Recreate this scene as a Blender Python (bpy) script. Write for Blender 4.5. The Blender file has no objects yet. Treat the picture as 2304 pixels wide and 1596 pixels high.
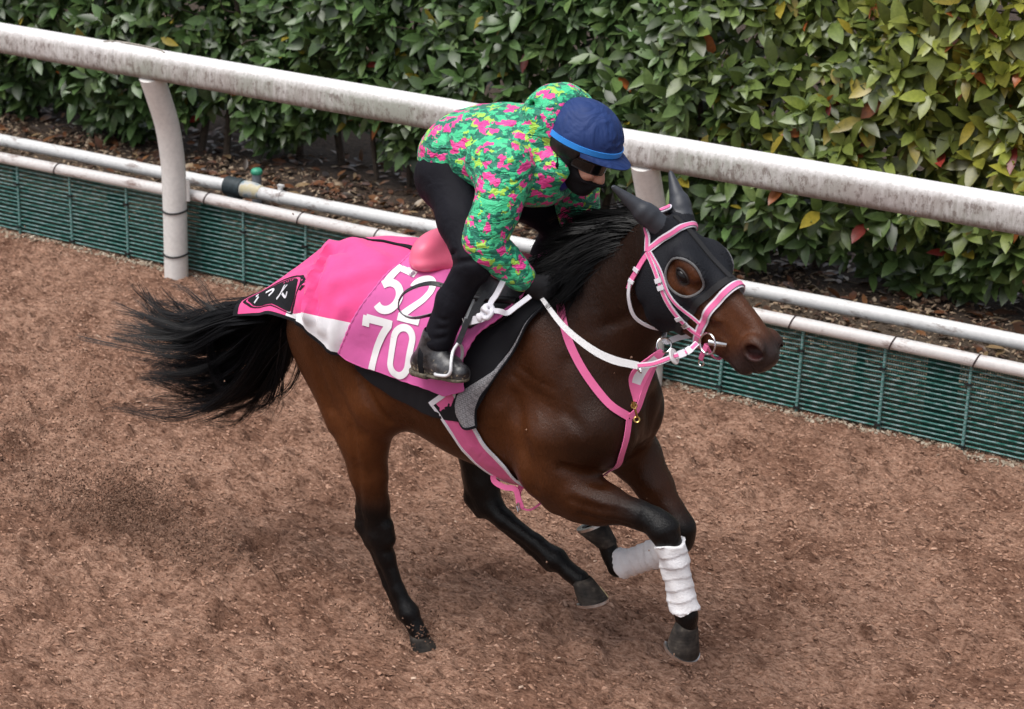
import bpy, bmesh, math, random
import numpy as np
from mathutils import Vector, Matrix
rng = np.random.default_rng(7)
random.seed(7)
SC = bpy.context.scene
COL = SC.collection
R = math.radians

# ------------------------------------------------------------------ camera, sky, sun, exposure
cam_data = bpy.data.cameras.new("camera")
cam = bpy.data.objects.new("camera", cam_data)
COL.objects.link(cam)
cam_data.sensor_width = 36.0
cam_data.lens = 4876 / 2304 * 36.0
cam_data.clip_start = 0.1
cam_data.clip_end = 2000
_c = Vector((7.324, -8.880, 3.730))
_r = Vector((0.8581, 0.5123, 0.0295)).normalized()
_f = Vector((-0.4727, 0.8122, -0.3420)).normalized()
_u = _r.cross(_f).normalized()
_r = _f.cross(_u).normalized()
cam.matrix_world = Matrix(((_r.x, _u.x, -_f.x, _c.x), (_r.y, _u.y, -_f.y, _c.y), (_r.z, _u.z, -_f.z, _c.z), (0, 0, 0, 1)))
SC.camera = cam
cam_data.dof.use_dof = True
cam_data.dof.focus_distance = 7.6
cam_data.dof.aperture_fstop = 5.0

SUN_EL, SUN_AZ = 66.0, 205.0     # high soft sun behind thin cloud, from the camera's side
world = bpy.data.worlds.new("World")
SC.world = world
world.use_nodes = True
nt = world.node_tree
nt.nodes.clear()
out = nt.nodes.new("ShaderNodeOutputWorld")
bg = nt.nodes.new("ShaderNodeBackground")
sky = nt.nodes.new("ShaderNodeTexSky")
sky.sky_type = 'NISHITA'
sky.sun_disc = False
sky.sun_elevation = R(SUN_EL)
sky.sun_rotation = R(SUN_AZ)
sky.air_density = 1.0
sky.dust_density = 4.0
hs = nt.nodes.new("ShaderNodeHueSaturation")
hs.inputs['Saturation'].default_value = 0.34      # overcast: nearly neutral light
nt.links.new(sky.outputs[0], hs.inputs['Color'])
nt.links.new(hs.outputs[0], bg.inputs[0])
bg.inputs[1].default_value = 0.11
nt.links.new(bg.outputs[0], out.inputs[0])
sun_d = bpy.data.lights.new("sun", 'SUN')
sun_d.energy = 1.5
sun_d.angle = R(40)
sun_d.color = (1.0, 0.97, 0.93)
sun = bpy.data.objects.new("sun", sun_d)
COL.objects.link(sun)
_az = R(SUN_AZ)
_sd = Vector((math.sin(_az) * math.cos(R(SUN_EL)), math.cos(_az) * math.cos(R(SUN_EL)), math.sin(R(SUN_EL))))
sun.rotation_euler = (-_sd).to_track_quat('-Z', 'Y').to_euler()
sun.location = (0, 0, 12)
SC.view_settings.view_transform = 'Standard'
SC.view_settings.look = 'None'
SC.view_settings.exposure = 0.62
SC.view_settings.gamma = 1.0
SC.view_settings.use_curve_mapping = False
SC.cycles.max_bounces = 6
SC.cycles.use_denoising = True

# ------------------------------------------------------------------ helpers
def tag(o, label=None, cat=None, group=None, kind=None):
    if label: o["label"] = label
    if cat: o["category"] = cat
    if group: o["group"] = group
    if kind: o["kind"] = kind
    return o

def mesh_obj(name, V, F, mat=None, parent=None, smooth=True, col=None, loc=None, mats=None, fmat=None, sharp=0.85):
    """V (n,3) array, F list of lists or (m,3)/(m,4) array -> one linked mesh object"""
    me = bpy.data.meshes.new(name)
    V = np.asarray(V, dtype=np.float32)
    if isinstance(F, np.ndarray):
        m, k = F.shape
        me.vertices.add(len(V)); me.vertices.foreach_set("co", V.ravel())
        me.loops.add(m * k); me.loops.foreach_set("vertex_index", F.astype(np.int32).ravel())
        me.polygons.add(m)
        me.polygons.foreach_set("loop_start", np.arange(0, m * k, k, dtype=np.int32))
        me.polygons.foreach_set("loop_total", np.full(m, k, dtype=np.int32))
        me.update(calc_edges=True)
    else:
        me.from_pydata(V.tolist(), [], F)
    if smooth:
        me.polygons.foreach_set("use_smooth", np.ones(len(me.polygons), dtype=bool))
    if col is not None:
        a = me.color_attributes.new("tint", 'FLOAT_COLOR', 'POINT')
        c4 = np.ones((len(V), 4), dtype=np.float32); c4[:, :3] = col
        a.data.foreach_set("color", c4.ravel())
    if mats:
        for m_ in mats: me.materials.append(m_)
        if fmat is not None:
            me.polygons.foreach_set("material_index", np.asarray(fmat, dtype=np.int32))
    elif mat:
        me.materials.append(mat)
    me.validate()
    if smooth: me.set_sharp_from_angle(angle=sharp)
    o = bpy.data.objects.new(name, me)
    COL.objects.link(o)
    if parent: o.parent = parent
    if loc is not None: o.location = loc
    return o

def empty(name, loc=(0, 0, 0)):
    o = bpy.data.objects.new(name, None)
    o.empty_display_size = 0.1
    COL.objects.link(o); o.location = loc
    return o

def unit(v):
    v = np.asarray(v, float)
    return v / max(np.linalg.norm(v), 1e-9)

def spline(pts, n):
    """Catmull-Rom through pts (k,d) -> (n,d)"""
    P = np.asarray(pts, float)
    if len(P) == 2:
        t = np.linspace(0, 1, n)[:, None]
        return P[0] * (1 - t) + P[1] * t
    Q = np.vstack([2 * P[0] - P[1], P, 2 * P[-1] - P[-2]])
    seg = np.linalg.norm(np.diff(P[:, :3], axis=0), axis=1); s = np.concatenate([[0], np.cumsum(seg)])
    u = np.linspace(0, s[-1], n)
    i = np.clip(np.searchsorted(s, u, side='right') - 1, 0, len(P) - 2)
    t = ((u - s[i]) / np.maximum(seg[i], 1e-9))[:, None]
    p0, p1, p2, p3 = Q[i], Q[i + 1], Q[i + 2], Q[i + 3]
    return 0.5 * ((2 * p1) + (-p0 + p2) * t + (2 * p0 - 5 * p1 + 4 * p2 - p3) * t**2 + (-p0 + 3 * p1 - 3 * p2 + p3) * t**3)

def frames(P, up=None):
    P = np.asarray(P, float)
    T = np.gradient(P, axis=0); T /= np.maximum(np.linalg.norm(T, axis=1), 1e-9)[:, None]
    N = np.zeros_like(P)
    n = np.array(up if up is not None else (0.13, 0.21, 0.97), float)
    for i in range(len(P)):
        n = n - T[i] * (n @ T[i])
        if np.linalg.norm(n) < 1e-5: n = np.cross(T[i], (1, 0.3, 0.2))
        n = n / np.linalg.norm(n); N[i] = n
    B = np.cross(T, N)
    return T, N, B

def tube(P, r, seg=10, caps=True, up=None, closed=False):
    P = np.asarray(P, float); n = len(P)
    r = np.broadcast_to(np.asarray(r, float), (n,))
    T, N, B = frames(P, up)
    a = np.linspace(0, 2 * np.pi, seg, endpoint=False)
    V = P[:, None] + r[:, None, None] * (np.cos(a)[None, :, None] * N[:, None] + np.sin(a)[None, :, None] * B[:, None])
    V = V.reshape(-1, 3)
    F = []
    for i in range(n if closed else n - 1):
        j = (i + 1) % n
        for k in range(seg):
            l = (k + 1) % seg
            F.append([i * seg + k, i * seg + l, j * seg + l, j * seg + k])
    if caps and not closed:
        F.append(list(range(seg))[::-1]); F.append([(n - 1) * seg + k for k in range(seg)])
    return V, F

def strap(P, Nrm, w, th=0.004):
    """flat strap along P with face normals Nrm, width w, thickness th (rectangular section)"""
    P = np.asarray(P, float); n = len(P)
    T = np.gradient(P, axis=0); T /= np.maximum(np.linalg.norm(T, axis=1), 1e-9)[:, None]
    Nrm = np.broadcast_to(np.asarray(Nrm, float), P.shape)
    Nn = Nrm - T * (Nrm * T).sum(1)[:, None]; Nn /= np.maximum(np.linalg.norm(Nn, axis=1), 1e-9)[:, None]
    S = np.cross(T, Nn)
    w = np.broadcast_to(np.asarray(w, float), (n,))[:, None]
    t = th / 2
    V = np.stack([P - S * w / 2 - Nn * t, P + S * w / 2 - Nn * t, P + S * w / 2 + Nn * t, P - S * w / 2 + Nn * t], 1).reshape(-1, 3)
    F = []
    for i in range(n - 1):
        for k in range(4):
            l = (k + 1) % 4
            F.append([i * 4 + k, i * 4 + l, (i + 1) * 4 + l, (i + 1) * 4 + k][::-1])
    F.append([0, 1, 2, 3]); F.append([(n - 1) * 4 + k for k in (3, 2, 1, 0)])
    return V, F

def join(parts):
    V, F, o = [], [], 0
    for v, f in parts:
        V.append(np.asarray(v, float)); F += [[i + o for i in q] for q in f]; o += len(v)
    return np.vstack(V), F

def box(c, s, rot=None):
    c = np.asarray(c, float); s = np.asarray(s, float) / 2
    V = np.array([[x, y, z] for x in (-1, 1) for y in (-1, 1) for z in (-1, 1)], float) * s
    if rot is not None: V = V @ np.asarray(rot, float).T
    F = [[0, 1, 3, 2], [4, 6, 7, 5], [0, 4, 5, 1], [2, 3, 7, 6], [0, 2, 6, 4], [1, 5, 7, 3]]
    return V + c, F

# ------------------------------------------------------------------ node material helpers
def mat_new(name):
    m = bpy.data.materials.new(name); m.use_nodes = True
    t = m.node_tree; b = t.nodes["Principled BSDF"]
    return m, t, b

def nd(t, kind, **kw):
    n = t.nodes.new(kind)
    for k, v in kw.items():
        if k in n.inputs.keys() if hasattr(n.inputs, 'keys') else False:
            n.inputs[k].default_value = v
        else:
            setattr(n, k, v)
    return n

def coords(t, kind='Object', scale=(1, 1, 1), rot=(0, 0, 0)):
    tc = t.nodes.new("ShaderNodeTexCoord"); mp = t.nodes.new("ShaderNodeMapping")
    mp.inputs['Scale'].default_value = scale
    mp.inputs['Rotation'].default_value = rot
    t.links.new(tc.outputs[kind], mp.inputs[0])
    return mp.outputs[0]

def noise(t, vec, scale=5, detail=4, rough=0.55, dist=0.0):
    n = t.nodes.new("ShaderNodeTexNoise")
    n.inputs['Scale'].default_value = scale; n.inputs['Detail'].default_value = detail
    n.inputs['Roughness'].default_value = rough; n.inputs['Distortion'].default_value = dist
    if vec is not None: t.links.new(vec, n.inputs['Vector'])
    return n.outputs['Fac']

def ramp(t, fac, stops, interp='LINEAR'):
    r = t.nodes.new("ShaderNodeValToRGB"); e = r.color_ramp.elements
    r.color_ramp.interpolation = interp
    while len(e) < len(stops): e.new(0.5)
    for el, (p, c) in zip(e, stops):
        el.position = p; el.color = (*c, 1) if len(c) == 3 else c
    t.links.new(fac, r.inputs[0])
    return r.outputs[0]

def mix(t, fac, a, b, mode='MIX'):
    m = t.nodes.new("ShaderNodeMix"); m.data_type = 'RGBA'; m.blend_type = mode
    for s, v in ((m.inputs[0], fac), (m.inputs[6], a), (m.inputs[7], b)):
        if isinstance(v, (int, float)): s.default_value = v
        elif isinstance(v, tuple): s.default_value = (*v, 1)
        else: t.links.new(v, s)
    return m.outputs[2]

def math_n(t, op, a, b=None, c=None):
    m = t.nodes.new("ShaderNodeMath"); m.operation = op
    for i, v in enumerate((a, b, c)):
        if v is None: continue
        if isinstance(v, (int, float)): m.inputs[i].default_value = v
        else: t.links.new(v, m.inputs[i])
    return m.outputs[0]

def bump(t, b, h, strength=0.3, dist=0.01, prev=None):
    n = t.nodes.new("ShaderNodeBump")
    n.inputs['Strength'].default_value = strength; n.inputs['Distance'].default_value = dist
    t.links.new(h, n.inputs['Height'])
    if prev is not None: t.links.new(prev, n.inputs['Normal'])
    if b is not None: t.links.new(n.outputs[0], b.inputs['Normal'])
    return n.outputs[0]

def simple(name, col, rough=0.6, var=0.15, scale=30, bmp=0.15, bdist=0.002, metal=0.0, sheen=0.0, spec=0.5, coord='Object'):
    m, t, b = mat_new(name)
    v = coords(t, coord)
    n = noise(t, v, scale, 5)
    lo = tuple(max(0, c * (1 - var)) for c in col); hi = tuple(min(1, c * (1 + var)) for c in col)
    t.links.new(ramp(t, n, [(0.3, lo), (0.7, hi)]), b.inputs['Base Color'])
    b.inputs['Roughness'].default_value = rough; b.inputs['Metallic'].default_value = metal
    b.inputs['Specular IOR Level'].default_value = spec
    if sheen: b.inputs['Sheen Weight'].default_value = sheen
    if bmp: bump(t, b, noise(t, v, scale * 4, 3), bmp, bdist)
    return m
# ------------------------------------------------------------------ THE SETTING
# --- track of wood chips
def track_height(x, y):
    x = np.asarray(x, float); y = np.asarray(y, float)
    h = 0.008 * np.sin(1.7 * x + 0.6 * y) * np.sin(2.3 * y - 0.4 * x) + sample_rel(x, y)
    for (a, b, ra, d) in HOOFPRINTS:
        q = ((x - a) / (ra * 1.3)) ** 2 + ((y - b) / ra) ** 2
        h += -d * np.exp(-q * 1.6) + 0.45 * d * np.exp(-((np.sqrt(q) - 1.25) ** 2) * 7) * (0.6 + 0.4 * np.sin(5 * np.arctan2(y - b, x - a) + a * 9))
    f = np.clip((0.16 - y) / 0.35, 0, 1)
    return h * f - 0.012 * (1 - f)
_h = np.random.default_rng(3)
HOOFPRINTS = [(_h.uniform(-2, 9), _h.uniform(-6.5, -0.5), _h.uniform(0.06, 0.11), _h.uniform(0.03, 0.065)) for _ in range(190)]
HOOFPRINTS += [(3.52, -2.86, 0.10, 0.02)]

def graded(lo, hi, a, b, step, grow=1.35):
    """fine steps between a and b, growing coarser out to lo and hi"""
    mid = np.arange(a, b, step).tolist()
    s, x, left = step, a, []
    while x > lo:
        s *= grow; x -= s; left.append(max(x, lo))
    s, x, right = step, mid[-1], []
    while x < hi:
        s *= grow; x += s; right.append(min(x, hi))
    return np.array(left[::-1] + mid + right)
# churned surface: band-limited random relief, clods drawn out along the running direction
FX0, FY0, FST, FNX, FNY = -3.4, -6.0, 0.0125, 900, 504
_fr = np.random.default_rng(12)
kx = np.fft.fftfreq(FNX, FST)[:, None]; ky = np.fft.rfftfreq(FNY, FST)[None]
def relief(lx, ly, seed):
    w = np.random.default_rng(seed).normal(0, 1, (FNX, FNY)); W_ = np.fft.rfft2(w)
    q = np.fft.irfft2(W_ * np.exp(-((kx * lx) ** 2 + (ky * ly) ** 2) * 2.2), (FNX, FNY)); return q / q.std()
REL = 0.0095 * relief(0.050, 0.030, 1) + 0.0200 * np.maximum(relief(0.085, 0.05, 2), -0.4) * np.clip(0.55 + 0.45 * relief(0.9, 0.6, 5), 0, 1.6) + 0.010 * relief(0.45, 0.30, 3) + 0.0028 * relief(0.024, 0.016, 4)
def sample_rel(x, y):
    u = np.clip((np.asarray(x) - FX0) / FST, 0, FNX - 1.01); v = np.clip((np.asarray(y) - FY0) / FST, 0, FNY - 1.01)
    i, j = u.astype(int), v.astype(int); a, b = u - i, v - j
    return REL[i, j] * (1 - a) * (1 - b) + REL[i + 1, j] * a * (1 - b) + REL[i, j + 1] * (1 - a) * b + REL[i + 1, j + 1] * a * b
gx = graded(-160, 160, -3.0, 7.5, 0.0135)
gy = graded(-160, 0.2, -5.1, 0.18, 0.0135)
gy = gy[gy <= 0.2]
GX, GY = np.meshgrid(gx, gy, indexing='ij')
near = (np.abs(GX - 2.3) < 6.5) & (GY > -7)
GZ = np.where(near, track_height(GX, GY), 0.0)
nx_, ny_ = GX.shape
idx = np.arange(nx_ * ny_).reshape(nx_, ny_)
Fq = np.stack([idx[:-1, :-1], idx[1:, :-1], idx[1:, 1:], idx[:-1, 1:]], -1).reshape(-1, 4)
m, t, b = mat_new("wood chip track")
v = coords(t, 'Object', (1.0, 2.4, 2.0))
v1 = coords(t, 'Object')
n1 = noise(t, v, 42, 6, 0.7)
n2 = noise(t, v1, 2.2, 4, 0.6)
n4 = noise(t, coords(t, 'Object', (1.0, 2.0, 1.0)), 11, 4, 0.65)
n3 = noise(t, v, 130, 3, 0.6)
c1 = ramp(t, n1, [(0.33, (0.080, 0.038, 0.023)), (0.45, (0.30, 0.166, 0.112)), (0.58, (0.44, 0.264, 0.186)), (0.72, (0.58, 0.385, 0.285))])
c2 = mix(t, ramp(t, n2, [(0.42, (0, 0, 0)), (0.62, (1, 1, 1))]), c1, mix(t, 1.0, c1, (0.66, 0.60, 0.57), 'MULTIPLY'))
c2 = mix(t, 1.0, c2, ramp(t, n4, [(0.34, (0.50, 0.44, 0.41)), (0.50, (1.0, 1.0, 1.0)), (0.70, (1.12, 1.12, 1.12))]), 'MULTIPLY')  # dark mottles put the shading of churned, damp pits into the colour
t.links.new(c2, b.inputs['Base Color'])
b.inputs['Roughness'].default_value = 0.9
b.inputs['Specular IOR Level'].default_value = 0.25
bp = bump(t, None, n1, 0.9, 0.02)
bump(t, b, n3, 0.6, 0.006, bp)
M_TRACK = m
track = mesh_obj("track_ground", np.stack([GX, GY, GZ], -1).reshape(-1, 3), Fq, M_TRACK)
tag(track, "brown wood chip training track churned by hooves", "track", kind="structure")

# --- chips lying on it: thin splinters, mostly lying along the running direction
m, t, b = mat_new("wood chips")
at = t.nodes.new("ShaderNodeAttribute"); at.attribute_name = "tint"
n = noise(t, coords(t, 'Object', (30, 90, 60)), 1.5, 3)
t.links.new(mix(t, 1.0, at.outputs['Color'], ramp(t, n, [(0.3, (0.72, 0.7, 0.68)), (0.7, (1.1, 1.1, 1.1))]), 'MULTIPLY'), b.inputs['Base Color'])
b.inputs['Roughness'].default_value = 0.85
b.inputs['Specular IOR Level'].default_value = 0.3
M_CHIP = m

def scatter_chips(N, X, Y, Z, sl, sw, tilt, yawsd, pal, pw):
    L = rng.uniform(*sl, N) * (1 + 0.6 * (rng.random(N) < 0.1)); Wd = L * rng.uniform(*sw, N); H = rng.uniform(0.002, 0.006, N)
    yaw = rng.normal(0, yawsd, N); pit = rng.normal(0, tilt, N); rol = rng.normal(0, tilt * 1.4, N)
    base = np.array([[-1, -.5, -1], [-.75, .9, -1], [.9, .6, -1], [1, -.7, -1], [-.8, -.4, 1], [-.6, .7, 1], [.7, .45, 1], [.85, -.5, 1]], float) * 0.5
    base = base[None] * (1 + rng.normal(0, 0.12, (N, 8, 3)))
    V = base * np.stack([L, Wd, H], 1)[:, None]
    def rot(V, a, i, j):
        c, s = np.cos(a)[:, None], np.sin(a)[:, None]
        A, B_ = V[..., i].copy(), V[..., j].copy()
        V[..., i] = A * c - B_ * s; V[..., j] = A * s + B_ * c
    rot(V, rol, 1, 2); rot(V, pit, 0, 2); rot(V, yaw, 0, 1)
    V += np.stack([X, Y, Z], 1)[:, None]
    f = np.array([[4, 7, 6, 5], [0, 4, 5, 1], [1, 5, 6, 2], [2, 6, 7, 3], [3, 7, 4, 0]])
    F = (f[None] + 8 * np.arange(N)[:, None, None]).reshape(-1, 4)
    k = rng.choice(len(pal), N, p=pw)
    C = np.asarray(pal)[k] * rng.uniform(0.82, 1.12, (N, 1))
    return V.reshape(-1, 3), F, np.repeat(C, 8, 0)
PAL = [(0.36, 0.204, 0.138), (0.43, 0.256, 0.180), (0.48, 0.30, 0.218), (0.62, 0.45, 0.345), (0.14, 0.072, 0.048)]
N = 70000
cx = rng.uniform(-3.2, 7.6, N); cy = -5.0 + 5.16 * rng.random(N) ** 0.8
keep = (cy > -5.0) & (cy - 0.14 > -0.66 * (cx + 2.6) - 0.9) & (cy > 0.72 * cx - 6.7)
cx, cy = cx[keep], cy[keep]
cz = track_height(cx, cy) + rng.uniform(-0.002, 0.006, len(cx))
V, F, C = scatter_chips(len(cx), cx, cy, cz, (0.006, 0.021), (0.3, 0.7), 0.35, 0.5, PAL, [.44, .38, .09, .006, .084])
o = mesh_obj("wood_chips", V, F, M_CHIP, smooth=False, col=C)
tag(o, "loose brown wood chips strewn over the whole track", "wood chips", kind="stuff")

# pale grit gathered along the foot of the wire fence
N = 2600
x = rng.uniform(-3.2, 7.0, N); y = 0.085 + np.abs(rng.normal(0, 0.03, N)) * np.where(rng.random(N) < 0.7, -1, 1)
V, F, C = scatter_chips(N, x, y, track_height(x, y) + 0.004, (0.008, 0.028), (0.5, 1.0), 0.4, 1.5, [(0.42, 0.35, 0.27), (0.52, 0.45, 0.36), (0.30, 0.22, 0.16)], [.45, .25, .3])
o = mesh_obj("fence_foot_grit", V, F, M_CHIP, smooth=False, col=C)
tag(o, "pale grit gathered along the foot of the green wire fence", "grit", kind="stuff")

# --- raised planting strip behind the wire fence
vx = np.linspace(-9, 14, 460); vy = np.concatenate([np.linspace(0.175, 1.7, 60), [2.5, 4, 9]])
VX, VY = np.meshgrid(vx, vy, indexing='ij')
_r2 = np.random.default_rng(5)
ph = _r2.uniform(0, 6, 8)
VZ = np.interp(VY, [0.175, 0.24, 0.45, 1.2, 9], [-0.05, 0.20, 0.305, 0.36, 0.5]) + 0.012 * np.sin(7 * VX + ph[0]) * np.sin(6 * VY + ph[1]) + 0.008 * np.sin(19 * VX + ph[2] + 5 * VY) * np.sin(17 * VY + ph[3])
idx = np.arange(VX.size).reshape(VX.shape)
Fq = np.stack([idx[:-1, :-1], idx[1:, :-1], idx[1:, 1:], idx[:-1, 1:]], -1).reshape(-1, 4)
m, t, b = mat_new("planting soil")
v = coords(t, 'Object')
n1 = noise(t, v, 38, 6, 0.7)
c1 = ramp(t, n1, [(0.3, (0.035, 0.024, 0.017)), (0.5, (0.11, 0.08, 0.056)), (0.68, (0.25, 0.19, 0.13)), (0.8, (0.36, 0.29, 0.21))])
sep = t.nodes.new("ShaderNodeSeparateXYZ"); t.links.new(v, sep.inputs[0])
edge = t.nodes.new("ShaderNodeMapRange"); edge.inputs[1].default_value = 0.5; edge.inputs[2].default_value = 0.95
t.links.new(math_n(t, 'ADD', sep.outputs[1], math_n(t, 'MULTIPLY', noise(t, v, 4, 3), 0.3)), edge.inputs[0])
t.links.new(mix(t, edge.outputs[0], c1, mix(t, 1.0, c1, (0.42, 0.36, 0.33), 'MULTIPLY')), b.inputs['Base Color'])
b.inputs['Roughness'].default_value = 0.95
bump(t, b, n1, 1.0, 0.025)
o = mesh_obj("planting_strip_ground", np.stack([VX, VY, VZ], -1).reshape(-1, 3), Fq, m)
tag(o, "raised strip of pale gritty soil under the hedge", "ground", kind="structure")
def strip_height(x, y):
    return np.interp(y, [0.175, 0.24, 0.45, 1.2, 9], [-0.05, 0.20, 0.305, 0.36, 0.5])

# grit and chips on the strip
N = 9000
x = rng.uniform(-3.6, 6.5, N); y = rng.uniform(0.2, 1.1, N)
V, F, C = scatter_chips(N, x, y, strip_height(x, y) + 0.008, (0.012, 0.04), (0.3, 0.8), 0.4, 1.5,
                        [(0.3, 0.22, 0.15), (0.42, 0.33, 0.24), (0.16, 0.10, 0.07), (0.09, 0.055, 0.04)], [.35, .2, .25, .2])
o = mesh_obj("bark_litter", V, F, M_CHIP, smooth=False, col=C)
tag(o, "tan grit and bark bits on the strip below the hedge", "litter", kind="stuff")

# --- leaves
def leaf_template(nl=5, curl=0.14, fold=0.20):
    """leaf along +x, length 1, normal +z; ovate with pointed tip, folded at the midrib"""
    s = np.linspace(0, 1, nl)
    w = 0.20 * np.sin(np.pi * np.clip(s, 0, 1) ** 0.8) ** 0.8
    w[0] = 0.02; w[-1] = 0.0
    z = -curl * (s ** 2)
    mid = np.stack([s, 0 * s, z], 1); l = np.stack([s, w, z + fold * w], 1); r = np.stack([s, -w, z + fold * w], 1)
    V = np.concatenate([mid, l, r]); F = []
    for i in range(nl - 1):
        F.append([i, i + 1, nl + i + 1, nl + i]); F.append([i + 1, i, 2 * nl + i, 2 * nl + i + 1])
    return V, np.array(F)
LV, LF = leaf_template()
m, t, b = mat_new("leaf")
at = t.nodes.new("ShaderNodeAttribute"); at.attribute_name = "tint"
n = noise(t, coords(t, 'Object'), 60, 3)
cc = mix(t, 1.0, at.outputs['Color'], ramp(t, n, [(0.3, (0.75, 0.78, 0.72)), (0.7, (1.12, 1.1, 1.05))]), 'MULTIPLY')
t.links.new(cc, b.inputs['Base Color'])
b.inputs['Roughness'].default_value = 0.34
b.inputs['Specular IOR Level'].default_value = 0.55
tr = t.nodes.new("ShaderNodeBsdfTranslucent"); t.links.new(mix(t, 1.0, cc, (1.0, 1.15, 0.5), 'MULTIPLY'), tr.inputs[0])
ms = t.nodes.new("ShaderNodeMixShader"); ms.inputs[0].default_value = 0.16
om = [q for q in t.nodes if q.type == 'OUTPUT_MATERIAL'][0]
t.links.new(b.outputs[0], ms.inputs[1]); t.links.new(tr.outputs[0], ms.inputs[2]); t.links.new(ms.outputs[0], om.inputs[0])
M_LEAF = m

def place_leaves(pos, dirs, nrm, size, width):
    """vectorised: returns (N, nv, 3)"""
    D = dirs / np.linalg.norm(dirs, axis=1)[:, None]
    S = np.cross(nrm, D); S /= np.maximum(np.linalg.norm(S, axis=1), 1e-6)[:, None]
    Nn = np.cross(D, S)
    T = LV[None] * np.stack([size, size * width, size], 1)[:, None]
    return pos[:, None] + T[..., 0:1] * D[:, None] + T[..., 1:2] * S[:, None] + T[..., 2:3] * Nn[:, None]

def hedge_face(x, z):
    """y of the hedge's front face, lumpy; overhangs at mid height and tucks in at the foot"""
    y = 0.86 + 0.10 * np.sin(1.3 * x + 0.7) + 0.07 * np.sin(3.1 * x + 2.0 * z) + 0.05 * np.sin(5.7 * x - 3.3 * z + 1)
    y += np.interp(z, [0.3, 0.55, 0.85, 1.4, 2.3], [0.38, 0.16, 0.0, 0.04, 0.30])
    return y - 0.10 * np.clip((x - 2.2) / 2.0, 0, 1)
hr = np.random.default_rng(21)
NW = 6600
hx = hr.uniform(-4.6, 6.4, NW); hz = hr.uniform(0.42, 2.35, NW) ; dep = hr.exponential(0.17, NW)
low = np.interp(hx, [-4.6, -2.2, -0.4, 0.3, 1.2, 2.0, 3.0, 4.5, 6.4], [0.42, 0.42, 0.48, 0.60, 0.66, 0.60, 0.46, 0.42, 0.42])
low = low + 0.10 * np.sin(hx * 6.1)
hz = low + (2.4 - low) * hr.random(NW)
hy = hedge_face(hx, hz) + np.minimum(dep, 0.9)
tipdir = np.stack([hr.normal(0, 0.45, NW), -0.9 + hr.normal(0, 0.3, NW), hr.normal(0.25, 0.5, NW)], 1)
tipdir /= np.linalg.norm(tipdir, axis=1)[:, None]
pos, dirs, nrms, sizes, wid, cols = [], [], [], [], [], []
for i in range(NW):
    a = tipdir[i]; k = hr.integers(5, 9)
    u = np.cross(a, (0.2, 0.1, 1.0)); u /= np.linalg.norm(u); w = np.cross(a, u)
    p0 = np.array([hx[i], hy[i], hz[i]])
    yel = np.clip((hx[i] - 2.4) / 1.8, 0, 1) * np.clip((hz[i] - 0.6) / 0.5, 0.15, 1) * hr.uniform(0.35, 1.0)
    base = np.array([0.066, 0.118, 0.040]) * (1 - yel) + np.array([0.215, 0.228, 0.036]) * yel
    if hr.random() < 0.25: base = base * np.array([1.3, 1.15, 1.1])
    off = hr.uniform(0, 6.28)
    sz0 = (0.118 + 0.018 * yel) * hr.uniform(0.8, 1.15)
    for j in range(k):
        ang = off + j * 2.399; spread = hr.uniform(0.55, 1.25) + 0.05 * j
        d = a * math.cos(spread) + (u * math.cos(ang) + w * math.sin(ang)) * math.sin(spread)
        d[2] -= 0.22
        nn = a * 0.75 + np.array([0, -0.25, 0.65]) + hr.normal(0, 0.22, 3)
        pos.append(p0 - a * 0.007 * j); dirs.append(d); nrms.append(nn)
        sizes.append(sz0 * hr.uniform(0.6, 1.3)); wid.append(hr.uniform(0.85, 1.25))
        c = base * hr.choice([0.5, 0.75, 1.0, 1.3, 1.6]) * hr.uniform(0.9, 1.1)
        q = hr.random(); red = 0.003 + 0.014 * yel + (0.003 if hz[i] > 1.2 else 0)
        if q < red: c = np.array([0.36, 0.11, 0.035]) * hr.uniform(0.6, 1.2)
        elif q < red * 1.6: c = np.array([0.33, 0.045, 0.035]) * hr.uniform(0.5, 1.1)
        elif q < red * 1.6 + 0.10 * yel + 0.01: c = np.array([0.30, 0.24, 0.035]) * hr.uniform(0.7, 1.2)
        cols.append(c)
pos, dirs, nrms, sizes, wid, cols = map(np.array, (pos, dirs, nrms, sizes, wid, cols))
LVs = place_leaves(pos, dirs, nrms, sizes, wid)
# which leaves show largest: front layer, facing the viewer's side of the track
view = np.array([7.3, -8.9, 3.7]) - pos; vd = np.linalg.norm(view, axis=1); view /= vd[:, None]
fn = np.cross(LVs[:, 2] - LVs[:, 0], LVs[:, 7] - LVs[:, 0]); fn /= np.linalg.norm(fn, axis=1)[:, None]
rel = (pos - np.array([7.324, -8.88, 3.73]))
zz = rel @ np.array(_f); ix = 4876 * (rel @ np.array(_r)) / zz; iy = -4876 * (rel @ np.array(_u)) / zz
inside = (np.abs(ix) < 1120) & (np.abs(iy) < 770)
lead = hedge_face(pos[:, 0], pos[:, 2]) - pos[:, 1]
score = np.abs((fn * view).sum(1)) * sizes ** 2 * wid / vd ** 2 * inside * (lead > -0.06)
big = np.argsort(-score)[:300]
hedge = empty("hedge", (0, 0.95, 0.33))
tag(hedge, "dense evergreen hedge of glossy leaves turning yellow at one end behind the rail", "hedge")
off = np.array([0, 0.95, 0.33])
rest = np.ones(len(pos), bool); rest[big] = False
n = int(rest.sum()); nv = len(LV)
F = (LF[None] + nv * np.arange(n)[:, None, None]).reshape(-1, 4)
o = mesh_obj("foliage", (LVs[rest] - off).reshape(-1, 3), F, M_LEAF, hedge, col=np.repeat(cols[rest], nv, 0))
tag(o, kind="stuff")
for i in big:
    mesh_obj("leaf", LVs[i] - LVs[i, 0], LF, M_LEAF, hedge, col=np.repeat(cols[i][None], nv, 0), loc=LVs[i, 0] - off)
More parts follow.
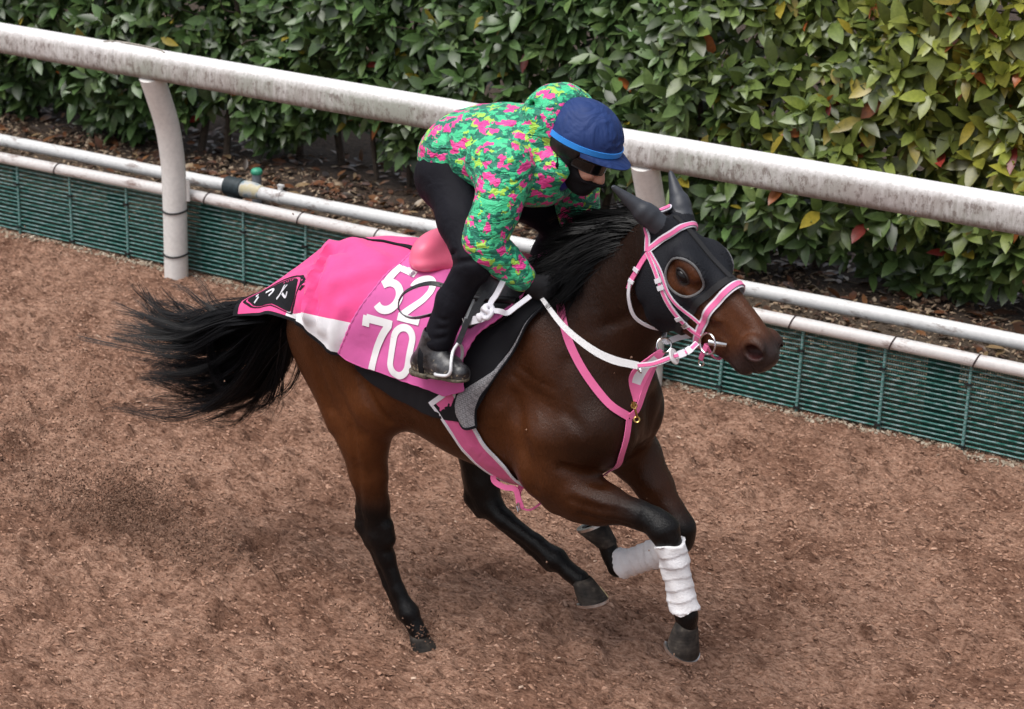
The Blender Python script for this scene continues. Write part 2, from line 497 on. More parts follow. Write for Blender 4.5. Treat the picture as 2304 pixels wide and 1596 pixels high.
M_BARK = simple("hedge bark", (0.055, 0.04, 0.03), 0.9, 0.4, 40, 0.6, 0.004)
sr = np.random.default_rng(9)
for i in range(34):
    x0 = -4.2 + i * 0.31 + sr.uniform(-0.08, 0.08); y0 = 1.18 + sr.uniform(-0.1, 0.2)
    P = [(x0, y0, strip_height(0, y0) - 0.05)]
    for k in range(1, 6):
        P.append((P[-1][0] + sr.normal(0, 0.05), P[-1][1] + sr.normal(-0.01, 0.04), strip_height(0, y0) + 0.33 * k))
    S = spline(P, 14)
    V, F = tube(S, np.linspace(0.021, 0.006, 14) * sr.uniform(0.7, 1.3), 7)
    # side twigs
    parts = [(V, F)]
    for k in range(5):
        q = S[3 + 2 * k]; e = q + np.array([sr.normal(0, 0.18), -sr.uniform(0.12, 0.34), sr.uniform(0.05, 0.25)])
        parts.append(tube(spline([q, (q + e) / 2 + sr.normal(0, 0.02, 3), e], 6), np.linspace(0.008, 0.003, 6), 5))
    V, F = join(parts)
    mesh_obj("stem", V - off, F, M_BARK, hedge)

# --- dead leaves under the hedge
dr = np.random.default_rng(31)
ND = 2600
x = dr.uniform(-4, 6.3, ND); y = np.where(dr.random(ND) < 0.75, dr.uniform(0.72, 1.5, ND), dr.uniform(0.25, 0.8, ND))
P = np.stack([x, y, strip_height(x, y) + dr.uniform(0.006, 0.03, ND)], 1)
d = np.stack([dr.normal(0, 1, ND), dr.normal(0, 1, ND), dr.normal(0, 0.25, ND)], 1)
nn = np.stack([dr.normal(0, 0.35, ND), dr.normal(-0.1, 0.35, ND), np.ones(ND)], 1)
DV = place_leaves(P, d, nn, dr.uniform(0.05, 0.1, ND), dr.uniform(0.8, 1.3, ND))
pal = np.array([(0.15, 0.06, 0.03), (0.09, 0.045, 0.03), (0.22, 0.10, 0.045), (0.28, 0.19, 0.11), (0.05, 0.033, 0.025)])
C = pal[dr.choice(5, ND, p=[.3, .3, .14, .1, .16])] * dr.uniform(0.7, 1.2, (ND, 1))
F = (LF[None] + nv * np.arange(ND)[:, None, None]).reshape(-1, 4)
o = mesh_obj("fallen_leaves", DV.reshape(-1, 3), F, M_LEAF, col=np.repeat(C, nv, 0))
tag(o, "brown fallen leaves littering the soil below the hedge", "dead leaves", kind="stuff")

# --- running rail
m, t, b = mat_new("weathered white paint")
v = coords(t, 'Object', (1, 1, 1))
vs = coords(t, 'Object', (20, 1, 4))
sep = t.nodes.new("ShaderNodeSeparateXYZ"); t.links.new(v, sep.inputs[0])
streak = noise(t, vs, 1.6, 6, 0.72); blot = noise(t, v, 2.6, 4, 0.6); fine = noise(t, v, 60, 4, 0.7)
hz_ = t.nodes.new("ShaderNodeMapRange"); hz_.inputs[1].default_value = 0.062; hz_.inputs[2].default_value = 0.025
t.links.new(math_n(t, 'ADD', sep.outputs[2], math_n(t, 'MULTIPLY', math_n(t, 'SUBTRACT', fine, 0.5), 0.05)), hz_.inputs[0])
algae = ramp(t, math_n(t, 'ADD', math_n(t, 'ADD', math_n(t, 'MULTIPLY', streak, 0.45), math_n(t, 'MULTIPLY', blot, 0.3)), math_n(t, 'MULTIPLY', noise(t, v, 0.9, 2), 0.4)), [(0.44, (0, 0, 0)), (0.62, (1, 1, 1))])
g = math_n(t, 'MULTIPLY', algae, hz_.outputs[0])
white = ramp(t, fine, [(0.3, (0.66, 0.65, 0.65)), (0.6, (0.80, 0.79, 0.79))])
algc = mix(t, ramp(t, noise(t, v, 1.1, 3), [(0.42, (0, 0, 0)), (0.6, (1, 1, 1))]), (0.37, 0.325, 0.31), (0.315, 0.335, 0.285))
c1 = mix(t, math_n(t, 'MULTIPLY', g, 0.9), white, algc)
spk = ramp(t, math_n(t, 'MULTIPLY', noise(t, coords(t, 'Object', (16, 16, 8)), 2.4, 6, 0.8), hz_.outputs[0]), [(0.50, (0, 0, 0)), (0.60, (1, 1, 1))])
c2 = mix(t, math_n(t, 'MULTIPLY', spk, 0.75), c1, (0.17, 0.13, 0.115))
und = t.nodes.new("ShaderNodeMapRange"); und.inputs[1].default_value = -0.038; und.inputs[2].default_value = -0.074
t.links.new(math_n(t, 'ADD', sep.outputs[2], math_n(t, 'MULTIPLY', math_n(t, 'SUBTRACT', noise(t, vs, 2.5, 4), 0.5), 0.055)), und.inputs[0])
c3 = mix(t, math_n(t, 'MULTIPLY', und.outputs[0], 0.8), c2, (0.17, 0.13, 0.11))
t.links.new(c3, b.inputs['Base Color'])
b.inputs['Roughness'].default_value = 0.5
bump(t, b, fine, 0.25, 0.003)
M_RAIL = m

def pvc(name, dirt, dcol=(0.17, 0.105, 0.09), white=(0.76, 0.755, 0.75), sc=(3.5, 9, 9)):
    m, t, b = mat_new(name)
    v = coords(t, 'Object', sc)
    n = noise(t, v, 1.6, 6, 0.7); n2 = noise(t, coords(t, 'Object'), 45, 4)
    c = mix(t, ramp(t, n, [(dirt, (0, 0, 0)), (dirt + 0.13, (1, 1, 1))]), ramp(t, n2, [(0.3, tuple(q * 0.88 for q in white)), (0.65, white)]), dcol)
    t.links.new(c, b.inputs['Base Color']); b.inputs['Roughness'].default_value = 0.42
    bump(t, b, n2, 0.12, 0.002)
    return m
M_POST = pvc("cream post plastic", 0.74, (0.50, 0.41, 0.30), (0.80, 0.78, 0.755), (2, 2, 3))
M_PIPE = pvc("stained white pipe", 0.57, (0.20, 0.13, 0.11), (0.83, 0.825, 0.82))
M_PIPE2 = pvc("stained pinkish pipe", 0.55, (0.27, 0.18, 0.155), (0.82, 0.785, 0.77))
M_BLACK = simple("black rubber", (0.012, 0.012, 0.013), 0.5, 0.2, 40, 0.1)
RY, RZ = -0.17, 1.212
rail = empty("running_rail", (0, 0, 0))
tag(rail, "thick white weathered racecourse rail on curved posts behind the horse", "rail")
def rail_section(x0, x1):
    a = np.linspace(0, 2 * np.pi, 28, endpoint=False)
    cy_ = 0.060 * np.sign(np.cos(a)) * np.abs(np.cos(a)) ** 0.62; cz_ = 0.080 * np.sign(np.sin(a)) * np.abs(np.sin(a)) ** 0.62
    xs = np.linspace(x0, x1, max(3, int((x1 - x0) / 0.25)))
    xs = np.concatenate([[x0 + 0.0], [x0 + 0.006], xs[1:-1], [x1 - 0.006], [x1]])
    sc = np.ones(len(xs)); sc[0] = sc[-1] = 0.93
    V = np.stack([np.repeat(xs, 28), np.outer(sc, cy_).ravel(), np.outer(sc, cz_).ravel()], 1)
    F = []
    for i in range(len(xs) - 1):
        for k in range(28):
            l = (k + 1) % 28
            F.append([i * 28 + k, (i + 1) * 28 + k, (i + 1) * 28 + l, i * 28 + l][::-1])
    F.append(list(range(28))); F.append([(len(xs) - 1) * 28 + k for k in range(28)][::-1])
    return V, F
for x0, x1 in ((-6.0, -0.232), (-0.228, 5.77), (5.774, 11.5)):
    V, F = rail_section(x0, x1)
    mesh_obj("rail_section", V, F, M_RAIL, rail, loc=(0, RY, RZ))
V, F = rail_section(-0.268, -0.200); V[:, 1:] *= 1.06
mesh_obj("joint_collar", V, F, M_RAIL, rail, loc=(0, RY, RZ))
# loose wire lying on the joint
M_WIRE = simple("grey tie wire", (0.30, 0.27, 0.23), 0.6, 0.3, 60)
P = spline([(-0.30, -.19, 1.294), (-0.24, -.16, 1.299), (-0.1, -.15, 1.297), (0.06, -.17, 1.296), (0.12, -.2, 1.294)], 30)
V, F = tube(P, 0.004, 6); mesh_obj("tie_wire", V, F, M_WIRE, rail)
P = np.array([(-0.245, RY + 0.066 * math.sin(q), RZ + 0.088 * math.cos(q)) for q in np.linspace(-0.3, 3.2, 24)])
V, F = tube(P, 0.004, 6); mesh_obj("tie_wire", V, F, M_WIRE, rail)
def rail_post(x):
    P = spline([(x, 0, -0.25), (x, 0, 0.1), (x, 0, 0.45), (x, -0.008, 0.65), (x, -0.045, 0.85), (x, -0.11, 1.02), (x, -0.168, 1.15)], 40)
    V, F = tube(P, 0.066, 24, up=(1, 0, 0))
    p = mesh_obj("post", V - np.array([x, 0, 0]), F, M_POST, rail, loc=(x, 0, 0))
    for z in (0.125, 0.372):
        a = np.linspace(0, 2 * np.pi, 32, endpoint=False)
        Q = np.stack([0.068 * np.cos(a), 0.068 * np.sin(a), z + 0.004 * np.sin(a * 2 + 1)], 1)
        V, F = tube(Q, 0.006, 6, closed=True, up=(0, 0, 1)); mesh_obj("band", V, F, M_BLACK, p)
    V, F = box((0, -0.165, 1.105), (0.07, 0.06, 0.035)); mesh_obj("bracket", V, F, M_WIRE, p)
    V, F = tube([(0.07, .03, 0.55), (0.07, .03, 0.43)], 0.012, 8); mesh_obj("clip", V, F, M_POST, p)
for x in (0.0, 2.93, 5.86, -2.93):
    rail_post(x)

# --- wire fence panels along the foot of the rail
m, t, b = mat_new("green coated wire")
n = noise(t, coords(t, 'Object', (4, 4, 30)), 6, 4)
t.links.new(ramp(t, n, [(0.33, (0.025, 0.14, 0.115)), (0.48, (0.085, 0.25, 0.225)), (0.60, (0.30, 0.42, 0.43))]), b.inputs['Base Color'])  # pale grey-blue tones paint sky reflections onto the wet green coating
b.inputs['Roughness'].default_value = 0.3
M_GREEN = m
m, t, b = mat_new("dark green netting")
b.inputs['Base Color'].default_value = (0.012, 0.070, 0.050, 1); b.inputs['Roughness'].default_value = 0.6
M_NET = m
fence = empty("wire_fence", (1.6, 0.115, 0))
tag(fence, "low teal green wire mesh fence along the foot of the rail", "fence")
fo = np.array([1.6, 0.115, 0])
XS, XE = -3.4, 7.6
fr = np.random.default_rng(77)
V0, F0 = tube(np.array([(x, 0.004 * math.sin(2.1 * x), 0.003 * math.sin(1.3 * x + 0.4)) for x in np.linspace(XS, XE, 60)]) - (1.6, 0, 0), 0.0040, 6)
w0 = None
for k in range(17):
    z = 0.010 + k * 0.0242
    if w0 is None:
        w0 = mesh_obj("wire", V0, F0, M_GREEN, fence, loc=(0, 0, z)); wm = w0.data
    else:
        w = bpy.data.objects.new("wire", wm); COL.objects.link(w); w.parent = fence; w.location = (fr.uniform(-.3, .3), fr.normal(0, .0015), z)
V0, F0 = tube([(0, 0, -0.03), (0, 0, 0.2), (0, 0, 0.425)], 0.0075, 8)
bm_ = None
bar_x = []
for k in range(27):
    x = -3.3 + 0.41 * k - 1.6
    bar_x.append(x + 1.6)
    if bm_ is None:
        q = mesh_obj("upright_bar", V0, F0, M_GREEN, fence, loc=(x, -0.010, 0)); bm_ = q.data
    else:
        q = bpy.data.objects.new("upright_bar", bm_); COL.objects.link(q); q.parent = fence; q.location = (x + fr.normal(0, 0.006), -0.010, 0); q.rotation_euler = (0, fr.normal(0, 0.008), 0)
V0, F0 = box((0, 0, 0), (0.030, 0.018, 0.010))
for x in bar_x:
    for z in (0.30, 0.02):
        mesh_obj("tie", V0, F0, M_BLACK, fence, loc=(x - 1.6, -0.018, z + fr.normal(0, .01)))
# fine netting just behind the wires
parts_v = []; parts_f = []
xs = np.arange(XS, XE, 0.0115); n = len(xs)
w = 0.0032
V = np.stack([np.stack([xs - w / 2, 0.018 + 0 * xs, 0 * xs - 0.02], 1), np.stack([xs + w / 2, 0.018 + 0 * xs, 0 * xs - 0.02], 1),
              np.stack([xs + w / 2, 0.018 + 0 * xs, 0 * xs + 0.42], 1), np.stack([xs - w / 2, 0.018 + 0 * xs, 0 * xs + 0.42], 1)], 1)
V2 = V.copy(); V2[..., 1] += 0.003
VV = np.concatenate([V, V2], 1).reshape(-1, 3)
f = np.array([[0, 1, 2, 3], [5, 4, 7, 6], [0, 3, 7, 4], [1, 5, 6, 2]])
F = (f[None] + 8 * np.arange(n)[:, None, None]).reshape(-1, 4)
zs = np.arange(0.0, 0.42, 0.013); n2 = len(zs)
H = np.array([[XS, 0.0225, -.0015], [XE, 0.0225, -.0015], [XE, 0.0225, .0015], [XS, 0.0225, .0015], [XS, 0.0255, -.0015], [XE, 0.0255, -.0015], [XE, 0.0255, .0015], [XS, 0.0255, .0015]])
HV = (H[None] + np.stack([0 * zs, 0 * zs, zs], 1)[:, None]).reshape(-1, 3)
f2 = np.array([[0, 1, 2, 3], [5, 4, 7, 6], [3, 2, 6, 7], [0, 4, 5, 1]])
F2 = (f2[None] + 8 * np.arange(n2)[:, None, None]).reshape(-1, 4) + len(VV)
o = mesh_obj("netting", np.vstack([VV, HV]) - (1.6, 0, 0), np.vstack([F, F2]), M_NET, fence, smooth=False)
tag(o, kind="stuff")
# dark green stakes and scraps of sheet behind the netting
M_STAKE = simple("dark green sheet", (0.008, 0.05, 0.032), 0.5, 0.3, 20)
for x in (-1.75, -1.30, -0.55, 0.13, 0.70, 1.02, 1.45, 2.2, 2.75, 3.3, 3.95, 4.35, 5.1, 5.7, -2.4, -3.0):
    wd = fr.uniform(0.04, 0.16); hh = fr.uniform(0.30, 0.40)
    V, F = box((0, 0, hh / 2), (wd, 0.006, hh)); mesh_obj("backing_board", V, F, M_STAKE, fence, loc=(x - 1.6, 0.036, 0.01))

# --- pipes
def pipe(name, pts, r, mat, label, seg=16):
    P = spline(pts, 60)
    V, F = tube(P, r, seg, up=(0, 0, 1))
    c0 = P[0].copy()
    o = mesh_obj(name, V - c0, F, mat, loc=c0)
    return o
lower = pipe("fence_top_pipe", [(-3.6, .09, .428), (-1.3, .09, .432), (0.1, .09, .445), (2, .09, .437), (4.7, .09, .436), (7.8, .09, .435)], 0.031, M_PIPE2, "")
tag(lower, "dirty pinkish white pipe strapped along the top of the green wire fence", "pipe")
for x in (-2.3, -1.62, -0.92, 0.155, 0.78, 1.27, 1.9, 3.3, 3.62, 4.12, 4.52, 5.2):
    a = np.linspace(0, 2 * np.pi, 20, endpoint=False)
    z = float(np.interp(x, [-3.6, -1.3, 0.1, 2, 4.7, 7.8], [.428, .432, .445, .437, .436, .435]))
    Q = np.stack([0 * a + 0.012 * np.cos(a), 0.0325 * np.sin(a), 0.0325 * np.cos(a)], 1)
    V, F = tube(Q, 0.0038, 6, closed=True, up=(1, 0, 0))
    mesh_obj("strap", V, F, simple("dark strap", (0.05, 0.03, 0.03), 0.7) if x == -2.3 else bpy.data.materials["dark strap"], lower, loc=(x + 3.6, 0, z - .428))
PY = 0.33
up1 = pipe("water_pipe", [(-3.8, PY, .445), (-1.25, PY, .452), (-0.3, PY + .01, .448), (0.14, PY + .02, .448)], 0.036, M_PIPE, "")
tag(up1, "white water pipe lying behind the rail post, ending at a dark elbow", "pipe")
V, F = join([tube([(0.09, PY + .02, .448), (0.20, PY + .02, .448)], 0.055, 16), tube([(0.14, PY + .02, .448), (0.14, PY + .02, .36)], 0.045, 14)])
mesh_obj("pipe_cap", V - (-3.8, PY, .445), F, simple("dark grey coupling", (0.035, 0.05, 0.058), 0.55, 0.3, 40), up1)
up2 = pipe("water_pipe", [(0.21, PY + .02, .448), (0.5, PY + .01, .447), (2, PY, .46), (4.4, PY, .478), (7.8, PY, .49)], 0.036, M_PIPE, "")
tag(up2, "long white water pipe running on beside the soil with a taped blue end", "pipe")
V, F = tube(spline([(0.20, PY + .02, .448), (0.27, PY + .02, .449), (0.33, PY + .015, .448)], 8), [0.047, 0.049, 0.05, 0.049, 0.047, 0.044, 0.041, 0.039], 16)
m, t, b = mat_new("taped joint")
t.links.new(ramp(t, noise(t, coords(t, 'Object'), 14, 3), [(0.42, (0.22, 0.32, 0.36)), (0.5, (0.62, 0.62, 0.60)), (0.62, (0.62, 0.55, 0.36))]), b.inputs['Base Color'])
mesh_obj("taped_joint", V - (0.21, PY + .02, .448), F, m, up2)
V, F = tube([(0.455, PY + .01, .447), (0.475, PY + .01, .447)], 0.0405, 16)
mesh_obj("pipe_ring", V - (0.21, PY + .02, .448), F, M_PIPE, up2)
V, F = join([box((0.46, PY + .01, .495), (0.02, 0.02, 0.03)), box((0.465, PY + .01, .512), (0.035, 0.02, 0.012))])
mesh_obj("valve_nub", V - (0.21, PY + .02, .448), F, M_PIPE, up2)

# --- sprinkler stakes with green caps
M_CAP = simple("green plastic cap", (0.05, 0.32, 0.20), 0.45, 0.25, 30)
M_STK = simple("grey plastic tube", (0.20, 0.22, 0.25), 0.5, 0.2, 30)
def sprinkler(x, y, z0, z1, label):
    s = empty("sprinkler_stake", (x, y, z0)); tag(s, label, "sprinkler", "green capped sprinkler stakes")
    V, F = tube([(0, 0, -0.03), (0, 0, (z1 - z0) * .5), (0, 0, z1 - z0)], 0.027, 14); mesh_obj("tube", V, F, M_STK, s)
    P = [(0, 0, z1 - z0 - 0.004 + q) for q in (0, 0.004, 0.018, 0.026, 0.033, 0.037)]
    V, F = tube(P, [0.030, 0.033, 0.033, 0.029, 0.019, 0.006], 16); mesh_obj("cap", V, F, M_CAP, s)
sprinkler(0.18, 0.50, 0.30, 0.50, "grey sprinkler stake with green cap beside the white water pipe end")
sprinkler(2.86, 0.55, 0.30, 0.55, "green capped sprinkler stake partly hidden behind the horse's head")
# ------------------------------------------------------------------ organic shapes: smooth-blended distance fields turned into one continuous mesh
class Field:
    def __init__(s, lo, hi, h):
        s.lo = np.asarray(lo, np.float32); s.h = h
        s.n = np.ceil((np.asarray(hi) - s.lo) / h).astype(int) + 1
        s.D = np.full(s.n, 1.0, np.float32)
        s.ax = [s.lo[i] + h * np.arange(s.n[i], dtype=np.float32) for i in range(3)]
    def _box(s, lo, hi, pad):
        i0 = np.clip(((np.asarray(lo) - pad - s.lo) / s.h).astype(int), 0, s.n); i1 = np.clip(((np.asarray(hi) + pad - s.lo) / s.h).astype(int) + 2, 0, s.n)
        sl = tuple(slice(a, b) for a, b in zip(i0, i1))
        g = np.meshgrid(*[s.ax[k][sl[k]] for k in range(3)], indexing='ij', sparse=True)
        return sl, g
    def put(s, prim, k=0.03, op='add'):
        fn, lo, hi = prim
        sl, g = s._box(lo, hi, max(0.06, k * 1.2) if op == 'add' else k * 1.2 + 0.01)
        d = fn(*g).astype(np.float32)
        A = s.D[sl]
        if A.size == 0: return
        if op == 'add':
            if k > 0:
                hh = np.maximum(k - np.abs(A - d), 0) / k
                s.D[sl] = np.minimum(A, d) - hh * hh * (k * 0.25)
            else: s.D[sl] = np.minimum(A, d)
        elif op == 'cut':
            if k > 0:
                hh = np.maximum(k - np.abs(A + d), 0) / k
                s.D[sl] = np.maximum(A, -d) + hh * hh * (k * 0.25)
            else: s.D[sl] = np.maximum(A, -d)
    def bumpy(s, prim_center, rad, amt):
        """push the surface out (amt>0) or in within a soft ball: muscle swell or groove"""
        c = np.asarray(prim_center, float); rad = np.broadcast_to(np.asarray(rad, float), (3,))
        sl, (x, y, z) = s._box(c - rad * 1.6, c + rad * 1.6, 0)
        q = ((x - c[0]) / rad[0]) ** 2 + ((y - c[1]) / rad[1]) ** 2 + ((z - c[2]) / rad[2]) ** 2
        s.D[sl] -= (amt * np.exp(-q * 1.5)).astype(np.float32)
    def groove(s, pts, rad, depth):
        pts = np.asarray(pts, float)
        sl, (x, y, z) = s._box(pts.min(0) - rad * 2, pts.max(0) + rad * 2, 0)
        d = None
        for a, b in zip(pts[:-1], pts[1:]):
            e = seg_d(x, y, z, a, b); d = e if d is None else np.minimum(d, e)
        s.D[sl] += (depth * np.exp(-(d / rad) ** 2 * 1.5)).astype(np.float32)
    def sample(s, P):
        P = np.asarray(P, np.float32)
        q = (P - s.lo) / s.h
        i = np.clip(np.floor(q).astype(int), 0, s.n - 2); f = np.clip(q - i, 0, 1)
        r = 0
        for dx in (0, 1):
            for dy in (0, 1):
                for dz in (0, 1):
                    w = (f[..., 0] if dx else 1 - f[..., 0]) * (f[..., 1] if dy else 1 - f[..., 1]) * (f[..., 2] if dz else 1 - f[..., 2])
                    r = r + w * s.D[i[..., 0] + dx, i[..., 1] + dy, i[..., 2] + dz]
        return r
    def normal(s, P):
        P = np.asarray(P, float); e = s.h * 1.5
        g = np.stack([s.sample(P + np.eye(3)[k] * e) - s.sample(P - np.eye(3)[k] * e) for k in range(3)], -1)
        return g / np.maximum(np.linalg.norm(g, axis=-1), 1e-6)[..., None]
    def snap(s, P, off=0.0, it=12):
        """move points onto the surface at distance off"""
        P = np.array(P, float)
        for _ in range(it):
            d = s.sample(P) - off
            P = P - s.normal(P) * (d * 0.8)[..., None]
        return P
    def march(s, P, dirn, off=0.0, maxd=1.2):
        """walk from outside points along dirn until the surface at distance off is met"""
        P = np.array(P, float); dirn = np.broadcast_to(np.asarray(dirn, float), P.shape)
        dist = np.zeros(P.shape[:-1])
        for _ in range(160):
            d = s.sample(P + dirn * dist[..., None]) - off
            dist = np.minimum(dist + np.clip(d, -0.02, 0.03) * 0.8, maxd)
        return P + dirn * dist[..., None]
    def mesh(s, iso=0.0):
        D = s.D - iso
        ins = D < 0
        c = np.zeros(tuple(s.n - 1), np.int8)
        sh = [(i, j, k) for i in (0, 1) for j in (0, 1) for k in (0, 1)]
        nx, ny, nz = s.n
        for i, j, k in sh: c += ins[i:nx - 1 + i, j:ny - 1 + j, k:nz - 1 + k]
        A = np.argwhere((c > 0) & (c < 8))
        val = np.stack([D[A[:, 0] + i, A[:, 1] + j, A[:, 2] + k] for i, j, k in sh], 1)
        S = np.array(sh, float)
        acc = np.zeros((len(A), 3)); cnt = np.zeros(len(A))
        for a in range(8):
            for b in range(a + 1, 8):
                if np.abs(S[a] - S[b]).sum() != 1: continue
                va, vb = val[:, a], val[:, b]
                m = (va < 0) != (vb < 0)
                t = np.where(m, va / np.where(m, va - vb, 1), 0)
                acc += np.where(m[:, None], S[a] + t[:, None] * (S[b] - S[a]), 0); cnt += m
        V = (A + acc / cnt[:, None]) * s.h + s.lo
        ID = np.full(tuple(s.n - 1), -1, np.int32); ID[A[:, 0], A[:, 1], A[:, 2]] = np.arange(len(A))
        F = []
        for ax in range(3):
            o = [q for q in range(3) if q != ax]
            s0 = [slice(None)] * 3; s1 = [slice(None)] * 3
            s0[ax] = slice(0, -1); s1[ax] = slice(1, None)
            for q in o: s0[q] = s1[q] = slice(1, -1)
            a, b = ins[tuple(s0)], ins[tuple(s1)]
            E = np.argwhere(a != b)
            if len(E) == 0: continue
            flip = a[E[:, 0], E[:, 1], E[:, 2]]
            def g(d1, d2):
                q = E.copy(); q[:, o[0]] += d1; q[:, o[1]] += d2
                return ID[q[:, 0], q[:, 1], q[:, 2]]
            quad = np.stack([g(0, 0), g(1, 0), g(1, 1), g(0, 1)], 1)
            if ax == 1: flip = ~flip
            quad[~flip] = quad[~flip][:, ::-1]
            F.append(quad)
        return V, np.vstack(F)

def seg_d(x, y, z, a, b):
    a = np.asarray(a, float); b = np.asarray(b, float); ba = b - a; L = ba @ ba + 1e-12
    h = np.clip(((x - a[0]) * ba[0] + (y - a[1]) * ba[1] + (z - a[2]) * ba[2]) / L, 0, 1)
    return np.sqrt((x - a[0] - h * ba[0]) ** 2 + (y - a[1] - h * ba[1]) ** 2 + (z - a[2] - h * ba[2]) ** 2)

def cone(a, b, r1, r2=None, fl=None, axis=(0, 1, 0)):
    """tapered capsule; fl<1 flattens it along axis"""
    r2 = r1 if r2 is None else r2
    a = np.asarray(a, float); b = np.asarray(b, float); ba = b - a; L = ba @ ba + 1e-12
    ax = unit(axis)
    def fn(x, y, z):
        px, py, pz = x - a[0], y - a[1], z - a[2]
        if fl:
            k = 1 / fl - 1
            h = np.clip((px * ba[0] + py * ba[1] + pz * ba[2]) / L, 0, 1)
            qx, qy, qz = px - h * ba[0], py - h * ba[1], pz - h * ba[2]
            dt = (qx * ax[0] + qy * ax[1] + qz * ax[2]) * k
            qx, qy, qz = qx + dt * ax[0], qy + dt * ax[1], qz + dt * ax[2]
            return (np.sqrt(qx ** 2 + qy ** 2 + qz ** 2) - (r1 + (r2 - r1) * h)) * (0.5 + 0.5 * fl)
        h = np.clip((px * ba[0] + py * ba[1] + pz * ba[2]) / L, 0, 1)
        return np.sqrt((px - h * ba[0]) ** 2 + (py - h * ba[1]) ** 2 + (pz - h * ba[2]) ** 2) - (r1 + (r2 - r1) * h)
    r = max(r1, r2)
    return fn, np.minimum(a, b) - r, np.maximum(a, b) + r

def ell(c, r, ax=None):
    """ellipsoid; ax = 3x3 rows of axes"""
    c = np.asarray(c, float); r = np.asarray(r, float); M = np.eye(3) if ax is None else np.asarray([unit(a) for a in ax])
    def fn(x, y, z):
        p = [x - c[0], y - c[1], z - c[2]]
        q = [M[i, 0] * p[0] + M[i, 1] * p[1] + M[i, 2] * p[2] for i in range(3)]
        k0 = np.sqrt(sum((q[i] / r[i]) ** 2 for i in range(3)))
        k1 = np.sqrt(sum((q[i] / r[i] ** 2) ** 2 for i in range(3))) + 1e-6
        return k0 * (k0 - 1) / k1
    m = r.max()
    return fn, c - m, c + m

def chain(field, pts, k=0.02, fl=None):
    for (p, r), (q, s) in zip(pts[:-1], pts[1:]):
        field.put(cone(p, q, r, s, fl), k)

def loft(org, a, u, T, power=2.0):
    """tube along axis a from org; T rows: t, u centre-top, u bottom, half width, v shift; sections are egg-shaped"""
    org = np.asarray(org, float); a = unit(a); u = np.asarray(u, float); u = unit(u - a * (u @ a)); v = np.cross(u, a)
    T = np.asarray(T, float)
    tt = np.linspace(T[0, 0], T[-1, 0], 160)
    # smooth interpolation of the table
    def interp(col):
        y = np.interp(tt, T[:, 0], T[:, col])
        w = max(1, int(160 * 0.045))
        ker = np.hanning(2 * w + 1); ker /= ker.sum()
        return np.convolve(np.pad(y, w, mode='edge'), ker, mode='valid')
    top, bot, wid = interp(1), interp(2), interp(3)
    shift = interp(4) if T.shape[1] > 4 else 0 * tt
    pos = T[:, 0]
    def fn(x, y, z):
        px, py, pz = x - org[0], y - org[1], z - org[2]
        t = px * a[0] + py * a[1] + pz * a[2]; q = px * u[0] + py * u[1] + pz * u[2]; s = px * v[0] + py * v[1] + pz * v[2]
        tc = np.clip(t, tt[0], tt[-1])
        tp, bt, wd, sh = np.interp(tc, tt, top), np.interp(tc, tt, bot), np.interp(tc, tt, wid), np.interp(tc, tt, shift)
        cc = tp * 0.46 + bt * 0.54
        hu = np.where(q > cc, tp - cc, cc - bt)
        e = ((np.abs(q - cc) / hu) ** power + (np.abs(s - sh) / wd) ** power) ** (1 / power)
        d = (e - 1) * np.minimum(hu, wd)
        return np.where(np.abs(t - tc) > 0, np.sqrt(np.maximum(d, 0) ** 2 + (t - tc) ** 2), d)
    ext = max(np.abs(T[:, 1]).max(), np.abs(T[:, 2]).max(), T[:, 3].max())
    e0, e1 = org + a * T[0, 0], org + a * T[-1, 0]
    lo, hi = np.minimum(e0, e1), np.maximum(e0, e1)
    E = np.abs(u) * max(np.abs(T[:, 1]).max(), np.abs(T[:, 2]).max()) + np.abs(v) * (T[:, 3].max() + 0.05)
    return fn, lo - E, hi + E
# ------------------------------------------------------------------ THE HORSE (local frame: x forward, y to its left, z up)
HO = (3.9, -2.751, 0.0)
HB = Field((-1.16, -0.40, 0.02), (1.02, 0.40, 1.99), 0.008)
HB.put(loft((0, 0, 0), (1, 0, 0), (0, 0, 1), [
    (-1.03, 1.18, 1.06, 0.05), (-0.99, 1.28, 0.98, 0.15), (-0.90, 1.365, 0.90, 0.215), (-0.76, 1.425, 0.84, 0.245),
    (-0.60, 1.44, 0.82, 0.255), (-0.45, 1.425, 0.79, 0.262), (-0.30, 1.41, 0.745, 0.272), (-0.12, 1.42, 0.715, 0.268),
    (0.02, 1.45, 0.705, 0.235), (0.14, 1.42, 0.73, 0.205), (0.25, 1.34, 0.80, 0.178), (0.33, 1.24, 0.87, 0.138), (0.385, 1.15, 0.96, 0.08)], 2.15), 0.0)
NA = unit((0.31, -0.03, 0.33)); NU = (-0.72, 0, 0.68)
HB.put(loft((0.12, 0, 1.27), NA, NU, [
    (-0.02, 0.24, -0.24, 0.132, 0), (0.10, 0.222, -0.225, 0.118, 0), (0.22, 0.20, -0.195, 0.102, 0), (0.33, 0.18, -0.165, 0.088, 0),
    (0.42, 0.155, -0.14, 0.080, 0), (0.50, 0.125, -0.10, 0.07, 0)], 2.0), 0.12)
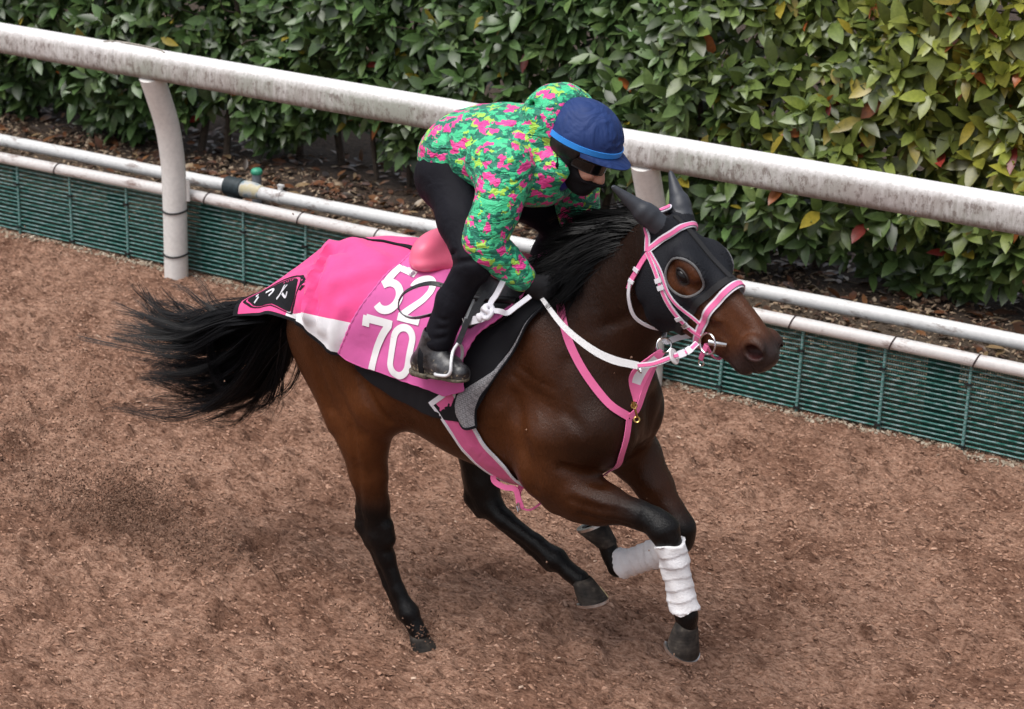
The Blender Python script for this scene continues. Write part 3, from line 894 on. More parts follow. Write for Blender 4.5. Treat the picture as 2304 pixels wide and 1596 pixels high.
# head
HP = np.array((0.455, -0.03, 1.755)); HD = unit((0.762, -0.162, -0.627)); HL = unit((0.208, 0.978, 0)); HU = np.cross(HD, HL)
def hp(t, u=0.0, l=0.0): return HP + HD * t + HU * u + HL * l
HB.put(loft(HP, HD, HU, [
    (-0.045, -0.015, -0.15, 0.045), (0.0, 0.006, -0.19, 0.070), (0.06, 0.018, -0.225, 0.086), (0.13, 0.022, -0.252, 0.094), (0.19, 0.024, -0.258, 0.094),
    (0.26, 0.032, -0.242, 0.078), (0.33, 0.038, -0.212, 0.062), (0.40, 0.041, -0.180, 0.050), (0.46, 0.041, -0.148, 0.046),
    (0.51, 0.036, -0.120, 0.046), (0.55, 0.018, -0.105, 0.042), (0.58, -0.012, -0.085, 0.030)], 2.3), 0.05)
for s in (-1, 1):
    HB.put(ell(hp(0.15, -0.15, s * 0.062), (0.105, 0.09, 0.036), (HD, HU, HL)), 0.03)      # jowl
    HB.put(ell(hp(0.185, 0.002, s * 0.078), (0.06, 0.030, 0.024), (HD, HU, HL)), 0.04)      # brow
    HB.put(cone(hp(0.22, -0.060, s * 0.084), hp(0.36, -0.050, s * 0.054), 0.012, 0.008), 0.025)   # facial crest
    HB.put(ell(hp(0.515, -0.010, s * 0.046), (0.046, 0.042, 0.023), (HD, HU, HL)), 0.02)      # nostril flare
for s, tip in ((-1, (-0.138, -0.080, 0.125)), (1, (-0.088, 0.062, 0.128))):                       # ears laid back
    e0 = hp(0.012, -0.005, s * 0.060); tip = np.array(tip)
    HB.put(cone(e0 - tip * 0.15, e0 + tip * 0.35, 0.030, 0.028, 0.7, HD), 0.016)
    HB.put(cone(e0 + tip * 0.25, e0 + tip, 0.030, 0.002, 0.7, HD), 0.012)
HB.put(ell(hp(0.560, -0.030), (0.026, 0.045, 0.034), (HD, HU, HL)), 0.025)     # upper lip
HB.put(ell(hp(0.520, -0.118), (0.036, 0.026, 0.034), (HD, HU, HL)), 0.02)      # lower lip and chin
HB.put(cone(hp(0.30, -0.175), hp(0.50, -0.115), 0.03, 0.026), 0.03)
# chest, shoulders
for s in (-1, 1):
    HB.put(ell((0.300, s * 0.075, 1.02), (0.100, 0.088, 0.150)), 0.05)
    HB.put(cone((0.04, s * 0.13, 1.30), (0.255, s * 0.135, 1.03), 0.060, 0.094), 0.09)
    HB.put(cone((0.255, s * 0.142, 1.0), (0.12, s * 0.165, 0.84), 0.093, 0.10), 0.06)
    HB.put(cone((0.10, s * 0.17, 0.98), (0.10, s * 0.165, 0.84), 0.10, 0.085), 0.06)
    # hips and croup
    HB.put(ell((-0.66, s * 0.12, 1.27), (0.22, 0.15, 0.15)), 0.06)
# near hind
HB.put(cone((-0.74, -0.13, 1.15), (-0.60, -0.165, 0.93), 0.165, 0.115, 0.8), 0.08)
HB.put(cone((-0.87, -0.10, 1.12), (-0.74, -0.145, 0.82), 0.135, 0.085, 0.85), 0.07)
chain(HB, [((-0.605, -0.165, 0.92), 0.105), ((-0.655, -0.15, 0.74), 0.078), ((-0.645, -0.14, 0.62), 0.062), ((-0.632, -0.125, 0.50), 0.050), ((-0.625, -0.12, 0.41), 0.046)], 0.05, 0.85)
HB.put(cone((-0.70, -0.14, 0.75), (-0.672, -0.13, 0.58), 0.055, 0.026), 0.04)
chain(HB, [((-0.672, -0.13, 0.60), 0.018), ((-0.688, -0.125, 0.47), 0.018), ((-0.684, -0.12, 0.405), 0.026), ((-0.645, -0.12, 0.345), 0.028)], 0.025)
HB.put(cone((-0.585, -0.12, 0.42), (-0.575, -0.12, 0.375), 0.032, 0.032), 0.03)
chain(HB, [((-0.615, -0.12, 0.375), 0.044), ((-0.585, -0.115, 0.30), 0.033), ((-0.535, -0.11, 0.175), 0.026), ((-0.484, -0.11, 0.095), 0.037), ((-0.458, -0.11, 0.055), 0.028), ((-0.435, -0.11, 0.02), 0.036)], 0.02)
chain(HB, [((-0.64, -0.12, 0.34), 0.022), ((-0.580, -0.113, 0.19), 0.016), ((-0.512, -0.11, 0.085), 0.026)], 0.012)
# far hind
HB.put(cone((-0.68, 0.13, 1.15), (-0.44, 0.155, 0.93), 0.165, 0.115, 0.8), 0.08)
HB.put(cone((-0.85, 0.10, 1.12), (-0.60, 0.14, 0.86), 0.13, 0.09, 0.85), 0.07)
chain(HB, [((-0.44, 0.155, 0.92), 0.10), ((-0.36, 0.13, 0.76), 0.078), ((-0.325, 0.11, 0.66), 0.064), ((-0.305, 0.095, 0.58), 0.052), ((-0.295, 0.09, 0.525), 0.046)], 0.05, 0.85)
chain(HB, [((-0.40, 0.13, 0.74), 0.04), ((-0.372, 0.11, 0.60), 0.020), ((-0.345, 0.09, 0.522), 0.026), ((-0.305, 0.09, 0.478), 0.028)], 0.025)
HB.put(cone((-0.265, 0.09, 0.545), (-0.245, 0.09, 0.515), 0.030, 0.030), 0.03)
chain(HB, [((-0.275, 0.09, 0.51), 0.044), ((-0.20, 0.082, 0.475), 0.034), ((-0.06, 0.07, 0.425), 0.028), ((0.030, 0.06, 0.387), 0.039), ((0.09, 0.06, 0.352), 0.029), ((0.13, 0.06, 0.335), 0.036)], 0.02)
chain(HB, [((-0.27, 0.09, 0.478), 0.022), ((-0.08, 0.072, 0.392), 0.018), ((0.010, 0.06, 0.358), 0.027)], 0.012)
# near fore
chain(HB, [((0.16, -0.165, 0.82), 0.095), ((0.245, -0.16, 0.767), 0.076), ((0.34, -0.155, 0.757), 0.057), ((0.45, -0.145, 0.746), 0.039), ((0.53, -0.14, 0.728), 0.045)], 0.05)
HB.put(cone((0.155, -0.165, 0.735), (0.30, -0.155, 0.715), 0.052, 0.036), 0.04)
chain(HB, [((0.510, -0.14, 0.736), 0.046), ((0.548, -0.14, 0.710), 0.050), ((0.570, -0.14, 0.674), 0.040), ((0.60, -0.14, 0.61), 0.030), ((0.640, -0.14, 0.47), 0.028), ((0.652, -0.14, 0.428), 0.034), ((0.653, -0.14, 0.405), 0.031), ((0.652, -0.14, 0.385), 0.035)], 0.02)
chain(HB, [((0.555, -0.14, 0.655), 0.022), ((0.575, -0.14, 0.58), 0.017), ((0.615, -0.14, 0.46), 0.020), ((0.63, -0.14, 0.425), 0.024)], 0.012)
# far fore
chain(HB, [((0.20, 0.15, 0.90), 0.10), ((0.29, 0.14, 0.82), 0.082), ((0.375, 0.125, 0.735), 0.058), ((0.455, 0.11, 0.655), 0.041), ((0.502, 0.10, 0.605), 0.045)], 0.05)
chain(HB, [((0.497, 0.10, 0.618), 0.051), ((0.490, 0.10, 0.570), 0.051), ((0.455, 0.10, 0.525), 0.034), ((0.40, 0.10, 0.48), 0.030), ((0.30, 0.10, 0.42), 0.028), ((0.262, 0.10, 0.405), 0.035), ((0.232, 0.10, 0.44), 0.029), ((0.215, 0.10, 0.475), 0.034)], 0.02)
chain(HB, [((0.445, 0.10, 0.548), 0.020), ((0.39, 0.10, 0.51), 0.016), ((0.29, 0.10, 0.447), 0.018)], 0.012)
# muscle relief
def relief_both(kind, pts, rad, amt):
    for sd in (1, -1):
        q = [(p[0], p[1] * sd, p[2]) for p in pts]
        if kind == 'groove': HB.groove(q, rad, amt)
        else: HB.bumpy(q[0], rad, amt)
for P_, r_, d_ in (
    ([(0.005, -0.22, 1.10), (0.026, -0.24, 1.045), (0.052, -0.262, 0.986), (0.071, -0.270, 0.928), (0.097, -0.278, 0.866), (0.115, -0.25, 0.80)], 0.036, 0.015),   # behind the elbow
    ([(0.212, -0.247, 0.894), (0.268, -0.217, 0.871), (0.322, -0.17, 0.842)], 0.022, 0.020),                                  # chest over forearm
    ([(0.416, -0.10, 1.06), (0.41, -0.06, 0.998), (0.387, -0.05, 0.925)], 0.030, 0.014),
    ([(0.033, -0.217, 1.30), (-0.009, -0.222, 1.192), (-0.045, -0.248, 1.079)], 0.030, 0.008),
    ([(0.183, -0.203, 1.25), (0.19, -0.23, 1.171), (0.207, -0.232, 1.086), (0.284, -0.26, 1.045)], 0.026, 0.011),
    ([(0.015, -0.223, 1.203), (0.08, -0.229, 1.18), (0.162, -0.233, 1.16)], 0.009, 0.0035),
    ([(-0.007, -0.225, 1.171), (0.056, -0.227, 1.14), (0.146, -0.233, 1.117)], 0.009, 0.0035),
    ([(0.02, -0.225, 1.145), (0.09, -0.228, 1.112), (0.15, -0.233, 1.09)], 0.008, 0.0028)):
    relief_both('groove', P_, r_, d_)
for P_, r_, d_ in (
    ([(-0.60, -0.27, 1.06), (-0.58, -0.263, 1.018), (-0.558, -0.259, 0.977), (-0.534, -0.252, 0.938), (-0.505, -0.236, 0.89)], 0.020, 0.020),   # flank fold
    ([(-0.759, -0.27, 1.091), (-0.718, -0.262, 0.996), (-0.66, -0.255, 0.897), (-0.609, -0.239, 0.821)], 0.030, 0.010),
    ([(-0.83, -0.22, 1.22), (-0.80, -0.24, 1.05), (-0.76, -0.22, 0.88)], 0.03, 0.012),
    ([(-0.655, -0.24, 0.831), (-0.647, -0.229, 0.739), (-0.646, -0.206, 0.627), (-0.66, -0.18, 0.52)], 0.016, 0.010),
    ([(-0.70, -0.16, 0.60), (-0.665, -0.165, 0.52), (-0.66, -0.16, 0.44)], 0.012, 0.010),
    ([(0.249, -0.252, 0.786), (0.341, -0.232, 0.768), (0.445, -0.203, 0.761)], 0.012, 0.009),
    ([(0.27, -0.23, 0.74), (0.36, -0.21, 0.725), (0.45, -0.19, 0.722)], 0.010, 0.007),
    ([(0.31, -0.06, 1.27), (0.34, -0.06, 1.12)], 0.03, 0.012),
    ([(0.41, 0.005, 1.10), (0.42, 0.0, 0.98), (0.38, 0.0, 0.88)], 0.028, 0.018),
    ([(0.18, -0.10, 1.32), (0.36, -0.10, 1.42), (0.44, -0.10, 1.50)], 0.03, 0.010)):
    HB.groove(P_, r_, d_)
HB.bumpy((0.06, -0.26, 0.93), (0.03, 0.05, 0.05), -0.004)
HB.bumpy((0.13, -0.27, 0.97), (0.06, 0.06, 0.09), 0.013)
HB.bumpy((0.22, -0.24, 1.00), (0.06, 0.06, 0.07), 0.010)
HB.bumpy((0.10, -0.24, 1.20), (0.05, 0.06, 0.11), 0.009)
HB.bumpy((-0.62, -0.27, 1.16), (0.10, 0.09, 0.12), 0.012)
HB.bumpy((-0.60, -0.25, 0.93), (0.05, 0.07, 0.06), 0.010)
HB.bumpy((0.28, -0.22, 0.80), (0.07, 0.05, 0.035), 0.008)
for P_, r_, d_ in (
    ([(0.495, -0.18, 0.785), (0.485, -0.195, 0.735), (0.495, -0.18, 0.690)], 0.014, 0.008),
    ([(0.59, -0.10, 0.70), (0.60, -0.14, 0.685), (0.585, -0.18, 0.675)], 0.012, 0.006),
    ([(0.455, 0.05, 0.675), (0.445, 0.06, 0.64)], 0.014, 0.007)):
    HB.groove(P_, r_, d_)
HB.bumpy((0.545, -0.185, 0.715), (0.028, 0.02, 0.03), 0.008)
HB.bumpy((0.585, -0.14, 0.735), (0.02, 0.035, 0.02), 0.006)
for P_ in ([(0.10, -0.25, 1.08), (0.14, -0.262, 1.0), (0.13, -0.27, 0.93), (0.17, -0.262, 0.86)], [(0.14, -0.262, 1.0), (0.19, -0.25, 0.96), (0.22, -0.245, 0.90)],
           [(-0.02, -0.25, 0.87), (-0.15, -0.255, 0.86), (-0.3, -0.25, 0.85), (-0.44, -0.23, 0.87)], [(-0.62, -0.255, 0.92), (-0.635, -0.24, 0.80), (-0.61, -0.2, 0.66)],
           [(0.25, -0.243, 0.82), (0.34, -0.222, 0.79), (0.43, -0.19, 0.785)], [(-0.70, -0.275, 1.10), (-0.66, -0.265, 1.0), (-0.64, -0.26, 0.93)],
           [hp(0.25, -0.06, -0.085), hp(0.33, -0.06, -0.065), hp(0.40, -0.035, -0.055)], [hp(0.33, -0.06, -0.065), hp(0.38, -0.07, -0.06), hp(0.43, -0.06, -0.052)]):
    HB.groove(P_, 0.008, -0.0042)
for k in range(9):   # faint ribs
    x = -0.42 + 0.047 * k
    HB.groove([(x, -0.25, 1.15), (x - 0.03, -0.275, 0.98), (x - 0.02, -0.23, 0.84)], 0.014, 0.0034)
# face details
EYE = {}
for s in (-1, 1):
    e = hp(0.193, -0.030, s * 0.098); EYE[s] = e
    HB.put(ell(hp(0.193, -0.030, s * 0.112), (0.031, 0.021, 0.020), (HD, HU, HL)), 0.008, 'cut')
    HB.put(ell(hp(0.528, -0.012, s * 0.066), (0.034, 0.025, 0.046), (unit(HD + 0.7 * HU), unit(HU - 0.7 * HD), HL)), 0.007, 'cut')
    HB.groove([hp(0.565, -0.075, s * 0.03), hp(0.53, -0.082, s * 0.052), hp(0.47, -0.080, s * 0.055), hp(0.43, -0.075, s * 0.055)], 0.009, 0.012)
    HB.groove([hp(0.528 + 0.040 * (math.cos(q_) * 0.82 - math.sin(q_) * 0.42), -0.012 + 0.040 * (math.cos(q_) * 0.57 + math.sin(q_) * 0.60), s * 0.052) for q_ in np.linspace(0.3, 5.4, 16)], 0.009, -0.005)
for s in (-1, 1):
    HB.groove([hp(0.26, -0.005, s * 0.085), hp(0.35, 0.0, s * 0.065), hp(0.45, 0.005, s * 0.052)], 0.020, 0.009)
    HB.groove([hp(0.27, -0.105, s * 0.08), hp(0.35, -0.09, s * 0.06), hp(0.43, -0.07, s * 0.055)], 0.018, 0.008)
    HB.groove([hp(0.30, -0.15, s * 0.065), hp(0.38, -0.125, s * 0.055), hp(0.46, -0.10, s * 0.05)], 0.010, 0.004)
    for q in range(4):
        HB.groove([hp(0.455 + 0.016 * q, -0.045, s * 0.055), hp(0.462 + 0.016 * q, -0.070, s * 0.055), hp(0.475 + 0.016 * q, -0.095, s * 0.05)], 0.006, 0.0035)
HB.groove([hp(0.575, -0.078, -0.03), hp(0.585, -0.078, 0), hp(0.575, -0.078, 0.03)], 0.010, 0.012)
HV, HF = HB.mesh()
# coat colours: bay body, black points, dark muzzle
def sst(a, b, x): 
    t = np.clip((x - a) / (b - a), 0, 1); return t * t * (3 - 2 * t)
def coat(P):
    x, y, z = P.T
    body = np.array((0.049, 0.0158, 0.0056)); dark = np.array((0.0145, 0.0062, 0.0038)); black = np.array((0.0042, 0.0038, 0.0042)); red = np.array((0.118, 0.037, 0.0105))
    n = 0.5 + 0.5 * np.sin(9 * x + 3 * z) * np.sin(7 * z - 4 * y + 1)
    c = body[None] * (0.9 + 0.25 * n[:, None])
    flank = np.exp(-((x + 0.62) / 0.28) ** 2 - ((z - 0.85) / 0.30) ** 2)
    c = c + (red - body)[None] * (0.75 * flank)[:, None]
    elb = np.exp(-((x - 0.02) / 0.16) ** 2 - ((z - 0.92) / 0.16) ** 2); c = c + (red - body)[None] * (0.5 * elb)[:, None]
    k = sst(1.30, 1.5, z - 0.3 * (x - 0.2)) * (x > -0.1); c = c + (dark - c) * (0.8 * k)[:, None]
    k = sst(0.02, 0.30, x) * sst(0.84, 0.98, z) * 0.72 * (1 - 0.6 * np.exp(-((x - 0.06) / 0.12) ** 2 - ((z - 0.98) / 0.12) ** 2)); c = c + (dark - c) * k[:, None]
    # legs
    nh = (x < -0.40) & (y < 0.02); k = np.where(nh, sst(0.60, 0.47, z), 0); 
    fh = (y > 0.0) & (x < 0.26) & (z < 0.78); k = np.maximum(k, np.where(fh, sst(0.74, 0.66, z), 0))
    nf = (y < 0.0) & (x > 0.22) & (z < 0.9) ; k = np.maximum(k, np.where(nf, sst(0.28, 0.50, x), 0))
    ff = (y > 0.02) & (x > 0.16) & (z < 0.84); k = np.maximum(k, np.where(ff, sst(0.74, 0.62, z), 0))
    c = c + (black - c) * k[:, None]
    # head
    q = (P - HP) @ HD; u = (P - HP) @ HU
    hd = (q > 0.0) & (z > 1.28) & (x > 0.45)
    k = np.where(hd, 0.8 * sst(0.02, 0.2, q), 0); c = c + (np.array((0.092, 0.031, 0.012)) - c) * k[:, None]
    k = np.where(hd, sst(0.45, 0.54, q - 0.35 * (u + 0.03)), 0); c = c + (np.array((0.030, 0.022, 0.022)) - c) * (0.9 * k)[:, None]
    for s in (-1, 1):
        d = np.linalg.norm(P - hp(0.528, -0.012, s * 0.05), axis=1)
        k = sst(0.036, 0.022, d); c = c + (np.array((0.055, 0.016, 0.016)) - c) * (0.85 * k)[:, None]
        d = np.linalg.norm(P - EYE[s], axis=1); k = sst(0.040, 0.022, d); c = c + (np.array((0.012, 0.009, 0.009)) - c) * k[:, None]
    return c
HC = coat(HV)
m, t, b = mat_new("bay coat")
at = t.nodes.new("ShaderNodeAttribute"); at.attribute_name = "tint"
v = coords(t, 'Object'); vh = coords(t, 'Object', (70, 70, 16), (0, 0.5, 0))
n1 = noise(t, v, 5, 5, 0.6); n2 = noise(t, vh, 4, 4, 0.6)
c1 = mix(t, 1.0, at.outputs['Color'], ramp(t, n1, [(0.3, (0.75, 0.72, 0.70)), (0.7, (1.2, 1.2, 1.2))]), 'MULTIPLY')
c2 = mix(t, 1.0, c1, ramp(t, n2, [(0.3, (0.8, 0.8, 0.8)), (0.7, (1.15, 1.15, 1.15))]), 'MULTIPLY')
t.links.new(c2, b.inputs['Base Color'])
t.links.new(ramp(t, n1, [(0.3, (0.26,) * 3), (0.7, (0.38,) * 3)]), b.inputs['Roughness'])
b.inputs['Specular IOR Level'].default_value = 0.23
p_ = bump(t, None, n2, 0.6, 0.004)
vein = t.nodes.new("ShaderNodeTexNoise"); vein.inputs['Scale'].default_value = 9; vein.inputs['Detail'].default_value = 2; t.links.new(v, vein.inputs['Vector'])
rdg = math_n(t, 'ABSOLUTE', math_n(t, 'SUBTRACT', vein.outputs['Fac'], 0.5))
p_ = bump(t, None, ramp(t, rdg, [(0.0, (1, 1, 1)), (0.045, (0, 0, 0))]), 0.10, 0.004, p_)
bump(t, b, n1, 0.25, 0.02, p_)
M_COAT = m
horse = empty("horse", HO)
tag(horse, "galloping dark bay horse in a black hood with long flying tail", "horse")
horse_body = mesh_obj("body", HV, HF, M_COAT, horse, col=HC, sharp=3.1)
# --- eyes
M_EYE, t, b = mat_new("horse eye")
b.inputs['Base Color'].default_value = (0.006, 0.004, 0.004, 1); b.inputs['Roughness'].default_value = 0.12; b.inputs['Specular IOR Level'].default_value = 0.25
def ellipsoid_mesh(c, r, ax=None, nu=20, nv_=12):
    M = np.eye(3) if ax is None else np.array([unit(a) for a in ax])
    V = []; F = []
    for i in range(nv_ + 1):
        p = math.pi * i / nv_
        for j in range(nu):
            a = 2 * math.pi * j / nu
            V.append((r[0] * math.sin(p) * math.cos(a), r[1] * math.sin(p) * math.sin(a), r[2] * math.cos(p)))
    for i in range(nv_):
        for j in range(nu):
            k = (j + 1) % nu
            F.append([i * nu + j, (i + 1) * nu + j, (i + 1) * nu + k, i * nu + k])
    return np.array(V) @ M + np.asarray(c, float), F
for s in (-1, 1):
    V, F = ellipsoid_mesh(hp(0.193, -0.030, s * 0.088), (0.027, 0.020, 0.020), (HD, HU, HL))
    mesh_obj("eye", V, F, M_EYE, horse)
    P = [hp(0.193 + 0.029 * math.cos(a), -0.030 + 0.0205 * math.sin(a), s * 0.13) for a in np.linspace(0, 2 * np.pi, 24, endpoint=False)]
    P = HB.march(P, -HL * s, 0.0, 0.12); 
    V, F = tube(P, 0.0042, 6, closed=True); mesh_obj("eyelid", V, F, simple("eyelid skin", (0.016, 0.011, 0.010), 0.5, 0.2) if s < 0 else bpy.data.materials["eyelid skin"], horse)
# --- hooves
m, t, b = mat_new("hoof horn")
v = coords(t, 'Object'); vz = coords(t, 'Object', (8, 8, 90))
n = noise(t, v, 22, 4); n2 = noise(t, vz, 1.2, 3)
c1 = ramp(t, n, [(0.3, (0.014, 0.013, 0.013)), (0.55, (0.045, 0.038, 0.033)), (0.75, (0.13, 0.11, 0.09))])
t.links.new(mix(t, 0.5, c1, mix(t, 1.0, c1, ramp(t, n2, [(0.35, (0.5, 0.5, 0.5)), (0.6, (1.3, 1.3, 1.3))]), 'MULTIPLY')), b.inputs['Base Color'])
b.inputs['Roughness'].default_value = 0.7; b.inputs['Specular IOR Level'].default_value = 0.2; bump(t, b, n2, 0.4, 0.003)
M_HOOF = m
M_SHOE = simple("aluminium horseshoe", (0.62, 0.62, 0.63), 0.32, 0.15, 40, 0.1, 0.001, 1.0)
M_PALE = simple("pale horn", (0.48, 0.36, 0.19), 0.55, 0.25, 60)
def hoof(c, d, f, size=1.0, patch=False):
    c = np.asarray(c, float); d = unit(d); f = np.asarray(f, float); f = unit(f - d * (f @ d)); l = np.cross(d, f)
    n = 26; rings = [(-0.012, 0.034, 0.034, -0.004), (0.0, 0.041, 0.040, 0.0), (0.012, 0.043, 0.043, 0.004), (0.035, 0.048, 0.050, 0.012), (0.066, 0.054, 0.058, 0.024), (0.072, 0.053, 0.057, 0.025), (0.070, 0.044, 0.048, 0.024), (0.060, 0.02, 0.02, 0.02)]
    V, F = [], []
    for (h, rl, rf, sh) in rings:
        for k in range(n):
            a = 2 * math.pi * k / n
            ca, sa = math.cos(a), math.sin(a)
            ff = rf * ca if ca > 0 else rf * 0.82 * ca
            V.append(c + size * (d * (h * (1 if ca > -0.3 else 0.94)) + f * (ff + sh) + l * rl * sa))
    for i in range(len(rings) - 1):
        for k in range(n):
            q = (k + 1) % n; F.append([i * n + k, i * n + q, (i + 1) * n + q, (i + 1) * n + k])
    F.append([(len(rings) - 1) * n + k for k in range(n)])
    h = mesh_obj("hoof", np.array(V) - c, F, M_HOOF, horse, loc=c)
    A = np.linspace(-2.45, 2.45, 30)
    P = np.array([size * (d * 0.077 + f * ((0.052 if math.cos(a) > 0 else 0.047) * math.cos(a) + 0.024) + l * 0.047 * math.sin(a)) for a in A])
    V, F = strap(P, d[None], 0.020 * size, 0.010 * size); mesh_obj("horseshoe", V, F, M_SHOE, h)
    if patch:
        P = np.array([size * (d * hh + f * (rf * math.cos(0.62) + sh) - l * rf * 1.0 * math.sin(0.62) * 0.93) for hh, rf, sh in ((0.030, 0.051, 0.010), (0.048, 0.0555, 0.0165), (0.066, 0.0595, 0.0235), (0.071, 0.0595, 0.0255))])
        V, F = strap(P, (f - l * 0.7)[None], [0.006, 0.014, 0.020, 0.026], 0.003); mesh_obj("pale_patch", V, F, M_PALE, h)
hoof((0.652, -0.14, 0.385), (-0.42, 0.06, -0.90), (0.88, -0.2, -0.42), 1.12)
hoof((0.213, 0.10, 0.485), (-0.45, -0.06, 0.89), (-0.88, -0.1, -0.45), 1.0)
hoof((0.142, 0.06, 0.330), (0.27, 0, -0.96), (0.96, -0.05, 0.27), 1.0, True)
hoof((-0.440, -0.11, 0.016), (0.15, 0, -1), (1, 0, 0.15), 0.95)
# --- bandages on the front cannons
m, t, b = mat_new("white bandage")
v = coords(t, 'Object'); n = noise(t, v, 160, 4, 0.7); n2 = noise(t, v, 14, 3)
c1 = ramp(t, n2, [(0.3, (0.70, 0.69, 0.72)), (0.6, (0.80, 0.79, 0.81))])
t.links.new(mix(t, ramp(t, noise(t, v, 22, 4), [(0.62, (0, 0, 0)), (0.75, (1, 1, 1))]), c1, (0.50, 0.44, 0.40)), b.inputs['Base Color'])
b.inputs['Roughness'].default_value = 0.95; bump(t, b, n, 0.7, 0.004)
M_BAND = m
def bandage(a, e, label, wraps=6):
    a = np.asarray(a, float); e = np.asarray(e, float); L = np.linalg.norm(e - a); ax = (e - a) / L
    lo = np.minimum(a, e) - 0.08; hi = np.maximum(a, e) + 0.08
    B = Field(lo, hi, 0.0045)
    g = np.stack(np.meshgrid(*B.ax, indexing='ij'), -1)
    q = g - a; s = q @ ax
    sd = unit(np.cross(ax, (0, 1, 0))); fw = np.cross(ax, sd)
    ang = np.arctan2(q @ fw, q @ sd)
    ph = (s / L * wraps + 0.10 * np.sin(ang * 1.0 + 0.6) + 0.06 * np.sin(2 * ang + s * 40)) % 1.0
    thick = 0.009 + 0.0045 * ph ** 1.6 + 0.002 * np.sin(ang * 3 + s * 60)
    d = HB.sample(g) - thick
    core = seg_d(g[..., 0], g[..., 1], g[..., 2], a, e) - 0.0325
    k = 0.02; hh = np.maximum(k - np.abs(d - core), 0) / k
    d = np.minimum(d, core) - hh * hh * k * 0.25
    near_axis = np.linalg.norm(q - s[..., None] * ax, axis=-1) - 0.062
    end = np.maximum(-s + 0.006 * np.sin(ang * 2 + 1), s - L + 0.006 * np.sin(ang * 3))
    B.D = np.maximum(np.maximum(d, end), near_axis).astype(np.float32)
    V, F = B.mesh()
    o = mesh_obj("leg_bandage", V - a, F, M_BAND, loc=np.asarray(HO) + a)
    tag(o, label, "bandage", "white front leg bandages")
    return o
bandage((0.580, -0.14, 0.672), (0.650, -0.14, 0.440), "white bandage on the horse's straight hanging front leg")
bandage((0.445, 0.10, 0.515), (0.272, 0.10, 0.412), "white bandage on the horse's folded far front leg")
# --- black hood with ear covers and eye holes
m, t, b = mat_new("black mesh hood")
v = coords(t, 'Object'); vo = t.nodes.new("ShaderNodeTexVoronoi"); vo.inputs['Scale'].default_value = 260; t.links.new(v, vo.inputs['Vector'])
b.inputs['Base Color'].default_value = (0.013, 0.014, 0.018, 1); b.inputs['Roughness'].default_value = 0.62
b.inputs['Specular IOR Level'].default_value = 0.15
bump(t, b, vo.outputs['Distance'], 0.5, 0.002)
M_HOOD = m
hoodF = Field((0.24, -0.28, 1.36), (0.80, 0.22, 1.98), 0.0055)
g = np.stack(np.meshgrid(*hoodF.ax, indexing='ij'), -1)
q = g - HP; T_, U_, L_ = q @ HD, q @ HU, q @ HL
d = HB.sample(g) - 0.0065
# front edge across the face, back edge behind the jaw; open at the ears' base for nothing
front = T_ - (0.285 + 0.018 * np.clip(-U_ / 0.2, -0.2, 1))
back = -(T_ - np.interp(U_, [-0.32, -0.27, -0.21, -0.10, -0.03, 0.02], [0.30, 0.19, 0.10, 0.035, 0.0, -0.015]))
ear = np.minimum.reduce([seg_d(g[..., 0], g[..., 1], g[..., 2], hp(0.012, -0.005, s * 0.06), hp(0.012, -0.005, s * 0.06) + np.array(tp) * 1.05) - 0.047 for s, tp in ((-1, (-0.138, -0.080, 0.125)), (1, (-0.088, 0.062, 0.128)))])
reg = np.minimum(np.maximum(front, back), ear)
EH = dict(t=0.198, u=-0.030, rt=0.070, ru=0.063)
ca, sa = math.cos(0.25), math.sin(0.25)
et, eu = (T_ - EH['t']) * ca + (U_ - EH['u']) * sa, -(T_ - EH['t']) * sa + (U_ - EH['u']) * ca
hole = (np.sqrt((et / EH['rt']) ** 2 + (eu / EH['ru']) ** 2) - 1) * 0.06
hole = np.where(np.abs(L_) > 0.055, hole, 1.0)
hoodF.D = np.maximum(np.maximum(d, reg), -hole).astype(np.float32)
V, F = hoodF.mesh()
hood = empty("horse_hood", np.asarray(HO) + HP)
tag(hood, "black stretch mesh hood with ear covers on the horse's head", "horse hood")
fc = V[F].mean(1)
ear_f = np.minimum.reduce([seg_d(fc[:, 0], fc[:, 1], fc[:, 2], hp(0.012, -0.005, s * 0.06) + np.array(tp) * 0.12, hp(0.012, -0.005, s * 0.06) + np.array(tp)) - 0.041 for s, tp in ((-1, (-0.138, -0.080, 0.125)), (1, (-0.088, 0.062, 0.128)))]) < 0
M_EAR = simple("smooth black ear cover", (0.032, 0.036, 0.046), 0.5, 0.15, 30, 0.1, 0.002, spec=0.5)
mesh_obj("hood_shell", V - HP, F, None, hood, mats=[M_HOOD, M_EAR], fmat=ear_f.astype(int), sharp=1.2)
M_PIPING = simple("grey piping", (0.12, 0.12, 0.125), 0.7, 0.2, 80)
for s in (-1, 1):
    P = []
    for a in np.linspace(0, 2 * np.pi, 48, endpoint=False):
        x_, y_ = EH['rt'] * math.cos(a), EH['ru'] * math.sin(a)
        P.append(hp(EH['t'] + x_ * ca - y_ * sa, EH['u'] + x_ * sa + y_ * ca, s * 0.17))
    P = HB.march(P, -HL * s, 0.005, 0.16)
    for _ in range(5): P = 0.5 * P + 0.25 * (np.roll(P, 1, 0) + np.roll(P, -1, 0))
    V, F = tube(P, 0.0042, 6, closed=True); mesh_obj("eye_hole_piping", V - HP, F, M_PIPING, hood)
def surf_strap(fld, ctrl, n, w, off, th=0.004, snap=True):
    P = spline(ctrl, n)
    if snap: P = fld.snap(P, off)
    N_ = fld.normal(P)
    return strap(P, N_, w, th)
M_SEAM = simple("black seam tape", (0.010, 0.010, 0.012), 0.8, 0.2, 80)
V, F = surf_strap(HB, [hp(0.0, 0.03), hp(0.06, 0.04), hp(0.14, 0.04), hp(0.22, 0.05), hp(0.285, 0.06)], 30, 0.020, 0.0085)
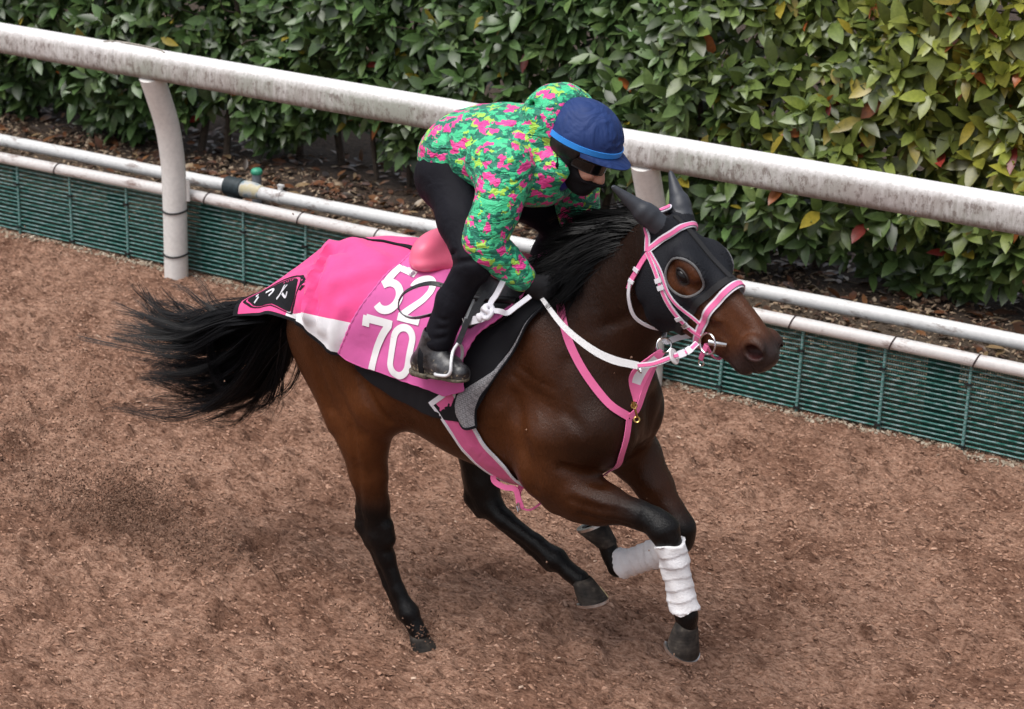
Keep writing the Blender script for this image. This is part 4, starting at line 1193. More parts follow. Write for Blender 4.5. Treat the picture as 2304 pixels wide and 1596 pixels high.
mesh_obj("seam", V - HP, F, M_SEAM, hood)
P = HB.march([hp(0.289 + 0.018 * min(max(-0.09 + 0.13 * math.cos(a), -1), 1) * -1, -0.09 + 0.19 * math.cos(a), 0.14 * math.sin(a)) for a in np.linspace(0, 2 * np.pi, 60, endpoint=False)],
             np.array([-unit(HU * math.cos(a) * 0.19 + HL * 0.14 * math.sin(a)) for a in np.linspace(0, 2 * np.pi, 60, endpoint=False)]), 0.0075, 0.2)
P = np.vstack([P, P[:2]])
V, F = strap(P, HB.normal(P), 0.022, 0.004); mesh_obj("nose_binding", V - HP, F, M_SEAM, hood)
# ------------------------------------------------------------------ TACK (each piece rests on the horse: a thing of its own)
ZC = 1.12
def around(X, PH, off=0.0):
    """points on the horse's barrel: x along it, PH degrees from the spine (+ = near side), off above the hair"""
    X, PH = np.broadcast_arrays(np.asarray(X, float), np.asarray(PH, float)); a = np.radians(PH)
    D = np.stack([0 * X, -np.sin(a), np.cos(a)], -1)
    P = np.stack([X, 0 * X, 0 * X + ZC], -1) + D * 0.5
    sh = P.shape
    q = HB.march(P.reshape(-1, 3), -D.reshape(-1, 3), 0.0, 0.5).reshape(sh)
    return q + D * np.broadcast_to(np.asarray(off, float), X.shape)[..., None]

def sheet(name, G, mat, parent, th=0.004, org=(0, 0, 0), mats=None, fm=None, close=True):
    """solid cloth from a grid of points G (n,m,3)"""
    n, k = G.shape[:2]
    du = np.gradient(G, axis=0); dv = np.gradient(G, axis=1)
    N_ = np.cross(du, dv); N_ /= np.maximum(np.linalg.norm(N_, axis=-1), 1e-9)[..., None]
    cen = np.array([0, 0, ZC]); 
    if ((G - np.array([0, 0, ZC])) * [0, 1, 1] * N_).sum() < 0: N_ = -N_; flip = True
    else: flip = False
    V = np.concatenate([(G + N_ * th / 2).reshape(-1, 3), (G - N_ * th / 2).reshape(-1, 3)])
    id0 = np.arange(n * k).reshape(n, k); id1 = id0 + n * k
    q = np.stack([id0[:-1, :-1], id0[1:, :-1], id0[1:, 1:], id0[:-1, 1:]], -1).reshape(-1, 4)
    r = np.stack([id1[:-1, :-1], id1[:-1, 1:], id1[1:, 1:], id1[1:, :-1]], -1).reshape(-1, 4)
    E = []
    for a, b in ((id0[:, 0], id1[:, 0]), (id0[::-1, -1], id1[::-1, -1]), (id0[-1, :], id1[-1, :]), (id0[0, ::-1], id1[0, ::-1])):
        E.append(np.stack([a[:-1], b[:-1], b[1:], a[1:]], -1))
    F = np.vstack([q, r] + E)
    if flip: F = F[:, ::-1]
    fmat = None
    if fm is not None:
        f1 = np.asarray(fm).reshape(-1)
        fmat = np.concatenate([f1, f1] + [np.full(len(e), f1[0 if i != 1 else -1]) for i, e in enumerate(E)])
        e_near, e_far = len(q) * 2, len(q) * 2 + len(E[0])
        fmat = np.concatenate([f1, f1, np.asarray(fm)[:, 0], np.asarray(fm)[::-1, -1], np.asarray(fm)[-1, :], np.asarray(fm)[0, ::-1]])
    return mesh_obj(name, V - np.asarray(org), F, mat, parent, mats=mats, fmat=fmat)

def fabric(name, col, rough=0.75, weave=900, var=0.08, sheen=0.15, spec=0.25, wr=0.25):
    m, t, b = mat_new(name)
    v = coords(t, 'Object'); n = noise(t, v, 9, 4); n2 = noise(t, v, weave, 2)
    t.links.new(ramp(t, n, [(0.3, tuple(c * (1 - var) for c in col)), (0.7, tuple(min(1, c * (1 + var)) for c in col))]), b.inputs['Base Color'])
    b.inputs['Roughness'].default_value = rough; b.inputs['Specular IOR Level'].default_value = spec
    b.inputs['Sheen Weight'].default_value = sheen
    p = bump(t, None, noise(t, v, 12, 3, 0.5, 0.5), wr, 0.016)
    bump(t, b, n2, 0.25, 0.001, p)
    return m
M_PINK = fabric("hot pink rug cloth", (0.78, 0.075, 0.27), 0.75, wr=0.25)
M_MAG = fabric("orchid pink number cloth", (0.66, 0.125, 0.38), 0.8, wr=0.25)
M_WHITE = fabric("white cloth", (0.80, 0.79, 0.83), 0.8)
M_BLK = fabric("black cloth", (0.0085, 0.009, 0.012), 0.75, sheen=0.0, spec=0.2)
M_STRAPP = fabric("pink strap", (0.78, 0.155, 0.36), 0.6, wr=0.1)
M_STRAPW = fabric("white strap", (0.70, 0.69, 0.75), 0.65, wr=0.1)
M_LEATH = simple("black leather", (0.010, 0.010, 0.012), 0.38, 0.3, 25, 0.3, 0.004, spec=0.45)
M_STEEL = simple("steel", (0.62, 0.62, 0.64), 0.22, 0.1, 40, 0.05, 0.001, 1.0)
M_BRASS = simple("brass", (0.55, 0.38, 0.13), 0.3, 0.15, 40, 0.05, 0.001, 1.0)
HOV = np.array(HO)

def hair_noise(X, PH, k):
    return np.sin(X * 23 * k + PH * 0.07) * np.sin(PH * 0.11 * k - X * 9)

# --- rug over the hindquarters, its tail flap blown back
NS, NT0, NT1, NT2 = 46, 22, 9, 3
xs = np.concatenate([np.linspace(-0.44, -1.0, 34)])
hemx = [-1.0, -0.961, -0.851, -0.772, -0.705, -0.647, -0.44]; hemp = [73, 73, 76, 82, 89, 91, 91]
rows = []
for x in xs:
    h = np.interp(x, hemx, hemp); w = np.interp(x, [-0.96, -0.85, -0.76, -0.60, -0.44], [h - 3.2, 66.5, 66.5, 65.5, 65.5]); w = min(w, h - 3.2)
    near_ = np.concatenate([np.linspace(h, h - 2.6, NT2), np.linspace(h - 2.6, w, NT1)[1:], np.linspace(w, 0, NT0)[1:]])
    rows.append(np.concatenate([near_, -near_[::-1][1:]]))
PH = np.array(rows); X = np.repeat(xs[:, None], PH.shape[1], 1)
wr = 0.017 + 0.004 * hair_noise(X, PH, 1.0) + 0.0025 * hair_noise(X + 0.3, PH + 20, 2.1)
def ridge(x0, p0, x1, p1, wd, amp):
    a = np.array([x0, p0 / 200.]); b = np.array([x1, p1 / 200.]); q = np.stack([X, PH / 200.], -1) - a
    h_ = np.clip((q @ (b - a)) / ((b - a) @ (b - a)), 0, 1); d_ = np.linalg.norm(q - h_[..., None] * (b - a), axis=-1)
    return amp * np.exp(-(d_ / wd) ** 2)
wr = wr + ridge(-0.885, 10, -0.80, 68, 0.022, 0.042) - ridge(-0.84, 22, -0.765, 62, 0.018, 0.020) + ridge(-0.80, 30, -0.735, 74, 0.018, 0.022) + ridge(-0.90, 40, -0.86, 74, 0.020, 0.024)
wr = wr + ridge(-0.72, 46, -0.56, 30, 0.020, 0.014) + ridge(-0.88, 6, -0.60, 22, 0.022, 0.016) + ridge(-0.70, 88, -0.66, 58, 0.022, 0.016)
_gx, _gp = X + 0.93, (PH - 30) / 200.0
_gr = np.hypot(_gx, _gp); _ga = np.arctan2(_gp, _gx)
wr = wr + 0.013 * np.exp(-((_gr - 0.13) / 0.11) ** 2) * (np.abs(np.sin(4.5 * _ga + 2.2 * np.sin(_gr * 14))) ** 0.7 * 2 - 1) * (PH > 0)
wr = wr + ridge(-0.80, 90, -0.80, 66, 0.035, 0.018) + 0.008 * sst(70, 90, PH) * np.sin(X * 40)
wr = wr + 0.018 * np.exp(-(PH / 16.0) ** 2) * sst(-0.55, -0.75, X) + 0.010 * np.sin(np.radians(PH * 4.0) + 0.8) * sst(-0.80, -1.0, X)
Gb = around(X, PH, wr)
# flap rows beyond the buttocks: near hem, near mid, spine, far mid, far hem
flap = [[(-1.055, -.185, 1.165), (-1.06, -.105, 1.245), (-1.065, 0, 1.292), (-1.06, .10, 1.25), (-1.05, .175, 1.17)],
        [(-1.12, -.160, 1.140), (-1.125, -.095, 1.212), (-1.13, -.01, 1.238), (-1.12, .09, 1.21), (-1.11, .15, 1.15)],
        [(-1.185, -.130, 1.118), (-1.185, -.085, 1.180), (-1.19, -.015, 1.190), (-1.19, .07, 1.175), (-1.17, .13, 1.12)],
        [(-1.245, -.105, 1.098), (-1.25, -.075, 1.140), (-1.255, -.02, 1.150), (-1.25, .06, 1.13), (-1.23, .11, 1.09)],
        [(-1.285, -.085, 1.085), (-1.295, -.06, 1.112), (-1.305, -.015, 1.118), (-1.30, .05, 1.10), (-1.28, .10, 1.07)],
        [(-1.300, -.080, 1.078), (-1.312, -.055, 1.102), (-1.325, -.012, 1.105), (-1.315, .05, 1.09), (-1.29, .10, 1.065)]]
tpar = np.concatenate([np.linspace(0, 0.03, NT2), np.linspace(0.03, 0.13, NT1)[1:], np.linspace(0.13, 0.5, NT0)[1:]])
tpar = np.concatenate([tpar, 1 - tpar[::-1][1:]])
def row_curve(ctrl):
    c = spline(ctrl, 201); s_ = np.linspace(0, 1, 201)
    return np.stack([np.interp(tpar, s_, c[:, k]) for k in range(3)], 1)
Gf = np.array([row_curve(r) for r in flap])
ctrl_rows = np.concatenate([Gb, Gf])           # blend body rows into flap rows, then resample smoothly
G = np.concatenate([Gb[:-6], np.stack([spline(np.concatenate([Gb[[-8, -7], j], Gf[:, j]]), 34) for j in range(PH.shape[1])], 1)[3:]])
M_ = [M_PINK, M_WHITE, M_BLK]
n_, k_ = G.shape[:2]
fm = np.zeros((n_ - 1, k_ - 1), int)
bx = (G[:-1, :-1, 0] + G[1:, 1:, 0]) / 2
fm[:, :NT2 - 1] = 2; fm[:, -(NT2 - 1):] = 2; fm[-3:] = 2
wide = bx > -0.952
fm[:, NT2 - 1:NT2 + NT1 - 2][wide[:, NT2 - 1:NT2 + NT1 - 2]] = 1
fm[:, -(NT2 + NT1 - 2):-(NT2 - 1)][wide[:, -(NT2 + NT1 - 2):-(NT2 - 1)]] = 1
RUGO = np.array([-0.8, 0, 1.4])
rug = empty("quarter_rug", HOV + RUGO)
tag(rug, "hot pink rug with white band and black edging over the horse's hindquarters", "horse rug")
sheet("rug_cloth", G, None, rug, 0.005, RUGO, M_, fm)
RG = G
def on_grid(Gr, u, v, off):
    """surface point of a cloth grid at fractional row u, column v, lifted by off along the outward normal"""
    u = np.clip(np.asarray(u, float), 0, Gr.shape[0] - 1.001); v = np.clip(np.asarray(v, float), 0, Gr.shape[1] - 1.001)
    i, j = u.astype(int), v.astype(int); a, b = (u - i)[..., None], (v - j)[..., None]
    def at_(A): return A[i, j] * (1 - a) * (1 - b) + A[i + 1, j] * a * (1 - b) + A[i, j + 1] * (1 - a) * b + A[i + 1, j + 1] * a * b
    N_ = np.cross(np.gradient(Gr, axis=0), np.gradient(Gr, axis=1)); N_ /= np.maximum(np.linalg.norm(N_, axis=-1), 1e-9)[..., None]
    s = np.sign(((Gr - [0, 0, ZC]) * [0, 1, 1] * N_).sum())
    nn = at_(N_) * s; nn /= np.maximum(np.linalg.norm(nn, axis=-1), 1e-9)[..., None]
    return at_(Gr) + nn * off, nn
# black emblem patch on the flap: rows u, columns v (0 = near hem .. centre = spine)
uf0 = 31.0; cmid = (k_ - 1) / 2
def emblem(u_, v_, off): return on_grid(RG, u_, v_, off)
A_ = np.linspace(0, 2 * np.pi, 44, endpoint=False); rr = np.linspace(0, 1, 7)
def blob(a, k=1.0, wob=0.05): return k * (1 + wob * np.sin(3 * a + 1) + wob * np.sin(5 * a)) 
def patch(name, uc, vc, ru, rv, mat, off, parent, k0=0.0, k1=1.0, wob=0.05):
    rad = np.linspace(k0, k1, 8)
    U_ = uc + ru * np.outer(rad, np.sign(np.cos(A_)) * np.abs(np.cos(A_)) ** 0.75 * blob(A_, 1, wob)); V_ = vc + rv * np.outer(rad, np.sign(np.sin(A_)) * np.abs(np.sin(A_)) ** 0.9 * blob(A_, 1, wob))
    P, _ = on_grid(RG, U_, V_, off)
    P = np.concatenate([P, P[:, :1]], 1)
    n, k = P.shape[:2]; idd = np.arange(n * k).reshape(n, k)
    F = np.stack([idd[:-1, :-1], idd[1:, :-1], idd[1:, 1:], idd[:-1, 1:]], -1).reshape(-1, 4)
    return mesh_obj(name, P.reshape(-1, 3) - RUGO, F, mat, parent)
EU, EV = n_ - 20.0, 13.5
patch("emblem_outline", EU, EV, 13.5, 8.2, M_BLK, 0.0042, rug, 0.90, 1.0, 0.06)
emb = patch("emblem_patch", EU, EV, 11.5, 6.6, M_BLK, 0.0046, rug)
def rug_stroke(pts, w, mat=M_STRAPW, parent=None):
    pts = np.array(pts, float); S = spline(np.column_stack([pts, np.zeros(len(pts))]), 12)
    P, N_ = on_grid(RG, S[:, 0], S[:, 1], 0.0062); V, F = strap(P, N_, w, 0.0012)
    return mesh_obj("lettering", V - RUGO, F, mat, parent or emb)
for pts in ([(EU + 8.5, EV - 3), (EU + 7.6, EV + 1.0)], [(EU + 8.8, EV + 1.6), (EU + 8.0, EV + 2.6)],
            [(EU + 5.0, EV + 2.8), (EU + 2.6, EV + 3.4), (EU + 2.0, EV + 1.2), (EU + 3.0, EV - 0.8)],
            [(EU - 1.6, EV - 2.8), (EU - 2.6, EV + 0.5), (EU - 3.4, EV + 3.6)], [(EU - 2.9, EV + 1.0), (EU - 5.0, EV + 3.2)], [(EU - 3.4, EV + 0.2), (EU - 5.6, EV - 0.6), (EU - 6.0, EV + 1.2)]):
    rug_stroke(pts, 0.0095)
for q in range(5):
    rug_stroke([(EU - 6.5 + q * 1.1, EV + 4.6 + 0.4 * (q % 2)), (EU - 6.1 + q * 1.1, EV + 5.6)], 0.0025, M_PINK)
# spine tie cord
P, N_ = on_grid(RG, np.linspace(1.0, 22, 40), cmid + 0.8 * np.sin(np.linspace(0, 5, 40)) - 1.0, 0.006)
V, F = strap(P, N_, np.interp(np.linspace(0, 1, 40), [0, .25, .45, 1], [0.012, 0.034, 0.014, 0.005]), 0.004); mesh_obj("spine_tie", V - RUGO, F, M_BLK, rug)

# --- black saddle pad under the number cloth
PADO = np.array([-0.3, -0.2, 1.2])
pad = empty("saddle_pad", HOV + PADO)
tag(pad, "black quilted saddle pad with grey mesh lining showing at its turned front edge", "saddle pad")
m, t, b = mat_new("black quilted pad")
v = coords(t, 'Object', (1, 1, 1), (0.0, 0.785, 0))
w1 = t.nodes.new("ShaderNodeTexWave"); w1.inputs['Scale'].default_value = 14; t.links.new(v, w1.inputs['Vector'])
w2 = t.nodes.new("ShaderNodeTexWave"); w2.inputs['Scale'].default_value = 14; w2.bands_direction = 'Z'; t.links.new(v, w2.inputs['Vector'])
b.inputs['Base Color'].default_value = (0.010, 0.010, 0.013, 1); b.inputs['Roughness'].default_value = 0.7; b.inputs['Specular IOR Level'].default_value = 0.22
mx = math_n(t, 'MAXIMUM', math_n(t, 'POWER', w1.outputs['Fac'], 12.0), math_n(t, 'POWER', w2.outputs['Fac'], 12.0))
bump(t, b, mx, -0.5, 0.004)
M_PAD = m
s_ = np.linspace(0, 1, 44); t_ = np.linspace(-1, 1, 61)
SS, TT = np.meshgrid(s_, t_, indexing='ij')
xr = np.interp(np.abs(TT), [0, 0.5, 0.8, 1], [-0.50, -0.54, -0.64, -0.60]); xf = np.interp(np.abs(TT), [0, 0.25, 0.4, 0.55, 0.72, 0.86, 1], [0.07, 0.075, 0.03, -0.01, -0.055, -0.09, -0.13])
Xp = xr + (xf - xr) * SS
hem = np.interp(SS, [0, 0.12, 0.3, 0.55, 0.8, 1], [99, 107, 114, 117.5, 118, 114])
Gp = around(Xp, -TT * hem * -1, 0.009 + 0.012 * sst(0.75, 1, SS) + 0.003 * hair_noise(Xp, TT * 100, 1.3))
sheet("pad_cloth", Gp, M_PAD, pad, 0.012, PADO)
m, t, b = mat_new("grey spacer mesh")
v = coords(t, 'Object', (1, 1, 1), (0.3, 0.7, 0.2)); ch = t.nodes.new("ShaderNodeTexChecker"); ch.inputs['Scale'].default_value = 190
t.links.new(v, ch.inputs['Vector'])
br = t.nodes.new("ShaderNodeTexWave"); br.inputs['Scale'].default_value = 15; t.links.new(v, br.inputs['Vector'])
cc = mix(t, ch.outputs['Fac'], (0.36, 0.36, 0.38), (0.20, 0.20, 0.215))
br2 = t.nodes.new("ShaderNodeTexWave"); br2.inputs['Scale'].default_value = 22; br2.bands_direction = 'Z'; t.links.new(v, br2.inputs['Vector'])
br.inputs['Scale'].default_value = 22
t.links.new(mix(t, math_n(t, 'MULTIPLY', ramp(t, math_n(t, 'MAXIMUM', br.outputs['Fac'], br2.outputs['Fac']), [(0.95, (0, 0, 0)), (0.985, (1, 1, 1))]), 0.6), cc, (0.08, 0.08, 0.09)), b.inputs['Base Color']); b.inputs['Roughness'].default_value = 0.85
M_LINING = m
pl = np.array([28, 40, 52, 64, 76, 86, 96, 104, 110, 115.5]); xa = np.array([0.072, 0.036, 0.004, -0.030, -0.060, -0.118, -0.180, -0.190, -0.186, -0.168]); xb = np.array([0.078, 0.046, 0.018, -0.012, -0.042, -0.066, -0.096, -0.110, -0.112, -0.108])
pp = np.linspace(28, 115.5, 40); uu = np.linspace(0, 1, 9)
Xl = np.interp(pp, pl, xa)[:, None] * (1 - uu) + np.interp(pp, pl, xb)[:, None] * uu
Gl = around(Xl, np.repeat(pp[:, None], 9, 1), 0.028 + 0.018 * np.sin(uu * np.pi)[None] * sst(60, 110, pp)[:, None])
sheet("turned_lining", Gl, M_LINING, pad, 0.004, PADO)
for col, r in ((0, 0.005), (8, 0.005)):
    V, F = tube(Gl[:, col], r, 6); mesh_obj("edge_binding", V - PADO, F, M_BLK, pad)
V, F = tube(Gl[-1], 0.006, 6); mesh_obj("edge_binding", V - PADO, F, M_BLK, pad)

# --- number cloth
s_ = np.linspace(0, 1, 50); t_ = np.linspace(-1, 1, 67)
SS, TT = np.meshgrid(s_, t_, indexing='ij'); AT = np.abs(TT)
hem = np.interp(SS, [0, 0.06, 0.2, 0.5, 0.85, 1], [87, 90, 93.5, 96.5, 98.5, 92])
xr = np.interp(AT, [0, 0.25, 0.5, 0.75, 1], [-0.545, -0.528, -0.558, -0.612, -0.660]); xf = np.interp(AT, [0, 0.3, 0.45, 0.6, 0.8, 1], [-0.02, -0.01, -0.06, -0.12, -0.165, -0.150])
Xn = xr + (xf - xr) * SS
PHn = TT * hem
lift = 0.026 + 0.0030 * hair_noise(Xn, PHn, 1.1) + sst(0.72, 1.0, SS) * (0.012 + 0.030 * np.exp(-((AT - 0.62) / 0.22) ** 2)) + 0.006 * sst(0.85, 1, AT)
NG = around(Xn, PHn, lift)
NUMO = np.array([-0.4, -0.2, 1.25])
ncl = empty("number_cloth", HOV + NUMO)
tag(ncl, "orchid pink number cloth with white numerals 52 over 70", "number cloth")
sheet("cloth", NG, M_MAG, ncl, 0.004, NUMO)
for edge in (NG[0, :], NG[-1, :]):
    P = edge; T_w = np.arange(len(P))
    V, F = tube(spline(P, 160), 0.0042 + 0.0012 * np.sin(np.arange(160) * 1.6), 7); mesh_obj("twisted_binding", V - NUMO, F, M_MAG, ncl)
V, F = tube(NG[:, -1], 0.003, 6); mesh_obj("hem_stitch", V - NUMO, F, M_MAG, ncl)
# numerals as appliqué ribbons
def glyph_ribbon(outline_u, x0, w, p0, h, width, slant=0.0):
    """centre line in a unit box -> ribbon on the cloth"""
    pts = np.array(outline_u, float)
    S = spline(np.column_stack([pts, 0 * pts[:, 0]]), 60) if len(pts) > 2 else spline(np.column_stack([pts, 0 * pts[:, 0]]), 16)
    Xg = x0 + S[:, 0] * w + (0.5 - S[:, 1]) * slant; Pg = p0 + S[:, 1] * h
    rad = 0.29                                                 # metres per radian of wrap, about
    q = np.stack([Xg, np.radians(Pg) * rad], 1); T = np.gradient(q, axis=0); T /= np.maximum(np.linalg.norm(T, axis=1), 1e-9)[:, None]
    Nn = np.stack([-T[:, 1], T[:, 0]], 1)
    return q, Nn, rad
def apply_glyph(polys, parent, lift_=0.0):
    Vs, Fs, o = [], [], 0
    for q, Nn, rad, w in polys:
        cols = np.linspace(-0.5, 0.5, 5)
        X_ = q[:, 0:1] + Nn[:, 0:1] * cols * w; P_ = np.degrees((q[:, 1:2] + Nn[:, 1:2] * cols * w) / rad)
        # find cloth lift at those places: sit just above the cloth
        s0 = np.clip((X_ - np.interp(np.abs(P_) / 95, AT[0][33:], xr[0][33:])) / np.maximum(np.interp(np.abs(P_) / 95, AT[0][33:], xf[0][33:] - xr[0][33:]), 1e-3), 0, 1)
        up_ = 0.026 + 0.0030 * hair_noise(X_, P_, 1.1) + sst(0.72, 1.0, s0) * 0.012 + 0.006 * sst(0.85, 1, np.abs(P_) / 96) + 0.0048 + lift_
        Gg = around(X_, P_, up_)
        n, k = Gg.shape[:2]; idd = np.arange(n * k).reshape(n, k)
        F = np.stack([idd[:-1, :-1], idd[1:, :-1], idd[1:, 1:], idd[:-1, 1:]], -1).reshape(-1, 4) + o
        Vs.append(Gg.reshape(-1, 3)); Fs.append(F); o += n * k
    return np.vstack(Vs), np.vstack(Fs)
def circle(cx, cy, rx, ry, a0, a1, n=14):
    a = np.radians(np.linspace(a0, a1, n)); return [(cx + rx * math.cos(q), cy + ry * math.sin(q)) for q in a]
m, t, b = mat_new("white numeral")
vz = coords(t, 'Object'); b.inputs['Base Color'].default_value = (0.82, 0.81, 0.83, 1); b.inputs['Roughness'].default_value = 0.7
bump(t, b, noise(t, vz, 120, 3), 0.2, 0.002)
M_NUM = m
G5 = [[(0.90, 0.06), (0.30, 0.06)], [(0.27, 0.0), (0.17, 0.50)], [(0.16, 0.47)] + circle(0.44, 0.67, 0.40, 0.26, -140, 130, 18)]
G2 = [circle(0.48, 0.30, 0.37, 0.235, 175, 375, 14) + [(0.72, 0.52), (0.40, 0.74), (0.13, 0.93)], [(0.04, 0.94), (0.96, 0.94)]]
G7 = [[(0.06, 0.06), (0.98, 0.06)], [(0.07, 0.02), (0.06, 0.20)], [(0.88, 0.08), (0.66, 0.30), (0.46, 0.62), (0.36, 1.0)]]
G0 = [circle(0.5, 0.28, 0.36, 0.22, 180, 360, 12) + [(0.86, 0.5)] + circle(0.5, 0.72, 0.36, 0.22, 0, 180, 12) + [(0.14, 0.5), (0.14, 0.28)]]
for gl, x0, w, p0, h, sl in ((G5, -0.545, 0.094, 23.5, 32.5, 0.012), (G2, -0.452, 0.090, 23.0, 34.0, 0.012), (G7, -0.566, 0.100, 58.8, 35.0, 0.0), (G0, -0.470, 0.102, 58.5, 37.0, 0.004)):
    polys = []
    for st in gl:
        q, Nn, rad = glyph_ribbon(st, x0, w, p0, h, 0.024, sl); polys.append((q, Nn, rad, 0.0245))
    Vs, Fs = [], []; o = 0
    for kk, p_ in enumerate(polys):
        V, F = apply_glyph([p_], ncl, 0.0004 * kk); Vs.append(V); Fs.append(F + o); o += len(V)
    num = mesh_obj("numeral", np.vstack(Vs) - NUMO, np.vstack(Fs), M_NUM, ncl)

# --- girth
GIO = np.array([-0.15, -0.25, 0.9])
girth = empty("girth", HOV + GIO); tag(girth, "wide pink girth with white edges and a loose strap end under the belly", "girth")
gc = [(-0.255, -0.285, 1.06), (-0.20, -0.285, 0.995), (-0.165, -0.27, 0.93), (-0.125, -0.24, 0.86), (-0.075, -0.19, 0.80), (-0.03, -0.12, 0.745), (0.0, 0.0, 0.70), (0.0, 0.12, 0.735), (-0.02, 0.24, 0.9)]
P = HB.snap(spline(gc, 60), 0.008); N_ = HB.normal(P)
for _ in range(6):
    P[1:-1] = 0.5 * P[1:-1] + 0.25 * (P[2:] + P[:-2]); N_[1:-1] = 0.5 * N_[1:-1] + 0.25 * (N_[2:] + N_[:-2])
T = np.gradient(P, axis=0); T /= np.linalg.norm(T, axis=1)[:, None]; S = np.cross(T, N_); S /= np.linalg.norm(S, axis=1)[:, None]
wd = np.interp(np.arange(60), [0, 10, 40, 59], [0.115, 0.11, 0.10, 0.10])
def band_of(c0, c1, off, k=7):
    cols = np.linspace(c0, c1, k)
    Gg = P[:, None] + S[:, None] * (wd[:, None] * cols)[..., None]
    Gg = HB.snap(Gg.reshape(-1, 3), off, 6).reshape(60, k, 3)
    return Gg
m_girth = fabric("pink girth vinyl", (0.68, 0.115, 0.31), 0.42, spec=0.5, wr=0.5)
sheet("girth_band", band_of(-0.42, 0.42, 0.011), m_girth, girth, 0.006, GIO)
sheet("edge_trim", band_of(-0.50, -0.40, 0.012, 3), M_STRAPW, girth, 0.008, GIO)
sheet("edge_trim", band_of(0.40, 0.50, 0.012, 3), M_STRAPW, girth, 0.008, GIO)
Gt = band_of(-0.5, 0.5, 0.014); Gt = np.stack([spline(Gt[0:4, j], 6) for j in range(7)], 1)
sheet("end_trim", Gt[:3] + (Gt[:1] - Gt[2:3]) * 0.3, M_STRAPW, girth, 0.006, GIO)
for pts, w in (([(-0.102, -0.17, 0.778), (-0.097, -0.175, 0.745), (-0.056, -0.175, 0.731), (-0.015, -0.17, 0.732), (0.0, -0.17, 0.70), (0.014, -0.17, 0.668)], 0.020),
               ([(-0.004, -0.12, 0.742), (-0.011, -0.15, 0.72), (0.0, -0.168, 0.69), (0.010, -0.17, 0.672)], 0.020), ([(0.012, -0.17, 0.668), (0.035, -0.155, 0.660), (0.050, -0.12, 0.668), (0.06, -0.07, 0.69)], 0.007)):
    Q = spline(pts, 24); V, F = strap(Q, np.array([[0.2, -1, 0.35]]), w, 0.004); mesh_obj("loose_strap", V - GIO, F, M_STRAPP, girth)
V, F = tube([(0.004, -0.178, 0.688), (0.012, -0.18, 0.664), (0.006, -0.178, 0.652), (-0.004, -0.176, 0.674), (0.004, -0.178, 0.688)], 0.003, 6); mesh_obj("buckle", V - GIO, F, M_STEEL, girth)

# --- breast strap
BRO = np.array([0.42, -0.15, 1.08])
brs = empty("breast_collar", HOV + BRO); tag(brs, "pink breast collar with white martingale bib across the horse's chest", "breast collar")
def put_strap(name, ctrl, w, off, mat, parent, org, n=50, th=0.004, sm=2, fld=None, snap=True):
    fld = fld or HB
    Q = spline(ctrl, n)
    if snap: Q = fld.snap(Q, off)
    N2 = fld.normal(Q)
    for _ in range(sm):
        Q[1:-1] = 0.5 * Q[1:-1] + 0.25 * (Q[2:] + Q[:-2]); N2[1:-1] = 0.5 * N2[1:-1] + 0.25 * (N2[2:] + N2[:-2])
    V, F = strap(Q, N2, w, th); return mesh_obj(name, V - org, F, mat, parent)
collar_pts = [(0.09, -0.09, 1.46), (0.122, -0.144, 1.419), (0.146, -0.163, 1.368), (0.185, -0.18, 1.304), (0.236, -0.19, 1.24), (0.297, -0.187, 1.175), (0.354, -0.181, 1.131), (0.414, -0.144, 1.085)]
put_strap("neck_strap", collar_pts, 0.027, 0.006, M_STRAPP, brs, BRO)
put_strap("neck_strap", [(0.414, -0.144, 1.085), (0.428, -0.115, 1.095), (0.426, -0.085, 1.14), (0.417, -0.05, 1.19), (0.405, 0.0, 1.24), (0.36, 0.09, 1.27), (0.25, 0.15, 1.33), (0.14, 0.13, 1.40), (0.09, 0.08, 1.47)], 0.022, 0.008, M_STRAPP, brs, BRO)
put_strap("girth_strap", [(0.415, -0.144, 1.078), (0.415, -0.155, 1.02), (0.394, -0.150, 0.93), (0.33, -0.09, 0.86), (0.22, -0.02, 0.79), (0.08, 0.0, 0.73)], 0.022, 0.007, M_STRAPP, brs, BRO)
A = np.array
bib_out = [A(q) for q in ((0.439, -0.19, 1.165), (0.418, -0.20, 1.235), (0.432, -0.195, 1.279), (0.462, -0.155, 1.314), (0.476, -0.10, 1.330), (0.490, -0.09, 1.316), (0.470, -0.145, 1.265), (0.457, -0.178, 1.207))]
# bib: grid between its two long edges
e1 = spline([bib_out[0] + A((-0.004, 0, 0)), bib_out[1], bib_out[2], bib_out[3], bib_out[4]], 24); e2 = spline([bib_out[0] + A((0.008, 0, 0)), bib_out[7], bib_out[6], (bib_out[6] + bib_out[5]) / 2, bib_out[5]], 24)
cl = np.array([0, 0.22, 0.5, 0.78, 1.0])
Gb_ = e1[:, None] * (1 - cl)[None, :, None] + e2[:, None] * cl[None, :, None]
fm_ = np.zeros((23, 4), int); fm_[7:19, 1:3] = 1
n, k = Gb_.shape[:2]
bib = sheet("bib", Gb_, None, brs, 0.004, BRO, [M_STRAPP, M_STRAPW], fm_)
def ring_mesh(c, r, nrm, tr=0.003, n=28):
    nrm = unit(nrm); u = unit(np.cross(nrm, (0.1, 0.3, 1))); w = np.cross(nrm, u)
    a = np.linspace(0, 2 * np.pi, n, endpoint=False)
    return tube(np.asarray(c, float) + r * (np.cos(a)[:, None] * u + np.sin(a)[:, None] * w), tr, 7, closed=True, up=nrm)
V, F = ring_mesh((0.452, -0.205, 1.292), 0.020, (0.6, 0.3, 0.45)); mesh_obj("rein_ring", V - BRO, F, M_STEEL, brs)
V, F = ring_mesh((0.483, -0.085, 1.340), 0.024, (0.5, -0.7, 0.4)); mesh_obj("rein_ring", V - BRO, F, M_STEEL, brs)
